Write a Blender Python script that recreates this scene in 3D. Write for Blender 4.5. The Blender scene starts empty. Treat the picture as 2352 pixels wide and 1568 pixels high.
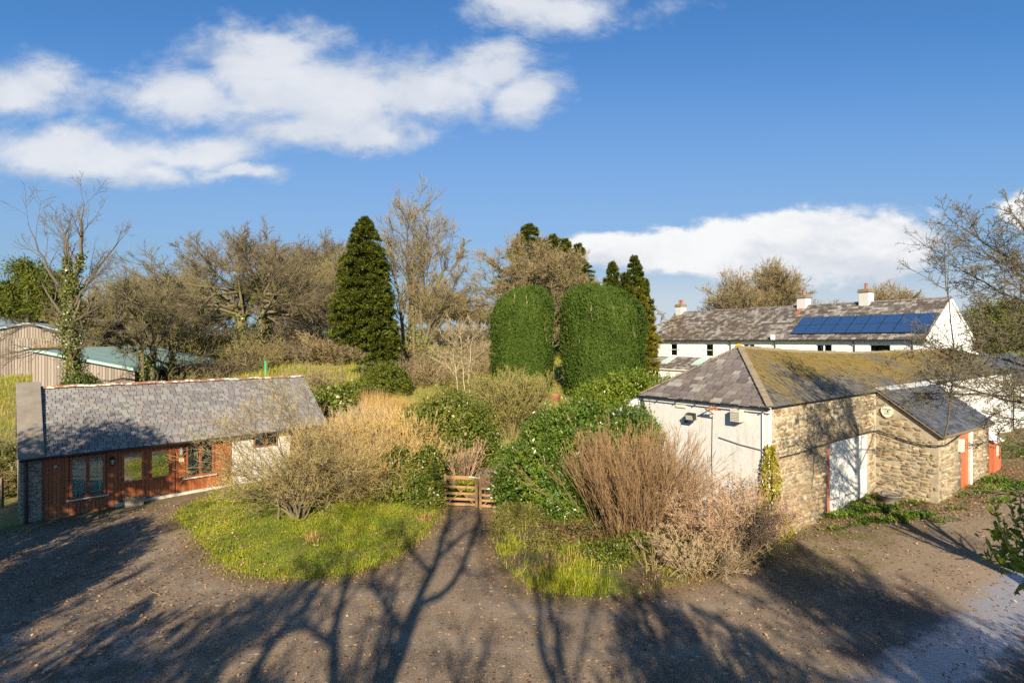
import bpy, math, random
import numpy as np
from mathutils import Vector
from mathutils.geometry import delaunay_2d_cdt
R = math.radians
# ------------------------------------------------------------------ survey of the place
# the eye stands 6.2 m above the yard and looks along +Y, level; survey() turns a bearing read
# off the photograph and a chosen real distance into ground coordinates
F, CX, CY, EYE = 1340.0, 1176.0, 784.0, 6.2
def wx(px, d): return (px - CX) / F * d
def wz(py, d): return EYE - (py - CY) / F * d
SUN_EL, SUN_AZ = 24.0, 0.0        # light travels along +Y, downwards

scene = bpy.context.scene
COL = scene.collection

# ------------------------------------------------------------------ terrain
COT = (np.array([-16.1, 20.0]), R(41.0))      # front left corner of the cottage, turn
BARN = (np.array([7.85, 17.8]), R(34.9))
HOUSE = (np.array([13.6, 56.4]), R(-58.0))
def sstep(a, b, x):
    t = np.clip((x - a) / (b - a), 0, 1); return t * t * (3 - 2 * t)
def local(frame, x, y):
    o, a = frame; dx, dy = x - o[0], y - o[1]
    return dx * math.cos(a) + dy * math.sin(a), -dx * math.sin(a) + dy * math.cos(a)
def rectdist(lx, ly, x0, x1, y0, y1):
    dx = np.maximum(np.maximum(x0 - lx, lx - x1), 0); dy = np.maximum(np.maximum(y0 - ly, ly - y1), 0)
    return np.hypot(dx, dy)
def prof(y, ys, zs):
    return sum(np.interp(y + o, ys, zs) for o in (-2, -1, 0, 1, 2)) / 5
def hgt(x, y):
    x = np.asarray(x, float); y = np.asarray(y, float)
    c = prof(y, [-80, 22, 27, 36, 46, 70, 110, 300, 900], [0, 0, .9, 3.2, 4.0, 5.6, 7.4, 8.6, 9])
    l = prof(y, [-80, 21, 32, 58, 110, 300, 900], [0, 0, .95, 2.9, 7.2, 9, 9.5])
    r = prof(y, [-80, 15, 21, 25, 40, 60, 110, 300, 900], [0, 0, .45, .8, 1.1, 1.6, 4.2, 7.6, 8.5])
    q = x / np.maximum(y, 18.0)
    wl = sstep(-.42, -.62, q); wr = sstep(.14, .36, q)
    h = l * wl + r * wr + c * (1 - wl - wr)
    h = h + 0.10 * np.sin(x * .23 + 1) * np.sin(y * .19) * sstep(24, 40, y)
    lx, ly = local(COT, x, y)
    d = rectdist(lx, ly, -1.2, 10.6, -3.5, 6.2); w = sstep(3.0, 0, d)
    h = h * (1 - w) + w * (0.05 + 0.035 * np.clip(lx, 0, 11))
    lx, ly = local(BARN, x, y)
    d = rectdist(lx, ly, 0, 24, -6, 5.6); w = sstep(3.5, 0, d)
    h = h * (1 - w) + w * (0.085 * np.clip(lx, 0, 20))
    lx, ly = local(HOUSE, x, y)
    d = rectdist(lx, ly, -2, 26, -3, 8); w = sstep(6, 0, d)
    h = h * (1 - w) + w * 1.4
    return h
def hz(x, y): return float(hgt(np.array([x]), np.array([y]))[0])

# ------------------------------------------------------------------ objects
def props(o, label=None, cat=None, group=None, kind=None):
    if label: o['label'] = label
    if cat: o['category'] = cat
    if group: o['group'] = group
    if kind: o['kind'] = kind
    return o
def link(name, me, parent=None, loc=None, rz=0):
    o = bpy.data.objects.new(name, me); COL.objects.link(o)
    if parent is not None: o.parent = parent
    if loc is not None: o.location = loc
    if rz: o.rotation_euler = (0, 0, rz)
    return o
def thing(name, label, cat, loc=(0, 0, 0), rz=0, group=None):
    return props(link(name, None, None, loc, rz), label, cat, group)
def npmesh(name, V, Q, mats, midx=None, smooth=False, T=None):
    me = bpy.data.meshes.new(name)
    V = np.ascontiguousarray(V, np.float32).reshape(-1, 3)
    Q = np.zeros((0, 4), np.int32) if Q is None else np.asarray(Q, np.int32).reshape(-1, 4)
    T = np.zeros((0, 3), np.int32) if T is None else np.asarray(T, np.int32).reshape(-1, 3)
    me.vertices.add(len(V)); me.vertices.foreach_set('co', V.ravel())
    nl = Q.size + T.size
    me.loops.add(nl); me.loops.foreach_set('vertex_index', np.concatenate([Q.ravel(), T.ravel()]))
    me.polygons.add(len(Q) + len(T))
    st = np.concatenate([np.arange(len(Q)) * 4, Q.size + np.arange(len(T)) * 3]).astype(np.int32)
    me.polygons.foreach_set('loop_start', st)
    if midx is not None: me.polygons.foreach_set('material_index', np.asarray(midx, np.int32))
    if smooth: me.polygons.foreach_set('use_smooth', np.ones(len(Q) + len(T), bool))
    for m in (mats if isinstance(mats, (list, tuple)) else [mats]): me.materials.append(m)
    me.update(calc_edges=True)
    return me

class MB:
    """collects faces of any size for ONE mesh"""
    def __init__(s): s.v = []; s.f = []; s.m = []
    def add(s, pts, faces, m=0):
        b = len(s.v); s.v += [tuple(p) for p in pts]
        for f in faces: s.f.append([b + i for i in f]); s.m.append(m)
        return s
    def box(s, x0, x1, y0, y1, z0, z1, m=0):
        return s.add([(x0,y0,z0),(x1,y0,z0),(x1,y1,z0),(x0,y1,z0),(x0,y0,z1),(x1,y0,z1),(x1,y1,z1),(x0,y1,z1)],
              [(0,3,2,1),(4,5,6,7),(0,1,5,4),(1,2,6,5),(2,3,7,6),(3,0,4,7)], m)
    def hexa(s, p, m=0):   # eight corners, bottom four then top four
        return s.add(p, [(0,3,2,1),(4,5,6,7),(0,1,5,4),(1,2,6,5),(2,3,7,6),(3,0,4,7)], m)
    def prism(s, poly, e, m=0):
        n = len(poly); e = Vector(e); a = [Vector(p) for p in poly]
        return s.add(a + [p + e for p in a], [tuple(range(n))[::-1], tuple(range(n, 2 * n))] +
              [(i, (i + 1) % n, n + (i + 1) % n, n + i) for i in range(n)], m)
    def bar(s, a, b, w, h, m=0, up=(0, 0, 1)):
        a, b = Vector(a), Vector(b); d = (b - a).normalized(); x = d.cross(Vector(up)).normalized(); y = x.cross(d).normalized()
        c = [(-w/2,-h/2),(w/2,-h/2),(w/2,h/2),(-w/2,h/2)]
        P = [a + x*i + y*j for i, j in c] + [b + x*i + y*j for i, j in c]
        return s.add(P, [(0,3,2,1),(4,5,6,7),(0,1,5,4),(1,2,6,5),(2,3,7,6),(3,0,4,7)], m)
    def tube(s, pts, r, n=8, m=0, cap=True):
        pts = [Vector(p) for p in pts]; rr = r if isinstance(r, (list, tuple)) else [r] * len(pts); P = []
        for i, p in enumerate(pts):
            t = (pts[min(i+1, len(pts)-1)] - pts[max(i-1, 0)]).normalized()
            ref = Vector((0, 0, 1)) if abs(t.z) < .9 else Vector((1, 0, 0))
            u = t.cross(ref).normalized(); w = t.cross(u)
            P += [p + (u * math.cos(2*math.pi*k/n) + w * math.sin(2*math.pi*k/n)) * rr[i] for k in range(n)]
        fs = [(i*n+k, i*n+(k+1) % n, (i+1)*n+(k+1) % n, (i+1)*n+k) for i in range(len(pts)-1) for k in range(n)]
        if cap: fs += [tuple(range(n))[::-1], tuple(range((len(pts)-1)*n, len(pts)*n))]
        return s.add(P, fs, m)
    def lathe(s, prof_, c=(0, 0, 0), n=20, m=0):
        P = [(c[0] + r*math.cos(2*math.pi*k/n), c[1] + r*math.sin(2*math.pi*k/n), c[2] + z) for r, z in prof_ for k in range(n)]
        fs = [(i*n+k, i*n+(k+1) % n, (i+1)*n+(k+1) % n, (i+1)*n+k) for i in range(len(prof_)-1) for k in range(n)]
        fs += [tuple(range(n))[::-1], tuple(range((len(prof_)-1)*n, len(prof_)*n))]
        return s.add(P, fs, m)
    def build(s, name, mats, parent=None, bevel=0, smooth=False, loc=None):
        me = bpy.data.meshes.new(name); me.from_pydata(s.v, [], s.f)
        for m in (mats if isinstance(mats, (list, tuple)) else [mats]): me.materials.append(m)
        me.polygons.foreach_set('material_index', s.m)
        if smooth: me.polygons.foreach_set('use_smooth', [True] * len(s.f))
        me.update()
        o = link(name, me, parent, loc)
        if bevel:
            b = o.modifiers.new('bevel', 'BEVEL'); b.width = bevel; b.segments = 1; b.limit_method = 'ANGLE'
        return o

# ------------------------------------------------------------------ materials
class NT:
    def __init__(s, tree): s.t = tree; s.n = tree.nodes; s.l = tree.links
    def node(s, typ, ins=None, **kw):
        n = s.n.new(typ)
        for k, v in kw.items(): setattr(n, k, v)
        for k, v in (ins or {}).items(): s.put(n.inputs[k], v)
        return n
    def put(s, sock, v):
        if isinstance(v, bpy.types.NodeSocket): s.l.new(v, sock)
        elif isinstance(v, bpy.types.Node): s.l.new(v.outputs[0], sock)
        else:
            if sock.type == 'RGBA' and len(v) == 3: v = (*v, 1)
            sock.default_value = v
    def math(s, op, a, b=0.0, c=None):
        n = s.n.new('ShaderNodeMath'); n.operation = op; s.put(n.inputs[0], a); s.put(n.inputs[1], b)
        if c is not None: s.put(n.inputs[2], c)
        return n.outputs[0]
    def mix(s, f, a, b, mode='MIX'):
        n = s.n.new('ShaderNodeMix'); n.data_type = 'RGBA'; n.blend_type = mode
        s.put(n.inputs[0], f); s.put(n.inputs[6], a); s.put(n.inputs[7], b); return n.outputs[2]
    def ramp(s, f, stops, interp='LINEAR'):
        n = s.n.new('ShaderNodeValToRGB'); n.color_ramp.interpolation = interp
        e = n.color_ramp.elements
        while len(e) < len(stops): e.new(.5)
        for i, (p, c) in enumerate(stops):
            e[i].position = p; e[i].color = (*c, 1) if len(c) == 3 else c
        s.put(n.inputs[0], f); return n.outputs[0]
    def step(s, f, a, b):
        n = s.n.new('ShaderNodeMapRange'); n.interpolation_type = 'SMOOTHSTEP'
        s.put(n.inputs[0], f); s.put(n.inputs[1], a); s.put(n.inputs[2], b); return n.outputs[0]
    def noise(s, scale, detail=4, rough=.55, vec=None, dist=0, out=0):
        n = s.node('ShaderNodeTexNoise', {'Scale': scale, 'Detail': detail, 'Roughness': rough, 'Distortion': dist})
        if vec is not None: s.put(n.inputs['Vector'], vec)
        return n.outputs[out]
    def coords(s, which='Object'): return s.n.new('ShaderNodeTexCoord').outputs[which]
    def scale(s, vec, sc):
        n = s.n.new('ShaderNodeMapping'); s.put(n.inputs[0], vec); n.inputs['Scale'].default_value = sc; return n.outputs[0]
    def bump(s, h, strength, dist=.02, normal=None):
        n = s.node('ShaderNodeBump', {'Height': h, 'Strength': strength, 'Distance': dist})
        if normal is not None: s.put(n.inputs['Normal'], normal)
        return n.outputs[0]
    def island(s): return s.n.new('ShaderNodeNewGeometry').outputs['Random Per Island']
def mat(name):
    m = bpy.data.materials.new(name); m.use_nodes = True; t = NT(m.node_tree); t.n.clear()
    out = t.n.new('ShaderNodeOutputMaterial'); return m, t, out
def pbsdf(t, out, col, rough=.8, normal=None, **kw):
    n = t.n.new('ShaderNodeBsdfPrincipled'); t.put(n.inputs['Base Color'], col); t.put(n.inputs['Roughness'], rough)
    if normal is not None: t.put(n.inputs['Normal'], normal)
    for k, v in kw.items(): t.put(n.inputs[k], v)
    t.l.new(n.outputs[0], out.inputs[0]); return n
def plain(name, col, rough=.7, var=.25, scale=6, bump=.15, **kw):
    m, t, o = mat(name); co = t.coords()
    n = t.noise(scale, 5, .6, co)
    c = t.mix(n, tuple(x * (1 - var) for x in col), tuple(min(1, x * (1 + var)) for x in col))
    pbsdf(t, o, c, rough, t.bump(t.noise(scale * 6, 3, .6, co), bump, .01), **kw); return m
def leafmat(name, cols, rough=.45, trans=.3, spec=.5, clump=.8, cs=1.3):
    m, t, o = mat(name); co = t.coords()
    k = len(cols)
    a = t.math('ADD', t.math('MULTIPLY', t.island(), 1 - clump * .5), t.math('MULTIPLY', t.math('SUBTRACT', t.noise(cs, 2, .5, co), .25), clump))
    c = t.ramp(a, [(i / max(1, k - 1), cl) for i, cl in enumerate(cols)])
    p = t.n.new('ShaderNodeBsdfPrincipled'); t.put(p.inputs['Base Color'], c); p.inputs['Roughness'].default_value = rough
    p.inputs['Specular IOR Level'].default_value = spec
    tr = t.n.new('ShaderNodeBsdfTranslucent'); t.put(tr.inputs[0], c)
    mx = t.n.new('ShaderNodeMixShader'); mx.inputs[0].default_value = trans
    t.l.new(p.outputs[0], mx.inputs[1]); t.l.new(tr.outputs[0], mx.inputs[2]); t.l.new(mx.outputs[0], o.inputs[0])
    return m
def barkmat(name, cols, rough=.85, moss=None):
    m, t, o = mat(name); co = t.coords()
    a = t.math('ADD', t.math('MULTIPLY', t.island(), .6), t.math('MULTIPLY', t.noise(1.7, 4, .6, co), .4))
    c = t.ramp(a, [(i / (len(cols) - 1), cl) for i, cl in enumerate(cols)])
    if moss: c = t.mix(t.step(t.noise(.9, 4, .6, co), .47, .6), c, moss)
    pbsdf(t, o, c, rough, t.bump(t.noise(30, 3, .6, co), .4, .01)); return m

M = {}
M['leaf_laurel'] = leafmat('laurel leaf', [(.035,.075,.010),(.065,.12,.014),(.11,.165,.02),(.26,.27,.035)], .33, .2, .5)
M['leaf_yew'] = leafmat('yew needles', [(.03,.058,.006),(.05,.085,.008),(.08,.118,.012)], .75, .15, .25, 1.0, .7)
M['leaf_conifer'] = leafmat('conifer sprays', [(.055,.075,.010),(.10,.12,.013),(.18,.185,.022)], .75, .3, .25)
M['leaf_golden'] = leafmat('golden conifer sprays', [(.08,.10,.013),(.18,.165,.018),(.32,.215,.022)], .7, .25, .25)
M['leaf_dark'] = leafmat('dark evergreen leaf', [(.04,.058,.01),(.065,.09,.012),(.13,.15,.025)], .42, .2)
M['leaf_camellia'] = leafmat('shrub leaf', [(.045,.075,.01),(.09,.125,.014),(.18,.2,.025),(.22,.13,.035)], .38, .25)
M['leaf_dome'] = leafmat('yellow green leaf', [(.08,.13,.012),(.15,.2,.016),(.25,.27,.025)], .35, .28)
M['leaf_ivy'] = leafmat('ivy leaf', [(.04,.07,.01),(.075,.105,.014),(.15,.16,.025),(.26,.2,.03)], .36, .2)
M['leaf_ivy_sunlit'] = leafmat('sunlit ivy leaf', [(.14,.15,.015),(.28,.24,.022),(.36,.27,.03)], .4, .3)  # brighter copy of the ivy leaf, sunlight put into its colours
M['leaf_heath'] = leafmat('heath leaf', [(.13,.10,.035),(.17,.16,.03),(.25,.23,.04)], .6, .25)
M['leaf_rust'] = leafmat('rusty leaf', [(.07,.045,.02),(.16,.075,.03),(.07,.085,.016),(.11,.12,.02)], .6, .2)
M['grass'] = leafmat('grass blades', [(.07,.12,.010),(.2,.26,.013),(.42,.43,.022),(.58,.46,.11)], .55, .4, .3, 1.3, .55)
M['grass_rough'] = leafmat('rough grass', [(.19,.2,.02),(.34,.3,.04),(.48,.36,.1)], .6, .35, .3, 1.0, .35)
M['reed'] = leafmat('dry stems', [(.32,.19,.06),(.50,.33,.11),(.62,.44,.18)], .7, .2, .3, .6, .8)
M['weed'] = leafmat('weeds', [(.05,.11,.015),(.12,.2,.02),(.25,.26,.03)], .5, .35)
M['litter'] = leafmat('dead leaves', [(.10,.055,.03),(.24,.12,.05),(.42,.25,.12),(.5,.36,.2)], .7, .1, .3, .3)
M['bark'] = barkmat('lichen bark', [(.06,.045,.03),(.12,.092,.055),(.19,.155,.09)], moss=(.12,.105,.025))
M['bark_dark'] = barkmat('dark bark', [(.05,.038,.026),(.10,.078,.048),(.16,.125,.07)])
M['twig_tan'] = barkmat('tan twigs', [(.14,.10,.045),(.24,.175,.08),(.36,.28,.14)])
M['twig_olive'] = barkmat('olive twigs', [(.12,.10,.035),(.20,.17,.055),(.31,.265,.10)])
M['twig_brown'] = barkmat('brown twigs', [(.085,.065,.04),(.15,.115,.065),(.24,.19,.11)])
M['twig_tangle'] = barkmat('ochre twigs', [(.25,.17,.055),(.42,.31,.115),(.55,.45,.22)])
M['twig_gold'] = barkmat('golden stems', [(.32,.20,.06),(.50,.34,.115),(.62,.47,.2)])
M['twig_straw'] = barkmat('straw brown stems', [(.22,.15,.08),(.36,.26,.145),(.48,.37,.22)])
M['twig_red'] = barkmat('red brown stems', [(.13,.07,.032),(.23,.135,.06),(.36,.24,.12)])
M['twig_pink'] = barkmat('pinkish dead stems', [(.25,.15,.085),(.40,.255,.15),(.52,.37,.23)])
M['twig_grey'] = barkmat('grey twigs', [(.075,.062,.042),(.14,.115,.075),(.22,.185,.12)])
M['bark_pale'] = barkmat('pale bark', [(.24,.19,.11),(.34,.28,.17),(.44,.38,.25)])

def slatemat(name, cols, rough=.45, moss=None, moss_amt=(.5, .62), pale=None, rise=None):
    m, t, o = mat(name); co = t.coords()
    c = t.ramp(t.math('ADD', t.math('MULTIPLY', t.island(), .85), t.math('MULTIPLY', t.noise(.5, 2, .5, co), .15)), [(i / (len(cols) - 1), cl) for i, cl in enumerate(cols)])
    c = t.mix(t.math('MULTIPLY', t.noise(9, 5, .7, co), .6), c, (.5, .5, .5), 'OVERLAY')
    if pale: c = t.mix(t.math('MULTIPLY', t.step(t.math('ADD', t.math('MULTIPLY', t.island(), .22), t.math('MULTIPLY', t.noise(5, 6, .8, t.scale(co, (1, 1.6, 1.6))), .78)), .47, .60), .6), c, pale)
    if moss:
        n = t.math('ADD', t.math('MULTIPLY', t.noise(.45, 3, .5, co), .4), t.math('MULTIPLY', t.noise(7, 7, .8, co), .6))
        if rise: n = t.math('ADD', n, t.math('MULTIPLY', t.math('SUBTRACT', t.node('ShaderNodeSeparateXYZ', {0: co}).outputs[2], rise), .09))
        c = t.mix(t.step(n, *moss_amt), c, moss)
    pbsdf(t, o, c, rough, t.bump(t.noise(25, 4, .6, co), .5, .01)); return m
M['slate_cottage'] = slatemat('cottage slate', [(.09,.085,.085),(.155,.15,.148),(.205,.2,.188),(.165,.142,.132),(.125,.112,.115),(.25,.25,.23)], .5, (.13,.105,.05), (.56, .66))
M['slate_barn'] = slatemat('barn slate', [(.035,.034,.036),(.06,.058,.06),(.095,.09,.088),(.048,.045,.046)], .62, (.15,.104,.02), (.40, .55), rise=5.1)
M['slate_barn_end'] = slatemat('barn hip slate', [(.09,.072,.066),(.135,.108,.096),(.175,.148,.128),(.125,.10,.108),(.27,.255,.22),(.105,.085,.072),(.15,.12,.10)], .55, (.15,.10,.04), (.54, .64))
M['slate_lean'] = slatemat('lean to slate', [(.035,.037,.045),(.06,.062,.072),(.09,.094,.105)], .5, (.13,.10,.02), (.53, .64))
M['slate_house'] = slatemat('house slate', [(.07,.055,.048),(.115,.095,.082),(.16,.135,.115)], .6, (.085,.062,.03), (.50, .60), pale=(.42,.39,.36))
def stonemat(name, cols, mortar, sc=3.4, lichen=None):
    m, t, o = mat(name); co = t.coords()
    nz = t.node('ShaderNodeVectorMath', {0: t.noise(4, 4, .6, co, out=1), 1: (.5, .5, .5)}, operation='SUBTRACT'); sc_ = t.node('ShaderNodeVectorMath', {0: nz.outputs[0]}, operation='SCALE'); sc_.inputs['Scale'].default_value = .16
    v = t.scale(t.node('ShaderNodeVectorMath', {0: co, 1: sc_.outputs[0]}, operation='ADD').outputs[0], (1, 1, 1.7))
    def layer(s_):
        ve = t.node('ShaderNodeTexVoronoi', {'Vector': v, 'Scale': s_}, feature='DISTANCE_TO_EDGE'); vc = t.node('ShaderNodeTexVoronoi', {'Vector': v, 'Scale': s_})
        return ve.outputs[0], t.node('ShaderNodeSeparateColor', {0: vc.outputs['Color']})
    e1, c1 = layer(sc); e2, c2 = layer(sc * 1.6)
    pick = t.step(t.noise(.9, 3, .5, co), .46, .54)
    rnd = t.math('ADD', t.math('MULTIPLY', c1.outputs[0], t.math('SUBTRACT', 1.0, pick)), t.math('MULTIPLY', c2.outputs[0], pick))
    c = t.ramp(rnd, [(i / (len(cols) - 1), cl) for i, cl in enumerate(cols)])
    c = t.mix(.95, c, t.ramp(t.noise(8, 6, .78, co), [(.3, (.12, .12, .12)), (.7, (.85, .85, .85))]), 'OVERLAY')
    e = t.math('ADD', t.math('MULTIPLY', t.step(e1, .0, .085), t.math('SUBTRACT', 1.0, pick)), t.math('MULTIPLY', t.step(t.math('MULTIPLY', e2, 1.3), .0, .085), pick))
    mo = t.mix(t.noise(13, 5, .75, co), tuple(x * .35 for x in mortar), tuple(min(1, x * 1.3) for x in mortar))
    c = t.mix(t.math('MAXIMUM', e, t.step(t.noise(2.4, 5, .7, co), .48, .40)), mo, c)
    if lichen: c = t.mix(t.math('MULTIPLY', t.step(t.noise(1.4, 6, .75, co), .53, .68), .75), c, lichen)
    hh = t.math('ADD', e, t.math('MULTIPLY', t.noise(11, 6, .7, co), .9))
    pbsdf(t, o, c, .95, t.bump(hh, 1.0, .05)); return m
M['stone_barn'] = stonemat('barn rubble', [(.17,.12,.065),(.38,.28,.165),(.28,.175,.09),(.5,.41,.27),(.23,.19,.13),(.4,.25,.12)], (.54,.44,.28), 2.7, (.42,.31,.09))
M['mortar'] = plain('old lime mortar', (.31, .262, .18), .95, .55, 4, 1.0)
def lumpmat():
    m, t, o = mat('rubble stone'); co = t.coords()
    c = t.ramp(t.math('ADD', t.math('MULTIPLY', t.island(), .8), t.math('MULTIPLY', t.noise(6, 4, .7, co), .2)), [(0, (.11,.075,.042)), (.2, (.30,.225,.13)), (.4, (.19,.122,.065)), (.6, (.40,.32,.205)), (.8, (.15,.125,.09)), (1, (.33,.22,.115))])
    c = t.mix(.9, c, t.ramp(t.noise(13, 6, .78, co), [(.3, (.15, .15, .15)), (.7, (.82, .82, .82))]), 'OVERLAY')
    c = t.mix(t.math('MULTIPLY', t.step(t.noise(2.0, 6, .75, co), .56, .70), .7), c, (.42,.32,.10)); c = t.mix(t.math('MULTIPLY', t.step(t.noise(5.0, 5, .75, co), .62, .70), .7), c, (.5,.47,.38))
    pbsdf(t, o, c, .95, t.bump(t.noise(22, 6, .7, co), .8, .03)); return m
M['rubble'] = lumpmat()
M['stone_pier'] = stonemat('pier rubble', [(.2,.17,.13),(.33,.29,.23),(.26,.2,.15)], (.42,.40,.35), 3.4)
def whitemat(name, base=.72, dirt=.35, sc=1.0):
    m, t, o = mat(name); co = t.coords()
    st = t.scale(co, (1.4, 1.4, .22))
    a = t.step(t.noise(2.2 * sc, 6, .7, st), .53, .75)
    b = t.step(t.noise(7 * sc, 5, .7, co), .5, .72)
    f = t.math('MULTIPLY', t.math('ADD', t.math('MULTIPLY', a, .6), t.math('MULTIPLY', b, .35)), dirt)
    c = t.mix(f, (base, base * .975, base * .92), (.34, .29, .2))
    pbsdf(t, o, c, .85, t.bump(t.math('ADD', t.noise(60, 3, .6, co), t.noise(9, 3, .5, co)), .5, .012)); return m
M['render_white'] = whitemat('white render', .54, 1.0)
M['render_house'] = whitemat('house white render', .72, .15)
M['render_stone'] = whitemat('whitewashed rubble', .5, .9, 2.2)
M['white_paint'] = plain('white paint', (.74, .73, .70), .5, .06, 3, .05)
M['white_door'] = whitemat('white painted boards', .52, .7, 1.5)
M['black_iron'] = plain('black gutter', (.02, .02, .022), .4, .2)
M['concrete'] = plain('weathered concrete coping', (.18, .155, .125), .85, .45, 2.5, .5)
M['plinth'] = plain('pale plinth', (.46, .43, .37), .85, .35, 3, .4)
M['ridge_tile'] = None
def ridgemat():
    m, t, o = mat('clay ridge tile'); co = t.coords()
    n = t.step(t.noise(3.0, 5, .7, co), .46, .54)
    c = t.mix(n, (.25, .11, .065), (.56, .51, .43)); c = t.mix(t.math('MULTIPLY', t.island(), .3), c, (.25, .12, .06))
    pbsdf(t, o, c, .8, t.bump(t.noise(20, 4, .6, co), .5, .01)); return m
M['ridge_tile'] = ridgemat()
M['ridge_stone'] = plain('mortared hip', (.19, .15, .095), .9, .5, 5, .8)
def boardmat(name, a, b, wear, rough=.45):
    m, t, o = mat(name); co = t.coords(); g = t.scale(co, (12, 12, .7))
    c = t.mix(t.math('ADD', t.math('MULTIPLY', t.island(), .6), t.math('MULTIPLY', t.noise(2.5, 5, .6, g), .5)), a, b)
    sep = t.node('ShaderNodeSeparateXYZ', {0: co})
    low = t.math('MULTIPLY', t.step(sep.outputs[2], .95, .05), t.step(t.noise(3.5, 5, .7, g), .48, .66))
    c = t.mix(t.math('MULTIPLY', low, .6), c, wear)
    pbsdf(t, o, c, rough, t.bump(t.noise(4, 4, .6, g), .35, .006)); return m
M['board_red'] = boardmat('varnished boards', (.13, .034, .013), (.36, .10, .03), (.5, .33, .2))
M['frame_red'] = boardmat('stained window frame', (.13, .035, .018), (.26, .07, .03), (.3, .15, .09))
M['fascia_red'] = boardmat('stained fascia', (.26, .075, .025), (.40, .13, .04), (.4, .2, .1))
M['door_red'] = boardmat('red painted door', (.36, .075, .03), (.45, .12, .05), (.5, .3, .2))
M['shed_board'] = boardmat('weathered shed boards', (.13, .10, .082), (.28, .23, .19), (.3, .26, .21), .9)
M['shed_board_new'] = boardmat('brown shed boards', (.22, .13, .07), (.38, .24, .14), (.4, .3, .2), .85)
M['gate_wood'] = boardmat('gate timber', (.13, .068, .028), (.29, .165, .065), (.36, .25, .13), .75)
M['post_wood'] = plain('fence timber', (.15, .11, .07), .9, .4, 5, .5)
M['sheet_green'] = plain('green roofing sheet', (.24, .36, .33), .45, .25, .8, .05)
M['sheet_blue'] = plain('blue grey roofing sheet', (.24, .3, .36), .45, .2, .8, .05)
M['sheet_pale'] = plain('pale roofing sheet', (.5, .44, .4), .6, .2, .8, .05)
M['lead'] = plain('lead flashing', (.42, .42, .41), .55, .3, 4, .3)
M['brick'] = plain('old brick', (.3, .11, .06), .9, .4, 9, .6)
M['terracotta'] = plain('terracotta', (.27, .10, .055), .8, .25, 5, .2)
M['dark_inside'] = plain('dark room', (.03, .028, .026), .9, .2)
M['room_wall'] = plain('room wall', (.14, .13, .12), .9, .1)
M['curtain'] = plain('pale curtain', (.36, .58, .52), .9, .08, 3, .1)
M['soil'] = plain('dry soil', (.12, .085, .05), .95, .5, 14, .9)
M['stone_trough'] = plain('cast stone', (.19, .165, .135), .85, .3, 7, .4)
M['cable'] = plain('black cable', (.03, .035, .03), .5, .1)
M['sign_white'] = plain('white sign', (.72, .74, .66), .5, .08)
M['sign_cream'] = plain('cream plaque', (.55, .54, .4), .6, .15)
M['sign_ink'] = plain('dark blue lettering', (.02, .02, .09), .6, .1)
M['metal_grey'] = plain('grey metal', (.4, .39, .36), .4, .15, Metallic=.6)
M['rust'] = plain('rusty iron', (.3, .13, .05), .9, .4)
M['box_beige'] = plain('beige housing', (.48, .43, .33), .6, .15)
M['yellow'] = plain('yellow alarm box', (.75, .42, .02), .5, .1)
M['guard_green'] = plain('green tree guard', (.03, .3, .13), .5, .15)
M['lamp_glass'] = plain('frosted lamp glass', (.5, .47, .38), .2, .1)
def glassmat(name, fac=.3, tint=(.9, .95, .93), rough=.01):
    m, t, o = mat(name)
    tr = t.node('ShaderNodeBsdfTransparent', {0: tint}); gl = t.node('ShaderNodeBsdfGlossy', {'Color': (.9, .95, .95), 'Roughness': rough})
    fr = t.node('ShaderNodeFresnel', {'IOR': 1.5}); f = t.math('ADD', fr.outputs[0], fac)
    mx = t.node('ShaderNodeMixShader', {0: f}); t.l.new(tr.outputs[0], mx.inputs[1]); t.l.new(gl.outputs[0], mx.inputs[2])
    t.l.new(mx.outputs[0], o.inputs[0]); return m
M['glass'] = glassmat('window glass', .05)
M['glass_door'] = glassmat('door glass', .5)
M['skylight'] = plain('skylight glass', (.35, .5, .47), .15, .1)
def panelmat():
    m, t, o = mat('solar cells'); co = t.coords()
    b = t.node('ShaderNodeTexBrick', {'Vector': co, 'Color1': (.018,.05,.135), 'Color2': (.022,.058,.155), 'Mortar': (.05,.10,.21), 'Scale': 1, 'Mortar Size': .005, 'Brick Width': .16, 'Row Height': .16}, offset=0)
    pbsdf(t, o, b.outputs[0], .25); return m
M['solar'] = panelmat()
# ------------------------------------------------------------------ plant shapes
def nrm(v): return v / np.maximum(np.linalg.norm(v, axis=-1, keepdims=True), 1e-9)
def tubes(P, Rr, sides=3):
    """P (n,k,3) points, Rr (n,k) radii -> verts, quads"""
    n, k, _ = P.shape
    T = np.empty_like(P); T[:, 1:-1] = P[:, 2:] - P[:, :-2]; T[:, 0] = P[:, 1] - P[:, 0]; T[:, -1] = P[:, -1] - P[:, -2]
    T = nrm(T); t0 = nrm(P[:, -1] - P[:, 0])
    ref = np.where(np.abs(t0[:, 2:3]) < .8, np.array([[0, 0, 1.]]), np.array([[1., 0, 0]]))[:, None, :]
    U = nrm(np.cross(T, ref)); W = np.cross(T, U)
    a = np.arange(sides) * 2 * math.pi / sides
    V = P[:, :, None, :] + Rr[:, :, None, None] * (np.cos(a)[None, None, :, None] * U[:, :, None, :] + np.sin(a)[None, None, :, None] * W[:, :, None, :])
    idx = np.arange(n * k * sides).reshape(n, k, sides); j = np.roll(np.arange(sides), -1)
    Q = np.stack([idx[:, :-1], idx[:, :-1][:, :, j], idx[:, 1:][:, :, j], idx[:, 1:]], -1).reshape(-1, 4)
    return V.reshape(-1, 3), Q
def merge(parts):
    V, Q, b = [], [], 0
    for v, q in parts: V.append(v); Q.append(q + b); b += len(v)
    return np.concatenate(V), np.concatenate(Q)
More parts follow.
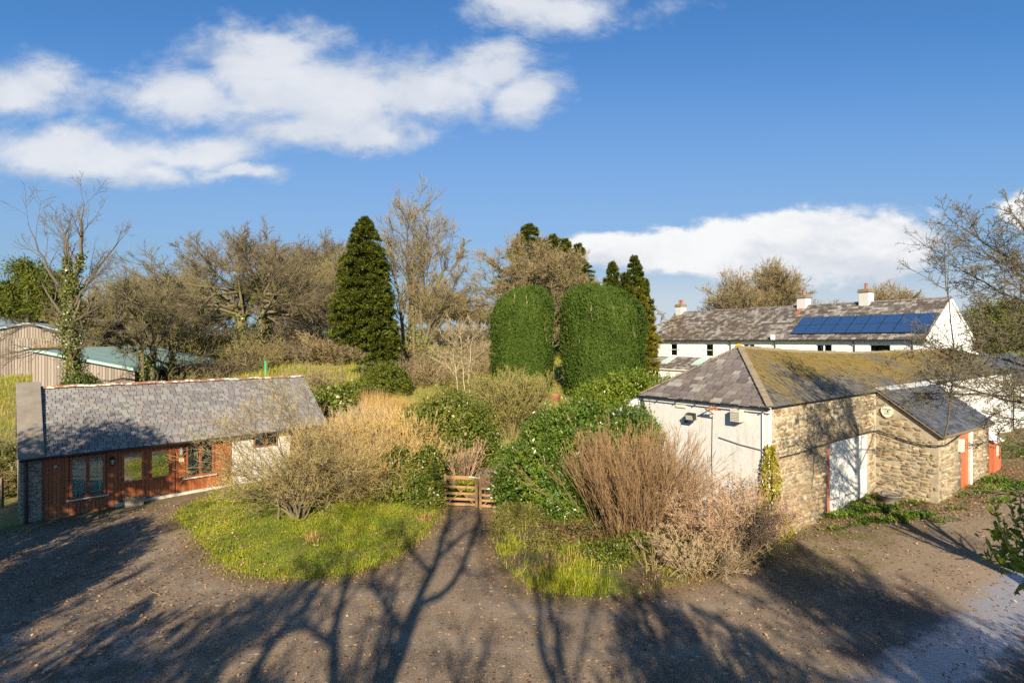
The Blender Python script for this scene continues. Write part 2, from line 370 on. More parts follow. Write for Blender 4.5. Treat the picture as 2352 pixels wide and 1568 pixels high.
def resample(poly, rad, k):
    p = np.array(poly, float); s = np.concatenate([[0], np.cumsum(np.linalg.norm(np.diff(p, axis=0), axis=1))]); u = np.linspace(0, s[-1], k + 1)
    return np.stack([np.interp(u, s, p[:, i]) for i in range(3)], 1), np.interp(u, s, rad)
def walk(rng, P, D, L, R0, R1, K, wob, up, sag=0):
    n = len(P); pts = np.empty((n, K + 1, 3)); pts[:, 0] = P; d = nrm(D)
    for i in range(K):
        d = d + rng.normal(0, wob, (n, 3)); d[:, 2] += up - sag * i / K; d = nrm(d)
        pts[:, i + 1] = pts[:, i] + d * (L / K)[:, None]
    u = np.linspace(0, 1, K + 1)[None, :]
    return pts, R0[:, None] * (1 - u) + R1[:, None] * u
def sprout(rng, pts, rad, n, t=(.2, 1), ang=(30, 60), ln=.5, lvar=.35, K=4, wob=.15, up=.05, rr=.55, rmin=.008, flat=1.0, taper=.5, absl=None, sag=0):
    m, k, _ = pts.shape; par = np.repeat(np.arange(m), n); N = len(par)
    u = t[0] + (t[1] - t[0]) * rng.random(N) ** .85
    f = u * (k - 1); i = np.minimum(f.astype(int), k - 2); w = (f - i)[:, None]
    p = pts[par, i] * (1 - w) + pts[par, i + 1] * w; r = rad[par, i] * (1 - w[:, 0]) + rad[par, i + 1] * w[:, 0]
    tan = nrm(pts[par, i + 1] - pts[par, i]); rv = rng.normal(0, 1, (N, 3)); rv[:, 2] *= flat
    perp = nrm(rv - tan * (rv * tan).sum(1, keepdims=True)); a = np.radians(rng.uniform(*ang, N))[:, None]
    d = np.cos(a) * tan + np.sin(a) * perp
    pl = np.linalg.norm(np.diff(pts, axis=1), axis=2).sum(1)[par]
    L = (absl if absl is not None else pl * ln) * (1 - taper * u) * rng.uniform(1 - lvar, 1 + lvar, N)
    R0 = np.maximum(r * rr, rmin); return walk(rng, p, d, L, R0, np.maximum(R0 * .35, rmin * .7), K, wob, up, sag)
def leaves(rng, P, D, Nn, L, W, fold=.25):
    """one pointed leaf per point: base P, direction D, facing Nn"""
    n = len(P); D = nrm(D); S = nrm(np.cross(D, Nn)); Nn = np.cross(S, D)
    L = np.broadcast_to(L, (n,))[:, None]; W = np.broadcast_to(W, (n,))[:, None]
    V = np.stack([P, P + D * L * .5 + S * W * .5 + Nn * W * fold, P + D * L, P + D * L * .5 - S * W * .5 + Nn * W * fold], 1)
    return V.reshape(-1, 3), np.arange(4 * n).reshape(n, 4)
def blades(rng, P, h, w, lean=.35, droop=.3):
    n = len(P); a = rng.uniform(0, 2 * math.pi, n); h = np.broadcast_to(h, (n,)); ld = np.stack([np.cos(a), np.sin(a), np.zeros(n)], 1)
    b = a + rng.uniform(.6, 2.5, n); s = np.stack([np.cos(b), np.sin(b), np.zeros(n)], 1) * np.broadcast_to(w, (n,))[:, None] / 2
    le = np.abs(rng.normal(0, lean, n))[:, None]; z = np.array([0, 0, 1.]); hh = h[:, None]
    m = P + z * hh * .55 + ld * hh * le * .4; tp = P + z * hh * (1 - droop * le) + ld * hh * le * 1.1
    V = np.stack([P - s, P + s, m + s * .8, m - s * .8, tp + s * .12, tp - s * .12], 1).reshape(-1, 3)
    i = np.arange(n)[:, None] * 6
    return V, np.concatenate([i + np.array([[0, 1, 2, 3]]), i + np.array([[3, 2, 4, 5]])])
def wavy(seed, P, f):
    r = np.random.default_rng(seed); out = 0
    for k in range(4): out = out + np.sin(P @ (r.normal(0, f * (1 + .6 * k), 3)) + r.uniform(0, 6.28)) / (1 + .5 * k)
    return out / 2.2
def blob(seed, c, r, nu=18, nv=12, amp=.12):
    th = np.linspace(0, 2 * math.pi, nu, endpoint=False); ph = np.linspace(.02, math.pi - .02, nv)
    d = np.stack([np.outer(np.sin(ph), np.cos(th)), np.outer(np.sin(ph), np.sin(th)), np.outer(np.cos(ph), np.ones(nu))], -1).reshape(-1, 3)
    V = np.array(c) + d * np.array(r) * (1 + amp * wavy(seed, d, 3.0))[:, None]
    idx = np.arange(nu * nv).reshape(nv, nu); j = np.roll(idx, -1, 1)
    return V, np.stack([idx[:-1], idx[1:], j[1:], j[:-1]], -1).reshape(-1, 4)
def lumpy(rng, lumps, n, L, W, per=5, spread=.1, out=.6, up=.25, rough=.14, core=.8, seed=1, lv=.3, zmin=0.0):
    """leafy mass: rosettes of leaves over a group of uneven lumps"""
    lumps = np.array(lumps, float); C, Rr = lumps[:, :3], lumps[:, 3:]
    ar = (Rr[:, 0] * Rr[:, 1] + Rr[:, 0] * Rr[:, 2] + Rr[:, 1] * Rr[:, 2]); k = rng.choice(len(lumps), n * 2, p=ar / ar.sum())
    d = nrm(rng.normal(0, 1, (n * 2, 3))); s = 1 + rough * wavy(seed, C[k] + d * Rr[k], 1.8) + rng.uniform(-.2, .07, n * 2)
    P = C[k] + d * Rr[k] * s[:, None]
    ins = np.zeros(len(P), bool)
    for i in range(len(lumps)):
        ins |= (((P - C[i]) / Rr[i]) ** 2).sum(1) < .66
    keep = (~ins) & (P[:, 2] > zmin) & (wavy(seed + 50, P, 3.2) > rng.uniform(-.75, -.2, len(P))); P, d, k = P[keep][:n], d[keep][:n], k[keep][:n]
    nn = nrm(d / Rr[k])
    P = np.repeat(P, per, 0) + rng.normal(0, spread, (len(P) * per, 3)); nn = np.repeat(nn, per, 0)
    D = nn * out + rng.normal(0, .6, P.shape); D[:, 2] += up
    N = nn + rng.normal(0, .5, P.shape) + np.array([0, 0, .5])
    parts = [leaves(rng, P, D, N, L * rng.uniform(.45, 1.45, len(P)), W * rng.uniform(.55, 1.4, len(P)))]
    if core:   # an inner shell of larger leaves so the mass is not hollow
        m = n; k = rng.choice(len(lumps), m, p=ar / ar.sum()); d = nrm(rng.normal(0, 1, (m, 3))); P = C[k] + d * Rr[k] * (core * rng.uniform(.75, 1.05, m))[:, None]
        P = P[P[:, 2] > zmin]; d = d[:len(P)]
        parts.append(leaves(rng, P, rng.normal(0, 1, P.shape), nrm(P - np.array([0, 0, .3])) + rng.normal(0, .4, P.shape), L * 2.2, W * 3.2))
    return merge(parts)
def mesh_of(name, parts, m, smooth=False):
    V, Q = merge(parts); return npmesh(name, V, Q, m, smooth=smooth)

def bare_tree(seed, roots, lv, lowmats, twigmat, sides=(8, 5, 3, 3), name='tree', tw=2):
    """roots: list of (points, radii). lv: sprout settings per level. Levels >= tw are the crown."""
    rng = np.random.default_rng(seed); wood, crown = [], []
    cur = [resample(p, r, 10) for p, r in roots]; pts = np.stack([c[0] for c in cur]); rad = np.stack([c[1] for c in cur])
    pts[:, 1:-1] += rng.normal(0, .03, pts[:, 1:-1].shape) * np.linalg.norm(pts[:, -1:] - pts[:, :1], axis=2, keepdims=True) * .25
    wood.append(tubes(pts, rad, sides[0])); levels = [(pts, rad)]
    for i, s in enumerate(lv):
        pts, rad = sprout(rng, pts, rad, **s); levels.append((pts, rad))
        (wood if i < tw else crown).append(tubes(pts, rad, sides[min(i + 1, len(sides) - 1)]))
    return mesh_of(name + '_trunk', wood, lowmats, True), mesh_of(name + '_crown', crown, twigmat), levels
def plant(name, label, cat, loc, meshes, rz=0, group=None, scale=1.0):
    """meshes: list of (part name, mesh)"""
    t = thing(name, label, cat, loc, rz, group)
    t.scale = scale if isinstance(scale, tuple) else (scale,) * 3
    for pn, me in meshes: link(pn, me, t)
    return t
def ivy_on(rng, pts, rad, n, u=(0, .6), L=.14, W=.12, off=.12):
    m, k, _ = pts.shape; par = rng.integers(0, m, n); f = (u[0] + (u[1] - u[0]) * rng.random(n) ** 1.2) * (k - 1); i = np.minimum(f.astype(int), k - 2); w = (f - i)[:, None]
    p = pts[par, i] * (1 - w) + pts[par, i + 1] * w; r = rad[par, i]
    d = nrm(rng.normal(0, 1, (n, 3)) * np.array([1, 1, .3])); P = p + d * (r + rng.uniform(0, 1, n) ** 2 * off)[:, None]
    D = d * .4 + rng.normal(0, .5, (n, 3)) + np.array([0, 0, -.4]); return leaves(rng, P, D, d + rng.normal(0, .3, (n, 3)), L, W)
def conifer(seed, H, Rb, nb, per, L, W, shape=.9, z0=.04, droop=-.1, tops=None, bare=None):
    """tops: list of (x, y, height, radius) of merged spires"""
    rng = np.random.default_rng(seed); parts = []
    for tp_ in (tops or [(0, 0, H, Rb)]):
        x, y, h, rb = tp_[:4]; zz = tp_[4] if len(tp_) > 4 else z0
        n = int(nb * h * rb / (H * Rb)); u = zz + (1 - zz) * rng.random(n) ** .85; a = rng.uniform(0, 2 * math.pi, n)
        rad = rb * np.minimum(1, ((1 - u) / .5)) ** shape * (.68 + .42 * rng.random(n)) * (1 + .11 * np.sin(a * 3 + u * 17 + seed) * np.sin(u * 23)) * (1 + .10 * np.sin(a * 2 + seed * 1.3)) * (1 - .35 * sstep(zz + .16, zz, u))
        rad = np.maximum(rad, .12)
        s = rng.random((n, per)) ** .55
        dirs = np.stack([np.cos(a), np.sin(a), np.zeros(n)], 1)
        base = np.stack([np.full(n, x), np.full(n, y), u * h], 1)
        sag = droop * rad
        P = base[:, None, :] + dirs[:, None, :] * (rad[:, None] * s)[:, :, None]
        P[:, :, 2] += (sag[:, None] * s ** 2) + rng.normal(0, .045, s.shape)
        side = np.stack([-np.sin(a), np.cos(a), np.zeros(n)], 1)
        P += side[:, None, :] * (rng.normal(0, .17, s.shape) * rad[:, None] * (1.15 - s))[:, :, None]
        P = P.reshape(-1, 3); dd = np.repeat(dirs, per, 0)
        D = dd + rng.normal(0, .45, P.shape); D[:, 2] += .35
        parts.append(leaves(rng, P, D, np.array([0, 0, 1.]) + dd * .6 + rng.normal(0, .45, P.shape), L * rng.uniform(.6, 1.3, len(P)), W * rng.uniform(.7, 1.2, len(P))))
    return merge(parts)

# ------------------------------------------------------------------ slated roofs
def slates(name, pos, L, S, w, e, mats, parent, xl=None, xr=None, seed=0, lift=.019, th=.010, jit=.004, sub=True):
    """pos(u, v) -> xyz on the roof; u metres along, v 0..1 up the slope. One mesh of overlapping slates on a deck."""
    rng = np.random.default_rng(seed); V = []; Q = []
    xl = xl or (lambda v: 0.0); xr = xr or (lambda v: L)
    def nv(u, v):
        a = np.array(pos(u + .05, v)) - np.array(pos(u - .05, v)); b = np.array(pos(u, min(v + .01, 1))) - np.array(pos(u, min(v + .01, 1) - .02)); n = np.cross(a, b); return n / np.linalg.norm(n)
    rows = int(math.ceil(S / e))
    for i in range(rows):
        v0, v1 = i * e / S, min(1.0, (i + 1.35) * e / S); vm = min(1, v0 + .5 * e / S)
        x = -w * (rng.random() * .3 + (.5 if i % 2 else 0))
        lo, hi = min(xl(v0), xl(v1)), max(xr(v0), xr(v1))
        x += math.floor(lo / w) * w
        while x < hi:
            ww = w * rng.uniform(.86, 1.14); g = .010
            a0, a1 = max(x + g, xl(v0)), min(x + ww - g, xr(v0)); b0, b1 = max(x + g, xl(v1)), min(x + ww - g, xr(v1))
            x += ww
            if a1 - a0 < .02: continue
            if b1 <= b0: b0 = b1 = (min(max((b0 + b1) / 2, xl(v1)), xr(v1)))
            n = nv((a0 + a1) / 2, vm); up = lift + rng.uniform(0, jit) + (rng.random() < .03) * .012; s2 = rng.uniform(-jit, jit)
            dv = rng.uniform(-.012, .012) / S
            p = [np.array(pos(a0, max(0, v0 + dv))) + n * (up + th + s2), np.array(pos(a1, max(0, v0 + dv))) + n * (up + th - s2), np.array(pos(b1, v1)) + n * .004, np.array(pos(b0, v1)) + n * .004,
                 np.array(pos(a0, max(0, v0 + dv))) + n * .001, np.array(pos(a1, max(0, v0 + dv))) + n * .001]
            k = len(V); V += p; Q += [(k, k + 1, k + 2, k + 3), (k + 4, k + 5, k + 1, k), (k + 4, k, k + 3, k + 3), (k + 5, k + 2, k + 2, k + 1)][:2]
    me = npmesh(name, np.array(V), np.array(Q), mats)
    return link(name, me, parent)

def rubble(name, parent, o, ex, W, H, nrm_, keep, seed, mats, core=None, hmin=.08, hmax=.20):
    """faced rubble: one mesh of irregular stones bedded proud of the mortar. o corner, ex along the wall, z up"""
    rng = np.random.default_rng(seed); V = []; Q = []; o = np.array(o, float); ex = np.array(ex, float); n_ = np.array(nrm_, float); z = 0.0
    while z < H:
        h = rng.uniform(hmin, hmax); x = -rng.uniform(0, .3)
        while x < W:
            w = rng.uniform(.10, .40) * (.75 + h * 2.2); cx_, cz_ = x + w / 2, z + h / 2 + rng.normal(0, .022); x += w
            if not keep(cx_, cz_, w, h) or rng.random() < .02: continue
            k = 8; a = np.arange(k) * 2 * math.pi / k + math.pi / 8; rx = w / 2 - rng.uniform(.002, .010); rz = h / 2 - rng.uniform(.001, .008)
            sq = 1 / np.maximum(np.abs(np.cos(a)), np.abs(np.sin(a))) ** rng.uniform(.75, 1.0); j = rng.uniform(.86, 1.06, k)
            X = cx_ + rx * np.cos(a) * sq * j; Zz = cz_ + rz * np.sin(a) * sq * j; d = rng.uniform(.008, .03); ti, tj = rng.normal(0, .012, 2)
            b = len(V)
            for s_, dd in ((1.0, -.02), (.98, d * .65), (.84, d)):
                for i in range(k):
                    xx = cx_ + (X[i] - cx_) * s_; zz = cz_ + (Zz[i] - cz_) * s_; V.append(o + ex * xx + np.array([0, 0, zz]) + n_ * (dd + (ti * (X[i] - cx_) / rx + tj * (Zz[i] - cz_) / rz if dd > 0 else 0)))
            for r in (0, 1): Q += [(b + r*k + i, b + r*k + (i+1) % k, b + (r+1)*k + (i+1) % k, b + (r+1)*k + i) for i in range(k)]
            t_ = b + 2 * k; Q += [(t_, t_+1, t_+2, t_+3), (t_, t_+3, t_+4, t_+7), (t_+4, t_+5, t_+6, t_+7)]
        z += h
    mi = np.zeros(len(Q), int)
    if core: b = len(V); V += [np.array(p) for p in core.v]; Q += [tuple(b + i for i in f) for f in core.f]; mi = np.concatenate([mi, np.ones(len(core.f), int)])
    return link(name, npmesh(name, np.array(V), np.array(Q), mats, mi), parent)
# ------------------------------------------------------------------ the timber fronted cottage
def boards(mb, x0, x1, y0, y1, z0, z1, w=.11, gap=.008, cuts=()):
    n = max(1, round((x1 - x0) / w)); w = (x1 - x0) / n
    for i in range(n):
        mb.box(x0 + i * w + gap / 2, x0 + (i + 1) * w - gap / 2, y0, y1, z0, z1)
def glazed(parent, x0, x1, z0, z1, y=0.0, panes=2, fr=.07, deep=.06, fm='frame_red', curt=None, glass='glass', sill=True, back=True, name='window', mid=None, room=.5):
    """window > frame, pane, curtain, room; the wall face is at y"""
    mb = MB(); d0, d1 = y - deep * .6, y + deep * .4
    mb.box(x0, x0 + fr, d0, d1, z0, z1).box(x1 - fr, x1, d0, d1, z0, z1).box(x0 + fr, x1 - fr, d0, d1, z1 - fr, z1).box(x0 + fr, x1 - fr, d0, d1, z0, z0 + fr)
    for i in range(1, panes):
        c = x0 + (x1 - x0) * i / panes; mb.box(c - fr * .6, c + fr * .6, d0 + .004, d1, z0 + fr, z1 - fr)
    if mid: mb.box(x0 + fr, x1 - fr, d0 + .006, d1, mid - fr * .45, mid + fr * .45)
    o = mb.build(name, M[fm], parent, .006)
    if sill: MB().box(x0 - .08, x1 + .08, d0 - .05, d1, z0 - .05, z0 - .004).build('sill', M['plinth' if fm == 'frame_red' else 'white_paint'], o)
    MB().box(x0 + fr * .5, x1 - fr * .5, y - .008, y - .002, z0 + fr * .5, z1 - fr * .5).build('pane', M[glass], o)
    if back:
        r = MB(); a, b, c, d = x0 + .01, x1 - .01, z0 + .01, z1 - .01; e = y + room
        r.add([(a, e, c), (b, e, c), (b, e, d), (a, e, d)], [(0, 1, 2, 3)]).add([(a, y+.03, c), (b, y+.03, c), (b, e, c), (a, e, c)], [(0, 1, 2, 3)])
        r.add([(a, y+.03, d), (b, y+.03, d), (b, e, d), (a, e, d)], [(0, 1, 2, 3)]).add([(a, y+.03, c), (a, e, c), (a, e, d), (a, y+.03, d)], [(0, 1, 2, 3)]).add([(b, y+.03, c), (b, e, c), (b, e, d), (b, y+.03, d)], [(0, 1, 2, 3)])
        r.build('room', M['dark_inside'], o)
    for (a, b) in (curt or []):
        n = 10; P = []
        for k in range(n + 1):
            xx = a + (b - a) * k / n; yy = y + .07 + .015 * (k % 2); P += [(xx, yy, z0 + fr), (xx, yy, z1 - fr)]
        MB().add(P, [(2*k, 2*k+2, 2*k+3, 2*k+1) for k in range(n)]).build('curtain', M['curtain'], o)
    return o
def lantern(parent, x, z, y, m='black_iron', name='wall_lantern'):
    mb = MB(); mb.box(x - .05, x + .05, y - .02, y, z - .02, z + .16); mb.tube([(x, y - .01, z + .1), (x, y - .1, z + .2), (x, y - .14, z + .17)], .012, 6)
    mb.lathe([(.01, .17), (.03, .16), (.085, .1), (.09, .09)], (x, y - .14, z), 8); mb.lathe([(.055, -.12), (.075, -.1), (.06, -.14), (.02, -.17)], (x, y - .14, z), 8)
    for k in range(6):
        a = math.pi / 3 * k; mb.bar((x + .055*math.cos(a), y - .14 + .055*math.sin(a), z - .12), (x + .08*math.cos(a), y - .14 + .08*math.sin(a), z + .1), .012, .012)
    o = mb.build(name, M[m], parent)
    MB().lathe([(.045, -.11), (.065, .09)], (x, y - .14, z), 8).build('lamp_glass', M['lamp_glass'], o); return o

cot = thing('cottage', 'low single storey cottage with grey slate roof and varnished red brown timber front', 'cottage', (-16.1, 20.0, 0.0), COT[1])
EZ, RZ, HALF, CL = 2.36, 4.43, 2.7, 10.3
w = MB()   # plinth and masonry of the rear, ends
w.box(.0, CL - .02, .30, 5.4, -.4, 2.3)
w.prism([(CL - .3, .1, 2.2), (CL - .3, 2.7, 4.27), (CL - .3, 5.3, 2.2)], (.28, 0, 0))
w.build('rear_wall', M['render_stone'], cot)
pl = MB().box(0.0, 2.1, -.06, .10, -.3, .07).box(2.1, 6.3, -.10, .10, -.3, .24).build('plinth', M['plinth'], cot, .015)
bw = MB()
boards(bw, 0.06, .73, .06, .10, .07, EZ); boards(bw, .73, 1.84, .06, .10, .07, .60); boards(bw, .73, 1.84, .06, .10, 2.1, EZ); boards(bw, 1.84, 2.2, .06, .10, .07, EZ)
boards(bw, 4.08, 4.46, .06, .10, .24, EZ); boards(bw, 4.46, 5.57, .06, .10, .24, .74); boards(bw, 4.46, 5.57, .06, .10, 2.1, EZ); boards(bw, 5.57, 6.25, .06, .10, .24, EZ)
bw.box(.0, .06, .03, .10, .07, EZ)
bw.box(.06, 6.25, .10, .13, .08, .59).box(.06, .72, .10, .13, .6, EZ).box(1.85, 2.2, .10, .13, .6, EZ).box(5.58, 6.25, .10, .13, .6, EZ).box(4.08, 4.45, .10, .13, .6, EZ)
bw.build('timber_front', M['board_red'], cot)
MB().box(-.0, 10.3, .0, .09, 2.17, EZ).build('fascia', M['fascia_red'], cot, .01)
glazed(cot, .75, 1.82, .63, 2.12, .06, 2, .085, .08, curt=[(.84, .98), (1.60, 1.74)])
glazed(cot, 4.48, 5.55, .78, 2.14, .06, 2, .085, .08, curt=[(4.57, 4.72)])
# the glazed double doors
d = MB(); x0, x1 = 2.2, 4.08
d.box(x0, x0 + .09, .0, .1, .24, 2.17).box(x1 - .09, x1, .0, .1, .24, 2.17).box(3.07, 3.19, .0, .1, .24, 2.17).box(x0 + .09, x1 - .09, .01, .1, 2.08, 2.17)
dr = d.build('door_frame', M['frame_red'], cot, .006)
for a, b in ((2.29, 3.07), (3.19, 3.99)):
    q = MB(); q.box(a + .01, a + .11, .03, .08, .26, 2.07).box(b - .11, b - .01, .03, .08, .26, 2.07).box(a + .11, b - .11, .03, .08, 1.97, 2.07).box(a + .11, b - .11, .03, .08, .26, .40).box(a + .11, b - .11, .03, .08, .86, .97)
    boards(q, a + .11, b - .11, .045, .07, .40, .86, .1, .006)
    o = q.build('door', M['board_red'], cot, .004)
    MB().box(a + .1, b - .1, .052, .058, .96, 1.98).build('pane', M['glass_door'], o)
    MB().box(a + .05, a + .08, -.02, .03, 1.0, 1.16).build('handle', M['black_iron'], o)
    if a < 3:
        P = []
        for k in range(9): P += [(a + .11 + .22 * k / 8, .12 + .012 * (k % 2), .97), (a + .11 + .22 * k / 8, .12 + .012 * (k % 2), 1.97)]
        MB().add(P, [(2*k, 2*k+2, 2*k+3, 2*k+1) for k in range(8)]).build('curtain', M['curtain'], o)
    else: MB().box(a + .13, a + .3, .044, .05, 1.72, 1.80).build('notice', M['sign_white'], o)
MB().box(2.2, 4.08, .16, .2, .24, 2.17).build('hall', M['dark_inside'], cot)
MB().box(2.92, 3.32, -.03, -.003, 2.18, 2.31).build('door_sign', M['sign_white'], cot, .004)
nb = MB().box(4.24, 4.42, .03, .055, 1.44, 1.58).build('number_plate', M['sign_cream'], cot, .004)
nn = MB()
for i in range(3): nn.box(4.26, 4.26 + .14 - .03 * (i % 2), .026, .029, 1.545 - i * .035, 1.555 - i * .035)
nn.build('lettering', M['sign_ink'], nb)
lantern(cot, 2.02, 1.80, .06); lantern(cot, 4.30, 1.86, .06, 'metal_grey')
MB().lathe([(.02, -.04), (.06, -.03), (.06, .05), (.03, .08)], (.36, .0, 1.86), 10).build('security_sensor', M['metal_grey'], cot)
# whitewashed rubble end with its small window and the recessed red door
ww = MB(); ww.box(6.26, 7.14, .03, .29, -.3, EZ - .18).box(7.14, 8.22, .03, .29, -.3, 1.6).box(8.22, 8.78, .03, .29, -.3, EZ - .18).box(9.66, 10.3, .03, .29, -.3, EZ - .18)
ww.build('rubble_wall', M['render_stone'], cot, .02)
glazed(cot, 7.15, 8.21, 1.61, 2.16, .08, 2, .07, .07, curt=[(7.25, 7.6), (7.8, 8.1)], sill=False, room=.2)
rd = MB(); boards(rd, 8.79, 9.65, .18, .24, -.2, EZ - .2, .12, .006); rdo = rd.build('door', M['fascia_red'], cot)
MB().box(8.86, 8.9, .13, .18, 1.05, 1.2).build('handle', M['black_iron'], rdo)
# roof
def cpos(u, v): return (u, -.22 + (HALF + .22) * v, EZ - .10 + (RZ - EZ + .10) * v)
def cpos2(u, v): return (10.55 - u, 5.62 - (5.62 - HALF) * v, EZ - .10 + (RZ - EZ + .10) * v)
slates('roof', cpos, 10.5, math.hypot(HALF + .22, RZ - EZ + .1), .25, .15, M['slate_cottage'], cot, seed=3)
slates('roof', cpos2, 10.5, math.hypot(2.92, RZ - EZ + .1), .30, .185, M['slate_cottage'], cot, seed=4)
dk = MB(); a = [cpos(0, 0), cpos(0, 1), cpos2(10.55, 0)]
dk.prism([(0, p[1], p[2] - .005) for p in a] + [(0, a[2][1] - .1, a[2][2] - .1), (0, a[1][1], a[1][2] - .13), (0, a[0][1] + .1, a[0][2] - .1)], (10.5, 0, 0)); dk.build('roof_deck', M['black_iron'], cot)
rt = MB()
for i in range(23):
    x = .02 + i * .456; n = 7; P = []
    for xx, sc in ((x, 1.0), (x + .45, .96)):
        for k in range(n): t_ = math.pi * k / (n - 1); P.append((xx, HALF + .15 * math.cos(t_) * sc, RZ - .01 + .085 * math.sin(t_) * sc + .012 * (i % 3)))
    rt.add(P, [(k, k + 1, n + k + 1, n + k) for k in range(n - 1)] + [tuple(range(n)), tuple(range(2*n - 1, n - 1, -1))])
rt.build('ridge_tiles', M['ridge_tile'], cot)
# stone gable with its slab coping
gp = MB(); prof_ = [(-.06, 0), (-.06, 2.5), (2.7, 4.56), (5.46, 2.5), (5.46, 0)]
gp.prism([(-.60, y, z if z else -.5) for y, z in prof_], (.59, 0, 0)); gp.build('gable_wall', M['stone_pier'], cot, .02)
cp = MB()
for sgn in (0, 1):
    for i in range(7):
        v0, v1 = i / 7 + .003, (i + 1) / 7 - .003; dz = .008 * (i % 3)
        def q(v): y = -.32 + 3.02 * v; z = 2.33 + 2.36 * v; return (y if not sgn else 5.4 - y, z)
        (ya, za), (yb, zb) = q(v0), q(v1)
        cp.hexa([(-.66, ya, za + dz - .07), (.05, ya, za + dz - .07), (.05, yb, zb + dz - .07), (-.66, yb, zb + dz - .07), (-.66, ya, za + dz), (.05, ya, za + dz), (.05, yb, zb + dz), (-.66, yb, zb + dz)])
cp.build('gable_coping', M['concrete'], cot, .012)
g = MB(); n = 7
P = []
for x in (-.62, 10.45):
    for k in range(n): t_ = math.pi * k / (n - 1); P.append((x, -.28 + .065 * math.cos(t_), EZ - .11 - .065 * math.sin(t_)))
g.add(P, [(k, k + 1, n + k + 1, n + k) for k in range(n - 1)]); g.tube([(-.43, -.28, EZ - .17), (-.43, -.12, EZ - .35), (-.43, -.12, -.3)], .05, 8)
for z in (.6, 1.5): g.box(-.5, -.36, -.13, -.06, z, z + .05)
g.build('gutter', M['black_iron'], cot)

# old walls lean and settle: ease the long front to the surveyed line (a few centimetres in height, a few per cent in length)
def settle(o):
    me = o.data; n = len(me.vertices); v = np.empty(n * 3, np.float32); me.vertices.foreach_get('co', v); v = v.reshape(-1, 3)
    t0 = v[:, 0]; q = (-16.1 + .701 * t0) / (20 + .713 * t0); t1 = (q * 20 + 16.1) / (math.cos(COT[1]) - math.sin(COT[1]) * q)
    k = (20 + math.sin(COT[1]) * t1) / (20 + .713 * t0); v[:, 2] = EYE - (EYE - v[:, 2]) * k; v[:, 0] = t1
    me.vertices.foreach_set('co', v.ravel()); me.update()
    for ch in o.children: settle(ch)
for ch in list(cot.children): settle(ch)

tr = thing('planter_trough', 'small pale stone planter trough of dead plants by the cottage doors', 'planter', (-16.1 + .755 * 2.62 + .656 * .33, 20 + .656 * 2.62 - .755 * .33, 0.16), COT[1])
q = MB(); o_ = [(-.32, -.15), (.32, -.15), (.32, .15), (-.32, .15)]; s_ = .86
q.add([(x * s_, y * s_, 0) for x, y in o_] + [(x, y, .26) for x, y in o_] + [(x * 1.08, y * 1.12, .26) for x, y in o_] + [(x * 1.08, y * 1.12, .31) for x, y in o_] + [(x * .9, y * .82, .31) for x, y in o_] + [(x * .88, y * .8, .25) for x, y in o_],
      [(0, 3, 2, 1)] + [(r * 4 + i, r * 4 + (i + 1) % 4, r * 4 + 4 + (i + 1) % 4, r * 4 + 4 + i) for r in range(5) for i in range(4)] + [(20, 21, 22, 23)])
q.build('trough', M['stone_trough'], tr, .006)
MB().box(-.27, .27, -.11, .11, .2, .27).build('soil', M['soil'], tr)
rg = np.random.default_rng(5); k = 60; Pp = np.stack([rg.uniform(-.25, .25, k), rg.uniform(-.1, .1, k), np.full(k, .26)], 1)
V, Q = blades(rg, Pp, rg.uniform(.05, .2, k), .015, .8); link('dead_plant', npmesh('dead_plant', V, Q, M['reed']), tr)

# ------------------------------------------------------------------ the stone barn
barn = thing('stone_barn', 'stone barn with mossy hipped slate roof and white rendered end wall', 'barn', (7.85, 17.8, 0), BARN[1])
BE, BH, BX = 4.26, 2.5, 22.3
def rid(u): return float(np.interp(u, [0, 2.2, 6, 10.5, 16, 22.3], [6.0, 6.0, 5.80, 5.68, 5.72, 5.80]))
def bpos(u, v): e = BE + .02 * min(u, 20); return (u, -.12 + (BH + .12) * v, (e - .06) * (1 - v) + rid(u) * v)
def bpos2(u, v): return (BX - u, 5.12 - (5.12 - BH) * v, (BE - .06) * (1 - v) + rid(BX - u) * v)
HX = 2.23
def hpos(u, v):   # hip: u runs from the far corner (y = 5) to the near one
    return (-.16 + (HX + .16) * v, 5.12 - u, (BE - .06) * (1 - v) + rid(HX) * v)
SL = math.hypot(BH + .12, 1.8)
slates('roof', bpos, BX, SL, .30, .19, M['slate_barn'], barn, xl=lambda v: -.14 + (HX + .14) * v, xr=lambda v: BX, seed=11, jit=.01)
slates('roof', bpos2, BX, SL, .30, .19, M['slate_barn'], barn, xl=lambda v: 0, xr=lambda v: BX + .14 - (HX + .14) * v, seed=12)
slates('hip_roof', hpos, 5.24, math.hypot(HX + .16, 1.8), .35, .205, M['slate_barn_end'], barn, xl=lambda v: 2.62 * v, xr=lambda v: 5.24 - 2.62 * v, seed=13, jit=.008)
dk = MB(); N_ = 12; us = [0 + BX * i / N_ for i in range(N_ + 1)]
for i in range(N_):
    u0, u1 = us[i], us[i + 1]
    def pr(u): v = min(1, max(0, (u + .14) / (HX + .14))); a = bpos(u, v); b = bpos2(BX - u, v); c = bpos(u, 0); d_ = bpos2(BX - u, 0); return [(p[0], p[1], p[2] - .03) for p in (c, a, b, d_)]
    A, B = pr(u0), pr(u1)
    dk.add(A + B, [(0, 1, 5, 4), (1, 2, 6, 5), (2, 3, 7, 6), (3, 0, 4, 7)] + [])
dk.build('roof_deck', M['black_iron'], barn)
rb = MB()
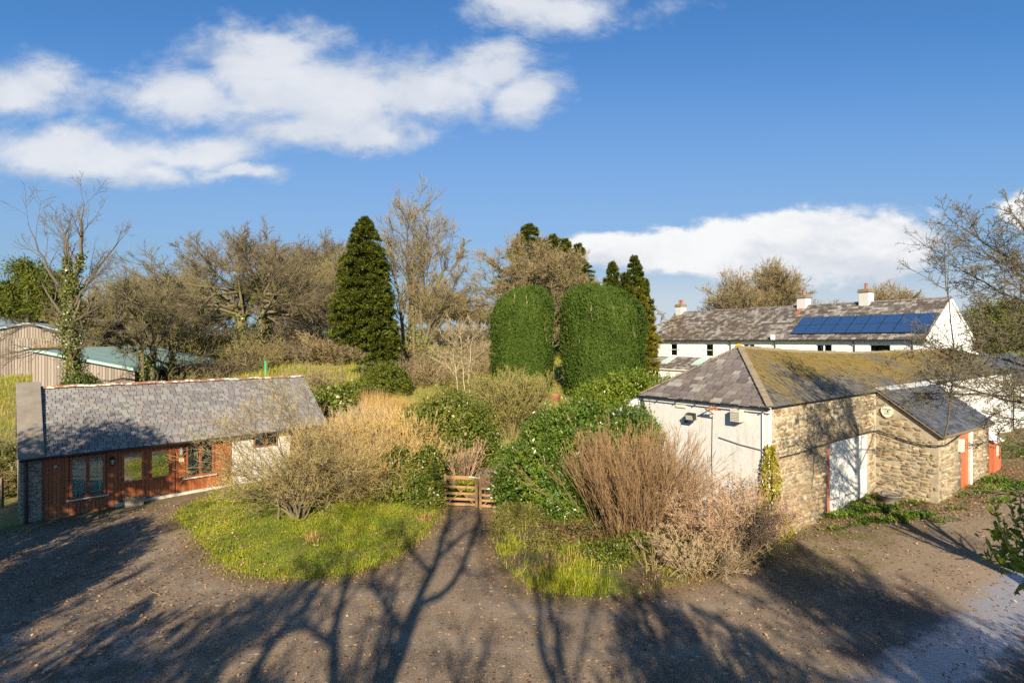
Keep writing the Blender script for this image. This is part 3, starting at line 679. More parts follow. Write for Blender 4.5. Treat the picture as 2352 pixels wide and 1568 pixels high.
for i in range(46):
    u0 = HX + (BX - HX) * i / 46; u1 = HX + (BX - HX) * (i + 1) / 46 - .01; z0, z1 = rid(u0), rid(u1); dz = .012 * ((i * 7) % 3)
    rb.hexa([(u0, BH - .13, z0 - .06), (u1, BH - .13, z1 - .06), (u1, BH + .13, z1 - .06), (u0, BH + .13, z0 - .06), (u0, BH - .03, z0 + .05 + dz), (u1, BH - .03, z1 + .05 + dz), (u1, BH + .03, z1 + .05 + dz), (u0, BH + .03, z0 + .05 + dz)])
rb.build('ridge_tiles', M['ridge_stone'], barn, .01)
hp = MB()
for y0, nm in ((-.1, 0), (5.1, 1)):
    for i in range(14):
        t0, t1 = i / 14, (i + 1) / 14 - .004; f = lambda t: Vector((-.14 + (HX + .14) * t, y0 + (BH - y0) * t, BE - .03 + (rid(HX) - BE + .03) * t + .03 + .008 * (i % 2)))
        hp.bar(f(t0), f(t1), .22, .05)
hp.build('hip_tiles', M['ridge_stone'], barn, .012)
# walls: rubble long side with a white boarded opening, white rendered end, white far half
wl_ = MB(); JD0, JD1 = 3.60, 6.35
wl_.box(.02, JD0 - .14, .0, .45, -.4, BE + .02).box(JD0 - .14, JD1, .0, .45, 2.83, BE + .02).box(JD1, 12.0, .0, .45, -.4, BE + .12)
rubble('stone_wall', barn, (.1, 0, -.2), (1, 0, 0), 6.9, BE + .28, (0, -1, 0), lambda x, z, w, h: x > w / 2 and x + w / 2 < 6.92 and z + h / 2 < BE + .2 and not (x + .1 + w / 2 > JD0 - .16 and x + .1 - w / 2 < JD1 + .03 and z - .2 - h / 2 < 2.86), 41, [M['rubble'], M['mortar']], core=wl_)
MB().box(JD0 - .35, JD1 + .2, -.045, .0, 2.83, 3.03).build('lintel', M['post_wood'], barn, .01)
MB().box(JD0 - .14, JD0, -.02, .3, -.3, 2.82).build('brick_jamb', M['brick'], barn, .01)
MB().box(-.05, .10, -.03, 5.0, -.4, BE - .0).build('end_wall', M['render_white'], barn, .02)
MB().box(12.0, BX - .05, -.02, .4, -.4, BE + .3).box(BX - .3, BX - .05, .4, 5.0, -.4, BE).prism([(BX - .3, 0.1, BE), (BX - .3, 2.5, 5.68), (BX - .3, 4.9, BE)], (.25, 0, 0)).build('white_wall', M['render_white'], barn)
MB().box(.4, BX - .3, 4.6, 5.0, -.4, BE - .05).build('rear_wall', M['stone_barn'], barn)
bd = MB(); boards(bd, JD0, 5.55, .05, .12, .1, 2.80, .19, .014); bd.box(5.55, 5.63, -.03, .12, .1, 2.82).box(5.63, JD1, .02, .12, .1, 2.80)
bdo = bd.build('door', M['white_door'], barn)
for z in (.75, 2.3):
    for xa in (JD0 + .03, 4.75): MB().box(xa, xa + .72, .035, .05, z, z + .06).build('hinge', M['metal_grey'], bdo)
MB().box(4.54, 4.57, .03, .05, 1.3, 1.5).build('handle', M['black_iron'], bdo)
MB().box(4.35, 4.52, .03, .05, 1.62, 1.92).build('door_notice', M['metal_grey'], bdo)
fb = MB().box(-.14, -.06, -.1, 5.15, BE - .24, BE - .06).build('eaves_board', M['white_paint'], barn, .006)
g = MB(); P = []
for y in (-.14, 5.2):
    for k in range(7): t_ = math.pi * k / 6; P.append((-.215 + .065 * math.cos(t_), y, BE - .07 - .065 * math.sin(t_)))
g.add(P, [(k, k + 1, 8 + k, 7 + k) for k in range(6)])
for y in np.linspace(0, 5, 7): g.box(-.3, -.13, y - .012, y + .012, BE - .16, BE - .13)
g.tube([(-.215, 4.95, BE - .12), (-.12, 4.95, BE - .4), (-.12, 4.95, .2)], .035, 8); g.build('gutter', M['black_iron'], barn)
# outshoot behind the white end
ou = MB(); ou.hexa([(.0, 5.02, -.3), (4, 5.02, -.3), (4, 6.3, -.3), (.0, 6.3, -.3), (.0, 5.02, BE - .25), (4, 5.02, BE - .25), (4, 6.3, 3.25), (.0, 6.3, 3.25)]); ou.build('outshoot_wall', M['render_white'], barn)
ob = MB(); ob.hexa([(-.12, 5.2, BE - .42), (4.1, 5.2, BE - .42), (4.1, 6.6, 3.15), (-.12, 6.6, 3.15), (-.12, 5.2, BE - .12), (4.1, 5.2, BE - .12), (4.1, 6.6, 3.42), (-.12, 6.6, 3.42)]); ob.build('outshoot_bargeboard', M['white_paint'], barn, .01)
ou = MB(); ou.hexa([(-.16, 5.2, BE - .115), (4.1, 5.2, BE - .115), (4.1, 6.65, 3.425), (-.16, 6.65, 3.425), (-.16, 5.2, BE - .09), (4.1, 5.2, BE - .09), (4.1, 6.65, 3.45), (-.16, 6.65, 3.45)]); ou.build('outshoot_roof', M['slate_barn_end'], barn)
# fittings on the white end
MB().box(-.31, -.05, .80, 1.16, 3.66, 4.04).build('vent_box', M['box_beige'], barn, .012)
lou = MB()
for k in range(5): lou.box(-.318, -.31, .83, 1.13, 3.72 + k * .055, 3.74 + k * .055)
lou.build('vent_louvre', M['metal_grey'], barn)
fl = MB(); fl.hexa([(-.36, 2.50, 3.52), (-.22, 2.50, 3.56), (-.22, 2.84, 3.56), (-.36, 2.84, 3.52), (-.42, 2.50, 3.72), (-.25, 2.50, 3.78), (-.25, 2.84, 3.78), (-.42, 2.84, 3.72)]); fl.bar((-.05, 2.67, 3.62), (-.25, 2.67, 3.66), .06, .04)
flo = fl.build('floodlight', M['black_iron'], barn, .005)
MB().hexa([(-.375, 2.53, 3.545), (-.37, 2.53, 3.545), (-.37, 2.81, 3.545), (-.375, 2.81, 3.545), (-.432, 2.53, 3.705), (-.425, 2.53, 3.705), (-.425, 2.81, 3.705), (-.432, 2.81, 3.705)]).build('lamp_glass', M['lamp_glass'], flo)
MB().lathe([(.02, -.05), (.06, -.03), (.055, .04), (.02, .06)], (-.12, 3.02, 3.42), 10).build('security_sensor', M['black_iron'], barn)
br = MB(); br.bar((-.05, 1.95, 4.0), (-.5, 1.95, 4.0), .03, .03).bar((-.5, 1.95, 4.16), (-.5, 1.95, 3.75), .03, .03).bar((-.5, 1.95, 4.02), (-.5, 1.35, 4.0), .03, .03).bar((-.05, 1.95, 3.8), (-.48, 1.95, 3.98), .025, .025)
for k in range(3): br.box(-.53, -.47, 1.5 + k * .12, 1.54 + k * .12, 4.0, 4.1)
br.build('wire_bracket', M['rust'], barn)
MB().box(-.10, -.04, 3.05, 3.5, 3.88, 4.0).build('wall_patch', M['sign_cream'], barn, .01)
MB().tube([(-.08, .1, 2.86), (-.085, .9, 2.93), (-.085, 1.72, 3.06)], .018, 6).build('wall_pipe', M['metal_grey'], barn)
MB().tube([(-.07, 1.98, 3.74), (-.075, 2.0, 2.4), (-.07, 1.97, 1.0)], .009, 5).build('wall_wire', M['cable'], barn)
MB().tube([(-.09, .16, 4.0), (-.09, .16, .4)], .022, 6).build('downpipe', M['white_paint'], barn)
# lean-to against the lane side
X0, X1, LW, LT, LB = 7.0, 11.95, 2.08, 4.42, 2.97
ln = MB(); hl_ = [(0, -.3), (0, LT - .14), (-LW + .08, LB - .05), (-LW + .08, -.3)]
ln.prism([(X0 + .02, y, z) for y, z in hl_], (.35, 0, 0))
lf_ = MB(); lf_.box(X0 + .37, 9.05, -LW + .08, -LW + .42, -.3, LB - .05).box(9.98, X1, -LW + .08, -LW + .42, -.3, LB + .05).box(9.05, 9.98, -LW + .08, -LW + .42, 2.86, LB - .03)
MB().prism([(X1 - .35, y, z) for y, z in hl_], (.34, 0, 0)).build('lean_to_end_wall', M['mortar'], barn); ln.build('lean_to_core', M['mortar'], barn)
rubble('lean_to_wall', barn, (X0 + .02, .0, -.2), (0, -1, 0), LW - .06, 4.6, (-1, 0, 0), lambda x, z, w, h: x > w / 2 - .05 and x + w / 2 < LW - .04 and z - .2 + h / 2 < LT - .2 - (x + w / 2) * (LT - LB) / LW, 42, M['rubble'], None, .07, .16)
rubble('lean_to_front', barn, (X0, -LW + .08, -.2), (1, 0, 0), X1 - X0, 3.3, (0, -1, 0), lambda x, z, w, h: x > w / 2 - .02 and x + w / 2 < X1 - X0 and z - .2 + h / 2 < LB - .04 and not (x + X0 + w / 2 > 9.04 and x + X0 - w / 2 < 10.0 and z - .2 < 2.9), 43, [M['rubble'], M['mortar']], lf_, .08, .17)
def lpos(u, v): return (X0 - .12 + u, -LW - .1 + (LW + .05) * v, LB - .02 + .012 * u + (LT - LB + .04) * v)
slates('lean_to_roof', lpos, X1 - X0 + .2, math.hypot(LW, LT - LB), .27, .18, M['slate_lean'], barn, seed=21, jit=.009)
dk = MB(); c = [lpos(.02, 0), lpos(X1 - X0 + .18, 0), lpos(X1 - X0 + .18, 1), lpos(.02, 1)]
dk.hexa([(x, y, z - .09) for x, y, z in c] + [(x, y, z - .004) for x, y, z in c]); dk.build('lean_to_deck', M['post_wood'], barn)
MB().hexa([(X0 - .05, -.22, LT - .13), (X1 + .1, -.22, LT - .06), (X1 + .1, .0, LT + .04), (X0 - .05, .0, LT - .02), (X0 - .05, -.22, LT - .06), (X1 + .1, -.22, LT + .01), (X1 + .1, .0, LT + .14), (X0 - .05, .0, LT + .06)]).build('flashing', M['lead'], barn, .008)
db = MB(); boards(db, 9.07, 9.96, -LW + .14, -LW + .2, .8, 2.84, .11, .006); dbo = db.build('door', M['door_red'], barn)
MB().box(9.12, 9.17, -LW + .1, -LW + .14, 1.75, 1.9).build('handle', M['black_iron'], dbo)
MB().box(9.98, 10.04, -LW + .03, -LW + .08, .8, 2.86).build('door_jamb', M['white_paint'], barn)
MB().box(8.72, 8.98, -LW - .06, -LW + .08, 2.2, 2.66).build('meter_box', M['sign_cream'], barn, .01)
# plaque with its lettering
pq = MB(); pc = [(.0, .2), (.1, .19), (.19, .12), (.2, .0), (.13, -.14), (.02, -.22), (-.12, -.18), (-.2, -.06), (-.21, .08), (-.13, .18)]
pq.prism([(X0 - .03, -.40 + a, 3.62 + b) for a, b in pc], (-.03, 0, 0)); pqo = pq.build('wall_plaque', M['sign_cream'], barn)
def text(body, size, x, y, z, rot, m, parent, name='lettering', depth=.001):
    cu = bpy.data.curves.new(name, 'FONT'); cu.body = body; cu.size = size; cu.align_x = 'CENTER'; cu.align_y = 'CENTER'; cu.extrude = depth
    tmp = bpy.data.objects.new(name, cu); COL.objects.link(tmp); dg = bpy.context.evaluated_depsgraph_get(); me = bpy.data.meshes.new_from_object(tmp.evaluated_get(dg))
    bpy.data.objects.remove(tmp); me.materials.clear(); me.materials.append(m); o = link(name, me, parent); o.location = (x, y, z); o.rotation_euler = rot; return o
for body, sz, dz in (('TAMAR', .085, .075), ('\u2022\u2013\u25cf', .09, 0), ('VALLEY', .06, -.075)):
    text(body, sz, X0 - .064, -.40, 3.625 + dz, (R(90), 0, R(-90)), M['sign_ink'], pqo)
# slack cable along the walls
MB().tube([(.5, -.07, 2.62), (1.5, -.07, 2.64), (2.6, -.07, 2.72), (3.8, -.08, 2.80), (5.2, -.08, 2.84), (6.4, -.08, 2.90), (6.93, -.1, 2.88), (6.93, -.5, 2.80), (6.93, -1.0, 2.66), (6.92, -1.6, 2.57), (6.9, -2.1, 2.62), (7.4, -2.1, 2.6), (8.2, -2.1, 2.72), (9.0, -2.1, 2.9)], .022, 6).build('slack_cable', M['cable'], barn)

wo = thing('white_outbuilding', 'white rendered outbuilding with dark slate roof beyond the far end of the stone barn', 'outbuilding', (7.85 + .82 * 22.6, 17.8 + .572 * 22.6, 1.5), BARN[1])
MB().box(0, 9, .15, 4.6, -.5, 2.5).build('wall', M['render_white'], wo)
slates('roof', lambda u, v: (u, -.05 + 2.4 * v, 2.42 + 1.5 * v), 9.2, 2.83, .3, .2, M['slate_lean'], wo, seed=44)
MB().prism([(.02, -.03, 2.40), (.02, 2.35, 3.88), (.02, 4.8, 2.40), (.02, 4.7, 2.3), (.02, 2.35, 3.78), (.02, .07, 2.3)], (9.1, 0, 0)).build('roof_deck', M['black_iron'], wo)
MB().prism([(.03, .2, 2.3), (.03, 2.35, 3.76), (.03, 4.6, 2.3)], (8.9, 0, 0)).build('gable_wall', M['render_white'], wo)
MB().tube([(.3, .06, 2.38), (.3, .06, 0)], .035, 6).build('downpipe', M['black_iron'], wo)
cx, cy = 7.85 + .82 * 12.35 + .572 * 1.85, 17.8 + .572 * 12.35 - .82 * 1.85
cab = thing('red_cabinet', 'red boarded cabinet with sloping white lid past the lean-to', 'cabinet', (cx, cy, .98), BARN[1])
q = MB(); boards(q, -.35, .45, -.3, -.26, 0, 1.28, .13, .008); q.box(-.35, .45, -.258, .4, 0, 1.25); q.build('box', M['door_red'], cab)
MB().hexa([(-.45, -.4, 1.24), (.55, -.4, 1.24), (.55, .48, 1.62), (-.45, .48, 1.62), (-.45, -.4, 1.3), (.55, -.4, 1.3), (.55, .48, 1.68), (-.45, .48, 1.68)]).build('lid', M['white_paint'], cab, .01)
MB().box(-.05, .12, -.312, -.302, .7, 1.1).build('notice', M['sign_white'], cab)

ux, uy = 7.85 + .82 * 6.0 + .572 * .9, 17.8 + .572 * 6.0 - .82 * .9
urn = thing('planter_bowl', 'wide shallow stone planter bowl on the weeds beside the white barn door', 'planter', (ux, uy, hz(ux, uy) - .08), 0); urn.scale = (.82, .82, .82)
MB().lathe([(.26, 0), (.28, .05), (.24, .1), (.3, .25), (.42, .44), (.46, .46), (.46, .5), (.41, .5), (.36, .42)], (0, 0, 0), 24).build('bowl', M['stone_trough'], urn, smooth=True)
MB().lathe([(.36, .40), (.2, .44)], (0, 0, 0), 20).build('soil', M['soil'], urn)

# ------------------------------------------------------------------ the white farmhouse
hs = thing('farmhouse', 'long white two storey farmhouse with three chimneys and solar panels on its slate roof', 'house', (13.6, 56.4, 1.2), HOUSE[1])
HE, HR, HD, HL = 5.2, 7.86, 3.3, 23.4
hw = MB(); wins = [(2.64, .85, 1.15), (6.68, .85, 1.15), (10.6, 1.1, 1.0), (16.8, 1.2, 1.0), (20.6, 1.35, 1.05)]
x = 0
for c, wd, ht in wins:
    zt = HE - .38
    hw.box(x, c - wd/2, 0, .35, -.5, HE); hw.box(c - wd/2, c + wd/2, 0, .35, -.5, zt - ht); hw.box(c - wd/2, c + wd/2, 0, .35, zt, HE); x = c + wd/2
hw.box(x, HL, 0, .35, -.5, HE)
hw.box(HL - .35, HL, .35, 6.6, -.5, HE).box(0, .35, .35, 6.6, -.5, HE).box(.35, HL - .35, 6.3, 6.6, -.5, HE)
for xx in (0, HL - .35): hw.prism([(xx, .05, HE), (xx, 3.3, HR - .12), (xx, 6.55, HE)], (.35, 0, 0))
hw.build('wall', M['render_house'], hs)
for i, (c, wd, ht) in enumerate(wins):
    glazed(hs, c - wd/2, c + wd/2, HE - .38 - ht, HE - .38, .12, 2 if i in (2, 3) else 1, .07, .1, 'white_paint', None, 'glass', True, True, mid=None if i in (2, 3) else HE - .38 - ht * .5)
    MB().box(c - wd/2 - .3, c + wd/2 + .3, -.03, -.002, HE - .38 - ht * .5 - .012, HE - .38 - ht * .5 + .012).build('window_stay', M['metal_grey'], hs)
def fpos(u, v): return (u, -.25 + (HD + .25) * v, HE - .08 + (HR - HE + .08) * v)
def fpos2(u, v): return (HL + .1 - u, 6.85 - (6.85 - HD) * v, HE - .08 + (HR - HE + .08) * v)
slates('roof', fpos, HL + .1, math.hypot(HD + .25, HR - HE + .08), .36, .25, M['slate_house'], hs, xl=lambda v: -.1, seed=31, jit=.012)
slates('roof', fpos2, HL + .1, math.hypot(HD + .25, HR - HE + .08), .5, .4, M['slate_house'], hs, xl=lambda v: 0, seed=32)
dk = MB(); dk.prism([(-.08, -.24, HE - .09), (-.08, 3.3, HR - .01), (-.08, 6.84, HE - .09), (-.08, 6.74, HE - .15), (-.08, 3.3, HR - .11), (-.08, -.14, HE - .15)], (HL + .16, 0, 0)); dk.build('roof_deck', M['black_iron'], hs)
MB().prism([(-.1, 3.16, HR - .03), (-.1, 3.3, HR + .08), (-.1, 3.44, HR - .03)], (HL + .2, 0, 0)).build('ridge_tiles', M['slate_house'], hs)
MB().box(-.05, HL + .05, -.2, -.12, HE - .24, HE - .1).build('eaves_board', M['white_paint'], hs)
g = MB(); g.box(-.1, HL + .1, -.34, -.21, HE - .16, HE - .07)
for xx in (8.9, 13.0, 19.0, 22.6): g.tube([(xx, -.27, HE - .15), (xx, -.05, HE - .5), (xx, -.05, .5)], .04, 6)
g.build('gutter', M['black_iron'], hs)
MB().box(12.8, 13.15, -.4, -.22, HE - .1, HE + .35).build('vent_pipe', M['white_paint'], hs, .05)
MB().prism([(9.55, -.1, HE - .75), (9.9, -.1, HE - .75), (9.98, -.1, HE - .5), (9.73, -.1, HE - .28), (9.48, -.1, HE - .5)], (0, .098, 0)).build('alarm_box', M['yellow'], hs)
for bx, zb in ((23.38, 0), (23.38, 1)):
    y0, y1 = (-.3, 3.3) if zb == 0 else (6.9, 3.3)
    MB().bar((HL + .06, y0, HE - .17), (HL + .06, y1, HR - .1), .05, .2).build('bargeboard', M['white_paint'], hs)
def chimney(x, wd, h, pots, m='render_stone'):
    q = MB(); z0 = HR - .35; q.box(x - wd/2, x + wd/2, HD - .38, HD + .38, z0, HR + h); o = q.build('chimney', M[m], hs, .02)
    MB().box(x - wd/2 - .08, x + wd/2 + .08, HD - .46, HD + .46, HR + h + .002, HR + h + .12).box(x - wd/2 - .03, x + wd/2 + .03, HD - .41, HD + .41, HR + h + .122, HR + h + .26).build('chimney_cap', M['ridge_stone'], o, .02)
    for px in pots: MB().lathe([(.13, 0), (.11, .08), (.10, .36), (.12, .38), (.12, .42), (.08, .42)], (x + px, HD, HR + h + .26), 12).build('chimney_pot', M['terracotta'], o, smooth=False)
chimney(.55, .75, .55, (-.12, .14)); chimney(13.3, .75, .6, (0,), 'render_stone'); chimney(18.1, .72, .72, (-.0,))
MB().add([fpos(13.1, .72), fpos(13.5, .72), fpos(13.5, .93), fpos(13.1, .93)], [(0, 1, 2, 3)]).build('stain_patch', M['brick'], hs).location = (0, -.03, .045)
# nine by two solar panels on the front slope
sl = math.hypot(HD + .25, HR - HE + .08); nn_ = Vector((0, -(HR - HE + .08), HD + .25)).normalized(); up_ = Vector((0, HD + .25, HR - HE + .08)).normalized()
PW, PH = .99, 2.07
for i in range(9):
    for j in range(1):
        b = Vector(fpos(14.15 + i * (PW + .035), .135)) + up_ * (j * (PH + .03)) + nn_ * .1
        o = link('solar_panel', None, hs); c = MB(); e1 = Vector((PW, 0, 0)); e2 = up_ * PH; t_ = nn_ * .04
        me = MB().hexa([b, b + e1, b + e1 + e2, b + e2, b + t_, b + e1 + t_, b + e1 + e2 + t_, b + e2 + t_])
        COL.objects.unlink(o); bpy.data.objects.remove(o)
        o = me.build('solar_panel', M['metal_grey'], hs)
        MB().hexa([p + t_ + nn_ * .004 for p in (b + e2 * .495, b + e1 + e2 * .495, b + e1 + e2 * .505, b + e2 * .505)] + [p + t_ + nn_ * .008 for p in (b + e2 * .495, b + e1 + e2 * .495, b + e1 + e2 * .505, b + e2 * .505)]).build('mid_rail', M['black_iron'], o)
        k = .012; f_ = t_ + nn_ * .003; c_ = [b + e1 * k + up_ * .02, b + e1 * (1 - k) + up_ * .02, b + e1 * (1 - k) + e2 - up_ * .02, b + e1 * k + e2 - up_ * .02]
        MB().hexa([p + t_ for p in c_] + [p + f_ for p in c_]).build('solar_cells', M['solar'], o)
        o.data.materials[0] = M['black_iron']
# front lean-to with two roof lights, and the lower range past the gable
lw = MB(); lw.box(-.2, 2.0, -2.2, 0, -.5, 2.6).box(2.0, 9.6, -2.2, -.02, -.5, 1.2).box(2.9, 9.6, -2.2, -.02, 1.2, 2.6).box(2.0, 2.9, -2.2, -.02, 2.45, 2.6); lw.build('front_range', M['render_house'], hs)
glazed(hs, 2.02, 2.88, 1.25, 2.45, -2.14, 2, .06, .08, 'white_paint', None, 'glass', True, True, mid=1.85)
def gpos(u, v): return (-.3 + u, -2.4 + 2.38 * v, 2.6 + 1.0 * v)
slates('front_range_roof', gpos, 10.0, 2.58, .36, .25, M['slate_house'], hs, seed=33)
MB().hexa([(-.28, -2.38, 2.5), (9.68, -2.38, 2.5), (9.68, -.02, 3.5), (-.28, -.02, 3.5), (-.28, -2.38, 2.59), (9.68, -2.38, 2.59), (9.68, -.02, 3.59), (-.28, -.02, 3.59)]).build('front_range_deck', M['white_paint'], hs)
for u in (2.6, 6.3):
    a, b = gpos(u, .35), gpos(u + .9, .92); MB().hexa([(a[0], a[1], a[2] + .02), (b[0], a[1], a[2] + .02), (b[0], b[1], b[2] + .02), (a[0], b[1], b[2] + .02), (a[0], a[1], a[2] + .09), (b[0], a[1], a[2] + .09), (b[0], b[1], b[2] + .09), (a[0], b[1], b[2] + .09)]).build('roof_light', M['skylight'], hs, .01)
re_ = MB(); re_.hexa([(HL - 5, 6.62, -.5), (HL - .02, 6.62, -.5), (HL - .02, 11.5, -.5), (HL - 5, 11.5, -.5), (HL - 5, 6.62, 4.5), (HL - .02, 6.62, 4.5), (HL - .02, 11.5, 3.2), (HL - 5, 11.5, 3.2)]); re_.build('rear_range', M['render_house'], hs)
MB().hexa([(HL - 5.2, 6.61, 4.52), (HL + .15, 6.61, 4.52), (HL + .15, 11.7, 3.17), (HL - 5.2, 11.7, 3.17), (HL - 5.2, 6.61, 4.62), (HL + .15, 6.61, 4.62), (HL + .15, 11.7, 3.27), (HL - 5.2, 11.7, 3.27)]).build('rear_range_roof', M['slate_house'], hs)

# ------------------------------------------------------------------ sheds beyond the cottage
b1 = thing('timber_barn', 'large pale boarded barn with low blue grey gable roof at the far left', 'barn', (-48.2, 58, 2.75), R(14))
q = MB(); HWd = 5.6; boards(q, -HWd, HWd, 0, .05, 0, 3.75, .24, .05)
n = 46
for i in range(n):
    xa, xb = -HWd + i * 2 * HWd / n, -HWd + (i + 1) * 2 * HWd / n; f = lambda x_: 5.1 - .24 * abs(x_)
    q.hexa([(xa + .02, 0, 3.76), (xb - .02, 0, 3.76), (xb - .02, .05, 3.76), (xa + .02, .05, 3.76), (xa + .02, 0, f(xa)), (xb - .02, 0, f(xb)), (xb - .02, .05, f(xb)), (xa + .02, .05, f(xa))])
q.box(-HWd, HWd, .06, 12, 0, 3.6); q.build('wall', M['shed_board'], b1)
dd = MB(); boards(dd, .6, 3.6, -.08, -.02, .05, 3.1, .2, .012); dd.build('door', M['shed_board_new'], b1)
q = MB()
for s in (-1, 1): q.hexa([(0, -.3, 5.16), (s * 6.1, -.3, 3.7), (s * 6.1, 12.3, 3.7), (0, 12.3, 5.16), (0, -.3, 5.34), (s * 6.1, -.3, 3.88), (s * 6.1, 12.3, 3.88), (0, 12.3, 5.34)])
q.build('roof', M['sheet_blue'], b1)
zb = 1.35
b2 = thing('field_shelter', 'open sided timber shelter with pale green sheet roof behind the cottage', 'shed', (-25.85, 40, zb), R(7.5))
q = MB(); n = 34
for i in range(n):
    xa, xb = -6.4 + i * 6.4 / n, -6.4 + (i + 1) * 6.4 / n; f = lambda x_: 2.98 - .21 * x_
    q.hexa([(xa + .012, 0, -.4), (xb - .012, 0, -.4), (xb - .012, .04, -.4), (xa + .012, .04, -.4), (xa + .012, 0, f(xa)), (xb - .012, 0, f(xb)), (xb - .012, .04, f(xb)), (xa + .012, .04, f(xa))])
q.build('front_wall', M['shed_board'], b2)
q = MB(); boards(q, -6.4, -6.36, .1, 16, -.4, 4.2, .2); q.box(-6.38, 0, 15.9, 16, -.4, 3.0); q.build('rear_wall', M['post_wood'], b2)
q = MB()
for k in range(16 * 5): q.box(-1.3, -1.26, .1 + k * .2, .1 + k * .2 + .185, -.4, 2.9)
q.build('side_boards', M['post_wood'], b2)
for k in range(6): MB().box(-.16, -.01, .1 + k * 3.1, .25 + k * 3.1, -.4, 2.92).build('post', M['shed_board_new'] if k == 0 else M['post_wood'], b2)
q = MB(); P = []; n = 30
for y in (-.35, 16.3):
    for k in range(n + 1): xx = .35 - 7.0 * k / n; P.append((xx, y, 3.02 - .21 * xx + (.03 if k % 2 else 0)))
q.add(P, [(k, k + 1, n + 2 + k, n + 1 + k) for k in range(n)]); q.hexa([(.36, -.38, 2.80), (.36, -.35, 2.80), (-6.7, -.35, 4.29), (-6.7, -.38, 4.29), (.36, -.38, 2.99), (.36, -.35, 2.99), (-6.7, -.35, 4.48), (-6.7, -.38, 4.48)]); q.box(.33, .37, -.3, 16.3, 2.78, 2.96)
q.build('roof', M['sheet_green'], b2)
b3 = thing('distant_shed', 'small pale shed roof far off behind the spreading tree trunks', 'shed', (-36.5, 78, 4.9), R(8))
q = MB(); q.box(-5, 5, 0, 8, 0, 1.6); q.prism([(-5, 0, 1.6), (5, 0, 1.6), (1.5, 0, 2.7)], (0, 8, 0)); q.build('wall', M['sheet_pale'], b3)
q = MB(); q.hexa([(1.5, -.2, 2.72), (5.3, -.2, 1.55), (5.3, 8.2, 1.55), (1.5, 8.2, 2.72), (1.5, -.2, 2.86), (5.3, -.2, 1.7), (5.3, 8.2, 1.7), (1.5, 8.2, 2.86)]); q.hexa([(1.5, -.2, 2.72), (-5.3, -.2, 1.5), (-5.3, 8.2, 1.5), (1.5, 8.2, 2.72), (1.5, -.2, 2.86), (-5.3, -.2, 1.65), (-5.3, 8.2, 1.65), (1.5, 8.2, 2.86)]); q.build('roof', M['sheet_blue'], b3)

# ------------------------------------------------------------------ gate, gate post, fences
def gate_leaf(name, label, x, y, rz, w, h, mirror=False, latch=False):
    g = thing(name, label, 'gate', (x, y, hz(x, y) + .06), rz, 'pair of timber field gates')
    s = -1 if mirror else 1
    q = MB(); q.box(min(0, s*.09), max(0, s*.09), -.04, .04, 0, h + .06); q.build('hanging_stile', M['gate_wood'], g, .006)
    q = MB(); a, b = sorted((s * (w - .1), s * w)); q.box(a, b, -.045, .045, -.03, h + .02); q.build('shutting_stile', M['gate_wood'], g, .006)
    zs = [.02, .22, .42, .66, h - .13]
    for i, z in enumerate(zs):
        a, b = sorted((s * .09, s * (w - .1))); MB().box(a, b, -.022, .022, z, z + (.13 if i == 4 else .09)).build('rail', M['gate_wood'], g, .004)
    MB().bar((s * .1, -.036, .06), (s * (w - .12), -.036, h - .1), .026, .085, up=(0, 1, 0)).bar((s * .1, .036, h - .1), (s * (w - .12), .036, .06), .026, .085, up=(0, 1, 0)).build('brace', M['gate_wood'], g)
    if latch: MB().tube([(s * (w - .32), -.06, h - .02), (s * (w + .06), -.07, h - .05), (s * (w + .08), -.07, h + .03)], .016, 8).build('latch', M['white_paint'], g)
    return g
gx0, gy = wx(1020, 21.6), 21.6
gate_leaf('field_gate', 'timber five bar gate leaf with white latch, beside the ivy wall', gx0, gy, R(-8), 1.28, 1.12, latch=True)
gx1 = gx0 + 2.6 * math.cos(R(-8)); gy1 = gy + 2.6 * math.sin(R(-8))
gate_leaf('field_gate', 'timber gate leaf half hidden by the glossy laurel', gx1, gy1, R(-8), 1.28, 1.12, mirror=True)
x, y = gx0 - .55, gy - .1
iw = thing('garden_wall', 'short whitewashed stone wall overgrown with ivy beside the gate', 'wall', (x, y, hz(x, y)), R(12))
q = MB(); q.box(-1.9, .2, .16, .45, -.3, .32); q.build('wall', M['render_stone'], iw, .03)
q = MB(); q.box(-.12, .26, -.06, .35, -.2, .55); q.build('pier', M['render_stone'], iw, .03)
x, y = wx(1275, 34), 34
pt = thing('clay_pot', 'orange clay pot at the foot of the clipped yews', 'pot', (x, y, wz(912, 34) - .25), 0)
MB().lathe([(.2, -.6), (.22, 0), (.3, .32), (.34, .34), (.34, .42), (.28, .42), (.26, .34)], n=16).build('pot', M['terracotta'], pt)
MB().lathe([(.27, .32), (.05, .36)], n=14).build('soil', M['soil'], pt)
x, y = wx(610, 43), 43
tg = thing('tree_guard', 'bright green plastic tree guard on the grass bank', 'tree guard', (x, y, hz(x, y)))
MB().lathe([(.09, 0), (.085, .6), (.09, 1.0), (.07, 1.0)], n=10).build('tube', M['guard_green'], tg); MB().box(.10, .14, -.02, .02, -.2, 1.1).build('stake', M['post_wood'], tg)
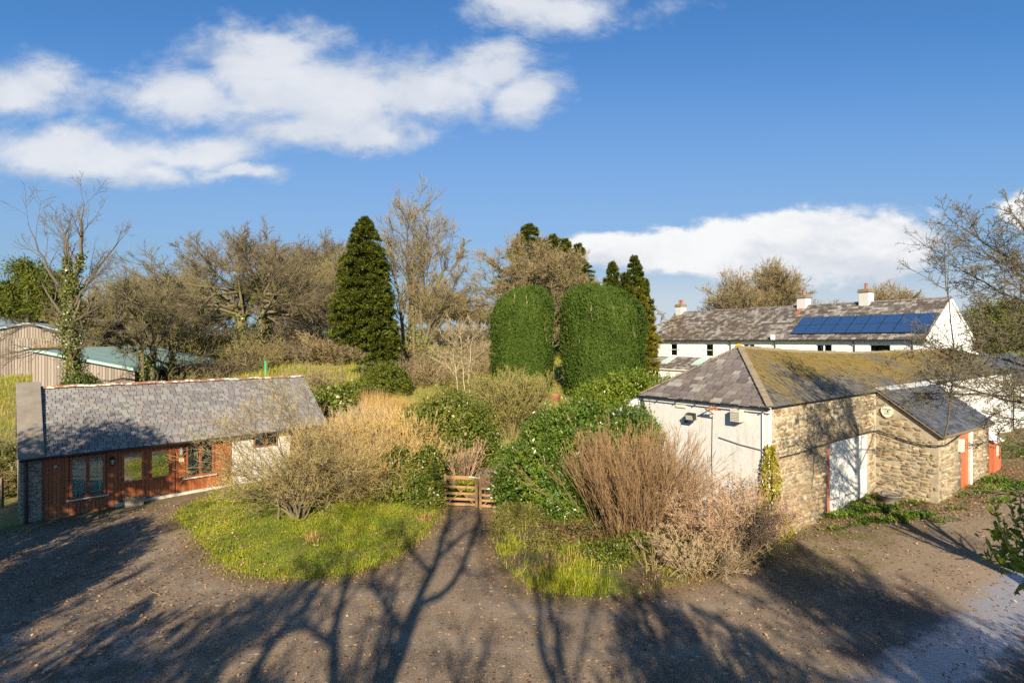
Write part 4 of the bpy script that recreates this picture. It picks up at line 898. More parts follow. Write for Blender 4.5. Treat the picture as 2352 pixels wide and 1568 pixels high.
def fence(name, label, pts, ph=1.1, wires=(.4, .7, 1.0), rails=()):
    f = thing(name, label, 'fence', (pts[0][0], pts[0][1], hz(*pts[0]))); o = Vector(f.location)
    P = [Vector((x, y, hz(x, y))) - o for x, y in pts]
    for p in P: MB().box(p.x - .05, p.x + .05, p.y - .05, p.y + .05, p.z - .3, p.z + ph).build('post', M['post_wood'], f)
    for w_ in wires: MB().tube([p + Vector((0, -.055, w_)) for p in P], .006, 4).build('wire', M['metal_grey'], f)
    for w_ in rails:
        q = MB()
        for a, b in zip(P[:-1], P[1:]): q.bar(a + Vector((0, -.07, w_)), b + Vector((0, -.07, w_)), .04, .06)
        q.build('rail', M['post_wood'], f)
fence('wire_fence', 'post and wire fence on the bank left of the cottage', [(-18.9, 21.6), (-20.2, 23.6), (-21.6, 25.8), (-23.2, 28.2), (-25, 30.6)])
fence('rail_fence', 'dark rail fence across the grass right of the cottage ridge', [(wx(p, 42), 42) for p in (676, 712, 748, 784)], .9, (.3,), (.8,))
# ------------------------------------------------------------------ ground, yard, lawn, planting bed
def gl(lo, hi, near0, near1, step):
    a = list(np.arange(near0, near1 + 1e-6, step)); s = step
    x = near1
    while x < hi: s *= 1.22; x += s; a.append(min(x, hi))
    s = step; x = near0
    while x > lo: s *= 1.22; x -= s; a.insert(0, max(x, lo))
    return np.array(a)
def grid_mesh(name, xs, ys, zf, m):
    X, Y = np.meshgrid(xs, ys); Z = zf(X, Y); V = np.stack([X, Y, Z], -1).reshape(-1, 3); nx, ny = len(xs), len(ys)
    i = np.arange(nx * ny).reshape(ny, nx); Q = np.stack([i[:-1, :-1], i[:-1, 1:], i[1:, 1:], i[1:, :-1]], -1).reshape(-1, 4)
    return npmesh(name, V, Q, m, smooth=True)
def toworld(frame, pts):
    o, a = frame; return [(o[0] + x * math.cos(a) - y * math.sin(a), o[1] + x * math.sin(a) + y * math.cos(a)) for x, y in pts]
def ragged(poly, step, amp, seed):
    rng = np.random.default_rng(seed); out = []
    for (x0, y0), (x1, y1) in zip(poly, poly[1:] + poly[:1]):
        n = max(1, int(math.hypot(x1 - x0, y1 - y0) / step))
        for k in range(n): t = k / n; out.append((x0 + (x1 - x0) * t + rng.normal(0, amp), y0 + (y1 - y0) * t + rng.normal(0, amp)))
    return out
def smooth_poly(p, it=2):
    for _ in range(it):
        q = []
        for (x0, y0), (x1, y1) in zip(p, p[1:] + p[:1]): q += [(x0*.75 + x1*.25, y0*.75 + y1*.25), (x0*.25 + x1*.75, y0*.25 + y1*.75)]
        p = q
    return p
def inside(poly, x, y):
    x = np.asarray(x); y = np.asarray(y); c = np.zeros(x.shape, bool)
    for (x0, y0), (x1, y1) in zip(poly, poly[1:] + poly[:1]):
        if y0 == y1: continue
        c ^= ((y0 > y) != (y1 > y)) & (x < (x1 - x0) * (y - y0) / (y1 - y0) + x0)
    return c
def edge_dist(poly, x, y):
    d = np.full(np.shape(x), 1e9)
    for (x0, y0), (x1, y1) in zip(poly, poly[1:] + poly[:1]):
        l2 = (x1-x0)**2 + (y1-y0)**2 + 1e-12; t = np.clip(((x-x0)*(x1-x0) + (y-y0)*(y1-y0)) / l2, 0, 1)
        d = np.minimum(d, np.hypot(x - x0 - t*(x1-x0), y - y0 - t*(y1-y0)))
    return d
def sheet(name, poly, step, zf, m):
    rng = np.random.default_rng(1); xs = [p[0] for p in poly]; ys = [p[1] for p in poly]
    gx, gy = np.meshgrid(np.arange(min(xs), max(xs), step), np.arange(min(ys), max(ys), step)); gx = gx.ravel() + .013; gy = gy.ravel() + .017
    k = inside(poly, gx, gy) & (edge_dist(poly, gx, gy) > step * .45)
    vs = [Vector(p) for p in poly] + [Vector(p) for p in zip(gx[k], gy[k])]
    n = len(poly); v, e, f, *_ = delaunay_2d_cdt(vs, [(i, (i + 1) % n) for i in range(n)], [list(range(n))], 1, 1e-5)
    P = np.array([(a.x, a.y) for a in v]); z = zf(P[:, 0], P[:, 1])
    return npmesh(name, np.column_stack([P, z]), None, m, smooth=True, T=np.array(f))
LAWN = smooth_poly([(-11.9, 20.4), (-10.4, 18.8), (-9.0, 17.4), (-8.0, 16.1), (-6.9, 15.35), (-5.6, 15.1), (-4.45, 15.35), (-3.65, 16.1), (-3.15, 17.4), (-2.75, 19.3), (-2.6, 21.0), (-2.7, 21.9), (-4.6, 22.6), (-6.2, 23.9), (-7.6, 25.9), (-9.2, 25.6), (-10.6, 23.9), (-11.5, 22.7)], 2)
BED = smooth_poly([(-.55, 21.3), (-.72, 20), (-.7, 18.6), (-.31, 16.1), (.27, 14.8), (1.2, 14.06), (2.6, 14.2), (4.2, 14.95), (5.96, 15.8), (7.4, 16.9), (8.3, 17.8), (7.6, 18.1), (5.1, 21.7), (4.2, 24), (1.2, 24.5), (.2, 22.2)], 1)
YARD = [(-26, -12), (26, -12)] + toworld(BARN, [(27, -12), (27, -.3), (12.5, -.1), (12.2, -2.15), (6.9, -2.15), (6.9, .06), (.3, -.2)]) + [(6.3, 17.6), (3.0, 16.5), (.9, 17.5), (.2, 19.5), (.12, 21.4), (.3, 26.5), (-2.0, 26.5), (-2.45, 21.4), (-4.6, 21.2), (-6.2, 22.6), (-7.6, 25.0)] + toworld(COT, [(10.2, -.1), (6, -.05), (2, -.02), (-.9, -.1), (-2.2, -1.2), (-5, -4.5)])
def lawn_z(x, y): return hgt(x, y) + .055 + .26 * sstep(0, 1.6, edge_dist(LAWN, x, y)) + .04 * np.sin(x * 2.1) * np.sin(y * 1.7) * sstep(.2, 1, edge_dist(LAWN, x, y))
def bed_z(x, y): return hgt(x, y) + .05 + .2 * sstep(0, 1.5, edge_dist(BED, x, y))
def yard_z(x, y): return hgt(x, y) + .03

def groundmat():
    m, t, o = mat('rough ground'); co = t.coords()
    n = t.noise(.35, 5, .6, co); f = t.noise(6, 5, .7, co); fa = t.noise(.06, 3, .5, co)
    c = t.mix(t.step(n, .4, .62), (.19, .2, .03), (.26, .2, .075)); c = t.mix(t.step(f, .5, .7), c, (.13, .10, .04)); c = t.mix(t.step(fa, .45, .6), c, t.mix(f, (.14, .19, .02), (.23, .25, .04)))
    pbsdf(t, o, c, .95, t.bump(t.noise(9, 5, .7, co), .8, .06)); return m
def yardmat():
    m, t, o = mat('worn asphalt'); co = t.coords(); sep = t.node('ShaderNodeSeparateXYZ', {0: co}); X, Y = sep.outputs[0], sep.outputs[1]
    big = t.noise(.28, 4, .55, co); mid = t.noise(1.6, 5, .65, co); fine = t.noise(45, 3, .7, co)
    c = t.mix(t.step(t.math('ADD', t.math('MULTIPLY', big, .6), t.math('MULTIPLY', mid, .4)), .38, .62), (.115, .082, .058), (.245, .175, .115))
    c = t.mix(t.math('MULTIPLY', t.step(fine, .48, .66), .75), c, (.42, .33, .23))
    c = t.mix(t.math('MULTIPLY', t.step(t.noise(30, 4, .7, co), .5, .62), .7), c, (.05, .038, .03))
    # trodden leaf litter: small flecks, thicker towards the left of the yard and along the walls
    v = t.node('ShaderNodeTexVoronoi', {'Vector': t.scale(co, (6, 9, 1)), 'Scale': 1.0, 'Randomness': 1.0}); vs = t.node('ShaderNodeSeparateColor', {0: v.outputs['Color']})
    leftw = t.math('ADD', t.math('MULTIPLY', t.step(X, -1, -9), .3), t.math('MULTIPLY', t.math('SUBTRACT', mid, .5), .5))
    fl = t.math('MULTIPLY', t.step(vs.outputs[0], t.math('SUBTRACT', .74, leftw), t.math('SUBTRACT', .78, leftw)), t.step(v.outputs['Distance'], .36, .22))
    c = t.mix(t.math('MULTIPLY', fl, .8), c, t.ramp(vs.outputs[1], [(0, (.05, .03, .022)), (.4, (.2, .12, .07)), (.7, (.42, .29, .16)), (1, (.6, .5, .34))]))
    v2 = t.node('ShaderNodeTexVoronoi', {'Vector': t.scale(co, (17, 13, 1)), 'Scale': 1.0, 'Randomness': 1.0}); v2s = t.node('ShaderNodeSeparateColor', {0: v2.outputs['Color']})
    c = t.mix(t.math('MULTIPLY', t.step(v2s.outputs[0], .72, .78), t.math('MULTIPLY', t.step(v2.outputs['Distance'], .4, .25), .65)), c, t.ramp(v2s.outputs[1], [(0, (.045, .032, .025)), (.5, (.26, .18, .11)), (1, (.4, .32, .22))]))
    # two worn wheel runs sweeping from the lane round to the cottage
    dx_, dy_ = t.math('SUBTRACT', X, 2.0), t.math('SUBTRACT', Y, 30.0); rr_ = t.math('SQRT', t.math('ADD', t.math('MULTIPLY', dx_, dx_), t.math('MULTIPLY', dy_, dy_))); rr_ = t.math('ADD', rr_, t.math('MULTIPLY', t.math('SUBTRACT', big, .5), 1.2))
    run = t.math('MAXIMUM', t.step(t.math('ABSOLUTE', t.math('SUBTRACT', rr_, 16.7)), .42, .12), t.step(t.math('ABSOLUTE', t.math('SUBTRACT', rr_, 18.3)), .42, .12))
    c = t.mix(t.math('MULTIPLY', t.math('MULTIPLY', run, t.step(mid, .3, .6)), .5), c, t.mix(fine, (.16, .125, .095), (.36, .285, .21)))
    ed = t.node('ShaderNodeAttribute', attribute_name='edge').outputs['Fac']
    ed = t.math('MULTIPLY', ed, t.step(t.math('ADD', t.math('MULTIPLY', mid, .5), t.math('MULTIPLY', ed, .5)), .3, .55))
    c = t.mix(t.math('MULTIPLY', ed, .85), c, t.ramp(t.noise(26, 5, .75, co), [(.3, (.05, .04, .02)), (.42, (.10, .09, .02)), (.52, (.17, .105, .055)), (.7, (.34, .24, .13))]))
    # paler worn wheel runs and darker patched areas
    tr_ = t.noise(.5, 3, .5, t.scale(co, (1.6, .5, 1))); c = t.mix(t.math('MULTIPLY', t.step(tr_, .52, .66), .35), c, (.26, .2, .14)); c = t.mix(t.math('MULTIPLY', t.step(tr_, .46, .34), .35), c, (.05, .042, .036))
    # moss near the walls of the cottage and barn
    d1 = t.math('ABSOLUTE', t.math('ADD', t.math('ADD', t.math('MULTIPLY', X, -.713), t.math('MULTIPLY', Y, .701)), -(16.1 * .713 + 20 * .701)))
    mo = t.math('MULTIPLY', t.step(d1, 2.6, .2), t.step(X, -9, -12)); mo = t.math('MULTIPLY', mo, t.step(mid, .4, .55))
    d2 = t.math('ADD', t.math('ADD', t.math('MULTIPLY', X, .572), t.math('MULTIPLY', Y, -.82)), -(7.85 * .572 - 17.8 * .82))
    m2 = t.math('MULTIPLY', t.step(d2, 4.2, 1.5), t.math('MULTIPLY', t.step(X, 6, 8), t.step(mid, .42, .6)))
    c = t.mix(t.math('MULTIPLY', t.math('MAXIMUM', mo, m2), .75), c, t.mix(fine, (.06, .055, .015), (.13, .12, .025)))
    # the wet lane run with sky sheen painted into its colour; damp patches at left
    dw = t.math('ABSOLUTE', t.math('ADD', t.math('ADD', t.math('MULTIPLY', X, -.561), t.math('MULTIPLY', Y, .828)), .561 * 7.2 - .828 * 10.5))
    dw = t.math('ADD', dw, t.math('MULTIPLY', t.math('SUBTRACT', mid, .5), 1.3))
    wet_sheen = t.math('MULTIPLY', t.step(dw, .95, .35), t.step(X, 3.5, 6.5))
    dl = t.math('ADD', t.math('POWER', t.math('ABSOLUTE', t.math('SUBTRACT', X, -9.5)), 1.2), t.math('POWER', t.math('ABSOLUTE', t.math('SUBTRACT', Y, 11)), 1.2))
    wet2 = t.math('MULTIPLY', t.step(dl, 6, 2.5), t.math('MULTIPLY', t.step(mid, .42, .58), .7))
    w = t.math('MAXIMUM', wet_sheen, wet2)
    c = t.mix(t.math('MULTIPLY', wet_sheen, .62), c, t.mix(t.noise(14, 4, .7, t.scale(co, (1, 2, 1))), (.15, .155, .17), (.42, .43, .46))); c = t.mix(t.math('MULTIPLY', wet2, .3), c, (.05, .045, .045))
    hgt_ = t.math('ADD', t.math('MULTIPLY', fine, .6), t.math('ADD', t.math('MULTIPLY', mid, .8), t.math('MULTIPLY', fl, .35)))
    wv = t.noise(9, 3, .6, t.scale(co, (1, 1.8, 1)))
    n = t.bump(t.math('ADD', t.math('MULTIPLY', hgt_, t.math('SUBTRACT', 1.0, t.math('MULTIPLY', w, .6))), t.math('MULTIPLY', wv, w)), .5, .02)
    pbsdf(t, o, c, t.math('SUBTRACT', .9, t.math('MULTIPLY', w, .68)), n, **{'Specular IOR Level': t.math('ADD', .25, t.math('MULTIPLY', w, .75))}); return m
def lawnmat():
    m, t, o = mat('lawn turf'); co = t.coords(); n = t.noise(1.2, 5, .65, co); f = t.noise(16, 4, .7, co)
    c = t.mix(n, (.09, .12, .011), (.17, .18, .02)); c = t.mix(t.step(f, .52, .72), c, (.2, .14, .05))
    pbsdf(t, o, c, .95, t.bump(f, .8, .04)); return m
def bedmat():
    m, t, o = mat('weedy soil'); co = t.coords(); n = t.noise(1.0, 5, .65, co); f = t.noise(14, 4, .7, co)
    c = t.mix(t.step(n, .42, .6), (.085, .055, .03), (.10, .12, .018)); c = t.mix(t.step(f, .5, .7), c, (.2, .13, .06))
    pbsdf(t, o, c, .95, t.bump(f, .9, .05)); return m
xs, ys = gl(-620, 620, -34, 34, .6), gl(-60, 900, -14, 64, .6)
g = link('ground', grid_mesh('ground', xs, ys, hgt, groundmat())); props(g, kind='structure')
YR = ragged(YARD, .35, .05, 3)
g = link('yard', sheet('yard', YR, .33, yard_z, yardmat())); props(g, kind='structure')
co_ = np.empty(len(g.data.vertices) * 3, np.float32); g.data.vertices.foreach_get('co', co_); co_ = co_.reshape(-1, 3)
at_ = g.data.attributes.new('edge', 'FLOAT', 'POINT'); at_.data.foreach_set('value', sstep(1.1, .0, np.minimum(np.minimum(edge_dist(LAWN, co_[:, 0], co_[:, 1]), edge_dist(BED, co_[:, 0], co_[:, 1])), edge_dist(YARD, co_[:, 0], co_[:, 1]))).astype(np.float32)); ed_ = np.empty(len(co_), np.float32); at_.data.foreach_get('value', ed_); LBX = toworld(BARN, [(.4, .2), (7, .2), (26, .2), (26, -3.6), (12.5, -3.5), (8.0, -3.5), (6.2, -3.2), (5.0, -2.6), (3.6, -1.2), (.4, -.5)]); ed_ = np.maximum(ed_, inside(LBX, co_[:, 0], co_[:, 1]) * sstep(0, .9, edge_dist(LBX, co_[:, 0], co_[:, 1])) * .8); at_.data.foreach_set('value', ed_.astype(np.float32))
LR = ragged(LAWN, .18, .045, 4)
g = link('lawn', sheet('lawn', LR, .35, lawn_z, lawnmat())); props(g, kind='structure')
BR_ = ragged(BED, .2, .06, 5)
g = link('planting_bed', sheet('planting_bed', BR_, .35, bed_z, bedmat())); props(g, kind='structure')

def scatter(rng, poly, n, margin=0.0, dens=None):
    xs = [p[0] for p in poly]; ys = [p[1] for p in poly]; X = np.zeros(0); Y = np.zeros(0)
    while len(X) < n:
        x = rng.uniform(min(xs), max(xs), n * 2); y = rng.uniform(min(ys), max(ys), n * 2); k = inside(poly, x, y)
        if margin: k &= edge_dist(poly, x, y) > margin
        if dens is not None: k &= rng.random(n * 2) < dens(x, y)
        X = np.concatenate([X, x[k]]); Y = np.concatenate([Y, y[k]])
    return X[:n], Y[:n]
def w2(seed, x, y, f): return wavy(seed, np.stack([x, y, np.zeros_like(x)], -1), f)
rng = np.random.default_rng(7)
# lawn grass
x, y = scatter(rng, LAWN, 62000); P = np.stack([x, y, lawn_z(x, y) - .01], 1); tall = w2(3, x, y, 2.2)
v1 = blades(rng, P, (.055 + .10 * np.clip(tall, 0, 1) ** 1.5) * rng.uniform(.5, 1.6, len(x)), .012, .55)
o = link('lawn_grass', npmesh('lawn_grass', *v1, M['grass'])); props(o, 'short bright green grass growing on the lawn', 'grass', kind='stuff')
# grass creeping out over the yard edge
E_ = []
for poly, n in ((LAWN, 4200), (BED, 2600)):
    pp = np.array(ragged(poly, .05, .0, 1)); i_ = rng.integers(0, len(pp), n); q_ = pp[i_] + rng.normal(0, .13, (n, 2)) * (1 + 1.2 * np.clip(w2(31, pp[i_, 0], pp[i_, 1], 1.6), 0, 1))[:, None]; E_.append(q_[(np.abs(q_[:, 0] + .9) > 1.0) | (q_[:, 1] < 14)])
q_ = np.concatenate(E_); P = np.column_stack([q_, hgt(q_[:, 0], q_[:, 1]) + .03]); v2 = blades(rng, P, rng.uniform(.04, .15, len(P)), .012, .7)
o = link('edge_grass', npmesh('edge_grass', *v2, M['grass'])); props(o, 'ragged grass creeping over the edge of the yard', 'grass', kind='stuff')
# verge grass and weeds of the bed
def bd_(x, y): return np.clip(-.1 + 1.1 * w2(9, x, y, 1.3) + .5 * sstep(1.6, .2, edge_dist(BED, x, y)) * (x < 3), .02, 1)
x, y = scatter(rng, BED, 13000, 0, bd_); P = np.stack([x, y, bed_z(x, y) - .01], 1)
v1 = blades(rng, P, rng.uniform(.06, .24, len(x)), .015, .6)
o = link('verge_grass', npmesh('verge_grass', *v1, M['grass'])); props(o, 'long bright verge grass in front of the shrubs', 'grass', kind='stuff')
x, y = scatter(rng, BED, 2600, 0, lambda a, b: np.clip(.1 + .8 * w2(19, a, b, 1.3), .05, 1)); P = np.stack([x, y, bed_z(x, y) - .01], 1)
v1 = blades(rng, P, rng.uniform(.12, .4, len(x)), .013, .6)
o = link('verge_dead_grass', npmesh('verge_dead_grass', *v1, M['reed'])); props(o, 'straw coloured dead grass in the planting bed', 'dead grass', kind='stuff')
# rough grass on the slopes behind
SL1 = [(-24, 24), (-16.5, 22.5), (-19, 29), (-12, 33.5), (-7.5, 28), (-4.5, 23.2), (-2.6, 24), (-2.2, 30), (3, 31), (10, 36), (14, 70), (-60, 70), (-50, 34)]
x, y = scatter(rng, SL1, 70000, 0, lambda a, b: np.clip(1.3 - (b - 22) / 45, .12, 1)); P = np.stack([x, y, hgt(x, y) - .02], 1); sc = 1 + (y - 22) / 30
v1 = blades(rng, P, rng.uniform(.12, .4, len(x)) * (.7 + .3 * sc), .016 * sc, .5)
o = link('rough_grass', npmesh('rough_grass', *v1, M['grass_rough'])); props(o, 'rough yellow green grass over the garden slope', 'grass', kind='stuff')
# weeds along the barn foot
LB = toworld(BARN, [(.4, -.15), (3.4, -.1), (6.8, -.1), (6.9, -2.2), (11.9, -2.3), (20, -.4), (20, -3.6), (12.5, -3.4), (8.0, -3.5), (6.2, -3.3), (5.0, -2.8), (3.6, -1.3), (.4, -.5)])
x, y = scatter(rng, LB, 2100, 0, lambda a, b: np.clip(-.1 + 1.2 * w2(23, a, b, 1.8), 0, 1)); P = np.stack([x, y, hgt(x, y) + .03], 1)
P = np.repeat(P, 5, 0) + rng.normal(0, .05, (len(P) * 5, 3)) * np.array([1, 1, .6]) + np.array([0, 0, .05]); D = rng.normal(0, 1, P.shape); D[:, 2] = np.abs(D[:, 2]) * .6
v1 = leaves(rng, P, D, np.array([0, 0, 1.]) + rng.normal(0, .4, P.shape), rng.uniform(.07, .16, len(P)), .05)
o = link('weeds', npmesh('weeds', *v1, M['weed'])); props(o, 'low green weeds growing along the foot of the barn', 'weeds', kind='stuff')
# fallen leaves
def litter(n, poly, dens, zf): x, y = scatter(rng, poly, n, 0, dens); return np.stack([x, y, zf(x, y) + rng.uniform(.006, .03, n)], 1)
YP = [(-20, 9.5), (12, 9.5), (24, 20), (26, 27), (9, 17.5), (6.5, 15.8), (-.5, 21.3), (-2.4, 21.3), (-9, 24), (-16, 19.5)]
def near_edges(x, y): return np.clip(.2 + .9 * sstep(.9, .0, np.minimum(edge_dist(LAWN, x, y), edge_dist(BED, x, y))) + .25 * sstep(-4, -11, x) + .7 * sstep(2.2, .3, edge_dist(YARD, x, y)), 0, 1)
Lf = [litter(15000, YP, near_edges, yard_z), litter(3200, LAWN, lambda x, y: np.clip(.25 + sstep(1.5, 0, edge_dist(LAWN, x, y)) + .5 * sstep(-6, -10, x), 0, 1), lambda x, y: lawn_z(x, y) + .04), litter(2400, BED, None, lambda x, y: bed_z(x, y) + .03), litter(3600, LB, None, lambda x, y: hgt(x, y) + .04)]
P = np.concatenate(Lf); D = rng.normal(0, 1, P.shape); D[:, 2] *= .15
v1 = leaves(rng, P, D, np.array([0, 0, 1.]) + rng.normal(0, .25, P.shape), rng.uniform(.05, .1, len(P)), rng.uniform(.03, .06, len(P)), .3)
o = link('fallen_leaves', npmesh('fallen_leaves', *v1, M['litter'])); props(o, 'brown fallen leaves scattered over the yard and grass', 'fallen leaves', kind='stuff')
# sticks lying in the yard
for i, (px, py, ln_, a, lb) in enumerate([(352, 1362, .6, 2.6, 'pale bare stick lying on the yard below the lawn edge'), (150, 1440, 1.1, .35, 'dark mossy branch lying in the shaded left of the yard')]):
    d = EYE * F / (py - CY); X = wx(px, d); r_ = np.random.default_rng(i); st = thing('fallen_branch', lb, 'stick', (X, d, yard_z(np.array([X]), np.array([d]))[0] + .02), a)
    root = resample([(-ln_/2, 0, 0), (0, .05, .015), (ln_/2, -.04, .01)], [.012, .010, .004], 6); p0, r0 = root[0][None], root[1][None]
    p1, r1 = sprout(r_, p0, r0, 4, (.2, .9), (25, 50), .35, flat=.1, up=0, wob=.1, rmin=.004); V, Q = merge([tubes(p0, r0, 6), tubes(p1, r1, 4)])
    link('branch', npmesh('branch', V, Q, M['twig_tan' if i < 1 else 'bark_dark'], smooth=True), st)
# ------------------------------------------------------------------ trees
def curve(a, c, b, n=7):
    a, c, b = map(np.array, (a, c, b)); t = np.linspace(0, 1, n)[:, None]; return ((1-t)**2 * a + 2*t*(1-t) * c + t*t * b).tolist()
def limbs_to(targets, fork, r, rt=.02, lift=.35, hs=None, seed=0):
    """limbs that leave the trunk near the fork and sweep out to the given crown points"""
    rng = np.random.default_rng(seed); out = []
    for i, tg in enumerate(targets):
        s = np.array([0, 0, fork * (rng.uniform(.75, 1.15) if hs is None else hs[i])]) + np.array([fork_x(fork, tg), 0, 0]) * 0
        tg = np.array(tg, float); c = s + (tg - s) * .5; c[2] = s[2] + (tg[2] - s[2]) * (.5 + lift * .5) if tg[2] > s[2] else s[2] + .15 * np.linalg.norm(tg - s)
        out.append((curve(s, c, tg), list(np.linspace(r, rt, 7))))
    return out
def fork_x(a, b): return 0
def dome(rng, n, c, r, zlo=-.25):
    d = nrm(rng.normal(0, 1, (n * 4, 3))); d = d[d[:, 2] > zlo][:n]; return (np.array(c) + d * np.array(r) * rng.uniform(.8, 1.0, (len(d), 1))).tolist()
def round_tree(seed, H, W, fork, r, n=16, lv=None, rmin=.012, zlo=-.2, twig='twig_tan', low='bark', D_=None, lift=.35, name='bare_tree'):
    rng = np.random.default_rng(seed); cz = fork + (H - fork) * .42
    T = dome(rng, n, (0, 0, cz), (W * .72, (D_ or W) * .72, (H - cz) * .78), zlo)
    roots = [([(0, 0, -.4), (.05, 0, fork * .5), (0, .05, fork * 1.1)], [r * 1.15, r * .95, r * .75])] + limbs_to(T, fork, r * .34, rmin * 1.5, lift, seed=seed)
    lv = lv or [dict(n=12, t=(.2, 1), ang=(22, 50), ln=.50, K=5, wob=.11, up=.06, rr=.45, rmin=rmin * 1.3, taper=.45), dict(n=9, t=(.15, 1), ang=(22, 52), ln=.60, K=4, wob=.13, up=.06, rr=.5, rmin=rmin, taper=.4), dict(n=5, t=(.15, 1), ang=(22, 52), ln=.62, K=3, wob=.15, up=.05, rr=.6, rmin=rmin * .8, taper=.3)]
    return bare_tree(seed, roots, lv, M[low], M[twig], name=name)
def px_roots(px0, d, z0, lines):
    """limb lines surveyed as (bearing, height reading, offset in depth) with radii"""
    return [([((p - px0) / F * (d + o), o, wz(q, d + o) - z0) for p, q, o in ln], rr) for ln, rr in lines]
def place_tree(name, label, px, d, meshes, rz=0, group=None, scale=1.0, sink=.0):
    X = wx(px, d); return plant(name, label, 'tree', (X, d, hz(X, d) - sink), meshes, rz, group, scale)

# tall ivy clad tree behind the cottage
px, d = 165, 33; X = wx(px, d); z0 = hz(X, d)
lines = [([(165, 930, 0), (168, 780, 0), (163, 700, 0), (165, 648, 0)], [.34, .28, .22, .17]),
 ([(165, 660, 0), (152, 605, 0), (140, 550, .3), (150, 492, .4)], [.15, .10, .06, .012]), ([(165, 655, 0), (186, 595, 0), (196, 525, -.3), (206, 464, -.4)], [.15, .10, .06, .012]),
 ([(163, 720, 0), (110, 640, .5), (60, 560, .8), (34, 512, 1)], [.11, .07, .04, .01]), ([(165, 715, 0), (215, 655, -.5), (258, 610, -.8)], [.1, .05, .012]),
 ([(165, 770, 0), (95, 745, -.8), (10, 752, -1.4)], [.1, .06, .012]), ([(165, 740, 0), (225, 720, -.6), (280, 690, -1)], [.09, .05, .012]),
 ([(165, 690, 0), (130, 610, 1.2), (100, 530, 1.6)], [.09, .05, .01]), ([(165, 690, 0), (210, 590, 1.2), (228, 540, 2)], [.08, .05, .01]), ([(166, 800, 0), (120, 800, -1.5), (40, 830, -2.6)], [.09, .05, .012]), ([(166, 830, 0), (230, 800, -1.5), (300, 770, -2.4)], [.09, .05, .012])]
roots = px_roots(px, d, z0, lines)
lv = [dict(n=8, t=(.15, 1), ang=(18, 45), ln=.44, K=5, wob=.09, up=.05, rr=.42, rmin=.011, taper=.4), dict(n=6, t=(.15, 1), ang=(22, 50), ln=.55, K=4, wob=.12, up=.05, rr=.5, rmin=.008, taper=.4), dict(n=4, t=(.2, 1), ang=(25, 50), ln=.55, K=3, wob=.14, up=.05, rr=.6, rmin=.007, taper=.3)]
tm, cm, L_ = bare_tree(101, roots, lv, M['bark_dark'], M['twig_grey'], name='ivy_tree')
rg = np.random.default_rng(1); iv = [ivy_on(rg, L_[0][0][:1], L_[0][1][:1], 4200, (0, 1), .11, .10, .4), ivy_on(rg, L_[0][0][1:3], L_[0][1][1:3], 700, (0, .4), .13, .12, .2)]
plant('bare_tree', 'tall bare tree with ivy clad trunk behind the left end of the cottage', 'tree', (X, d, z0), [('trunk', tm), ('crown', cm), ('ivy', mesh_of('ivy', iv, M['leaf_ivy']))])

# broad spreading beech, centre left
px, d = 572, 50; X = wx(px, d); z0 = hz(X, d)
lines = [([(560, 860, 0), (558, 780, 0), (548, 720, 0)], [.5, .42, .3]), ([(592, 860, .4), (590, 780, .4), (604, 715, .5)], [.46, .4, .28])]
for s, (a, b) in enumerate([(330, 742), (345, 690), (372, 640), (410, 598), (455, 566), (505, 546), (556, 530), (604, 540), (650, 566), (690, 610), (722, 655), (752, 700), (765, 752), (480, 760), (660, 765)]):
    for k, o in enumerate((-4.0, 3.0) if s % 2 else (-1.0, 5.0)):
        sx = 556 if a < 575 else 600; sy = 700 + 30 * math.sin(s * 2.3 + k); f = .76 if k else .84
        ex, ey = 575 + (a - 575) * f * 1.27, 700 + (b - 700) * f
        mx, my = sx + (ex - sx) * .5, sy + (ey - sy) * (.42 if ey < sy else .1) + 12 * math.sin(s * 5.1 + k)
        lines.append(([(sx, sy, .2), (mx, my, o * .5), (ex, ey, o)], [.15, .075, .02]))
lv = [dict(n=12, t=(.25, 1), ang=(20, 48), ln=.40, K=5, wob=.12, up=.015, rr=.42, rmin=.024, flat=.45, taper=.4), dict(n=9, t=(.15, 1), ang=(22, 52), ln=.55, K=4, wob=.14, up=.02, rr=.5, rmin=.016, flat=.6, taper=.4), dict(n=7, t=(.15, 1), ang=(22, 52), ln=.6, K=3, wob=.16, up=.05, rr=.6, rmin=.012, taper=.3)]
tm, cm, L_ = bare_tree(102, px_roots(px, d, z0, lines), lv, M['bark'], M['twig_brown'], name='beech')
iv = [ivy_on(rg, L_[0][0][:2], L_[0][1][:2], 900, (0, 1), .2, .18, .35), ivy_on(rg, L_[0][0][[9, 15, 21]], L_[0][1][[9, 15, 21]], 900, (.1, .7), .22, .2, .4)]
plant('beech_tree', 'broad spreading bare tree with twin ivy patched trunks', 'tree', (X, d, z0), [('trunk', tm), ('crown', cm), ('ivy', mesh_of('ivy', iv, M['leaf_ivy']))])

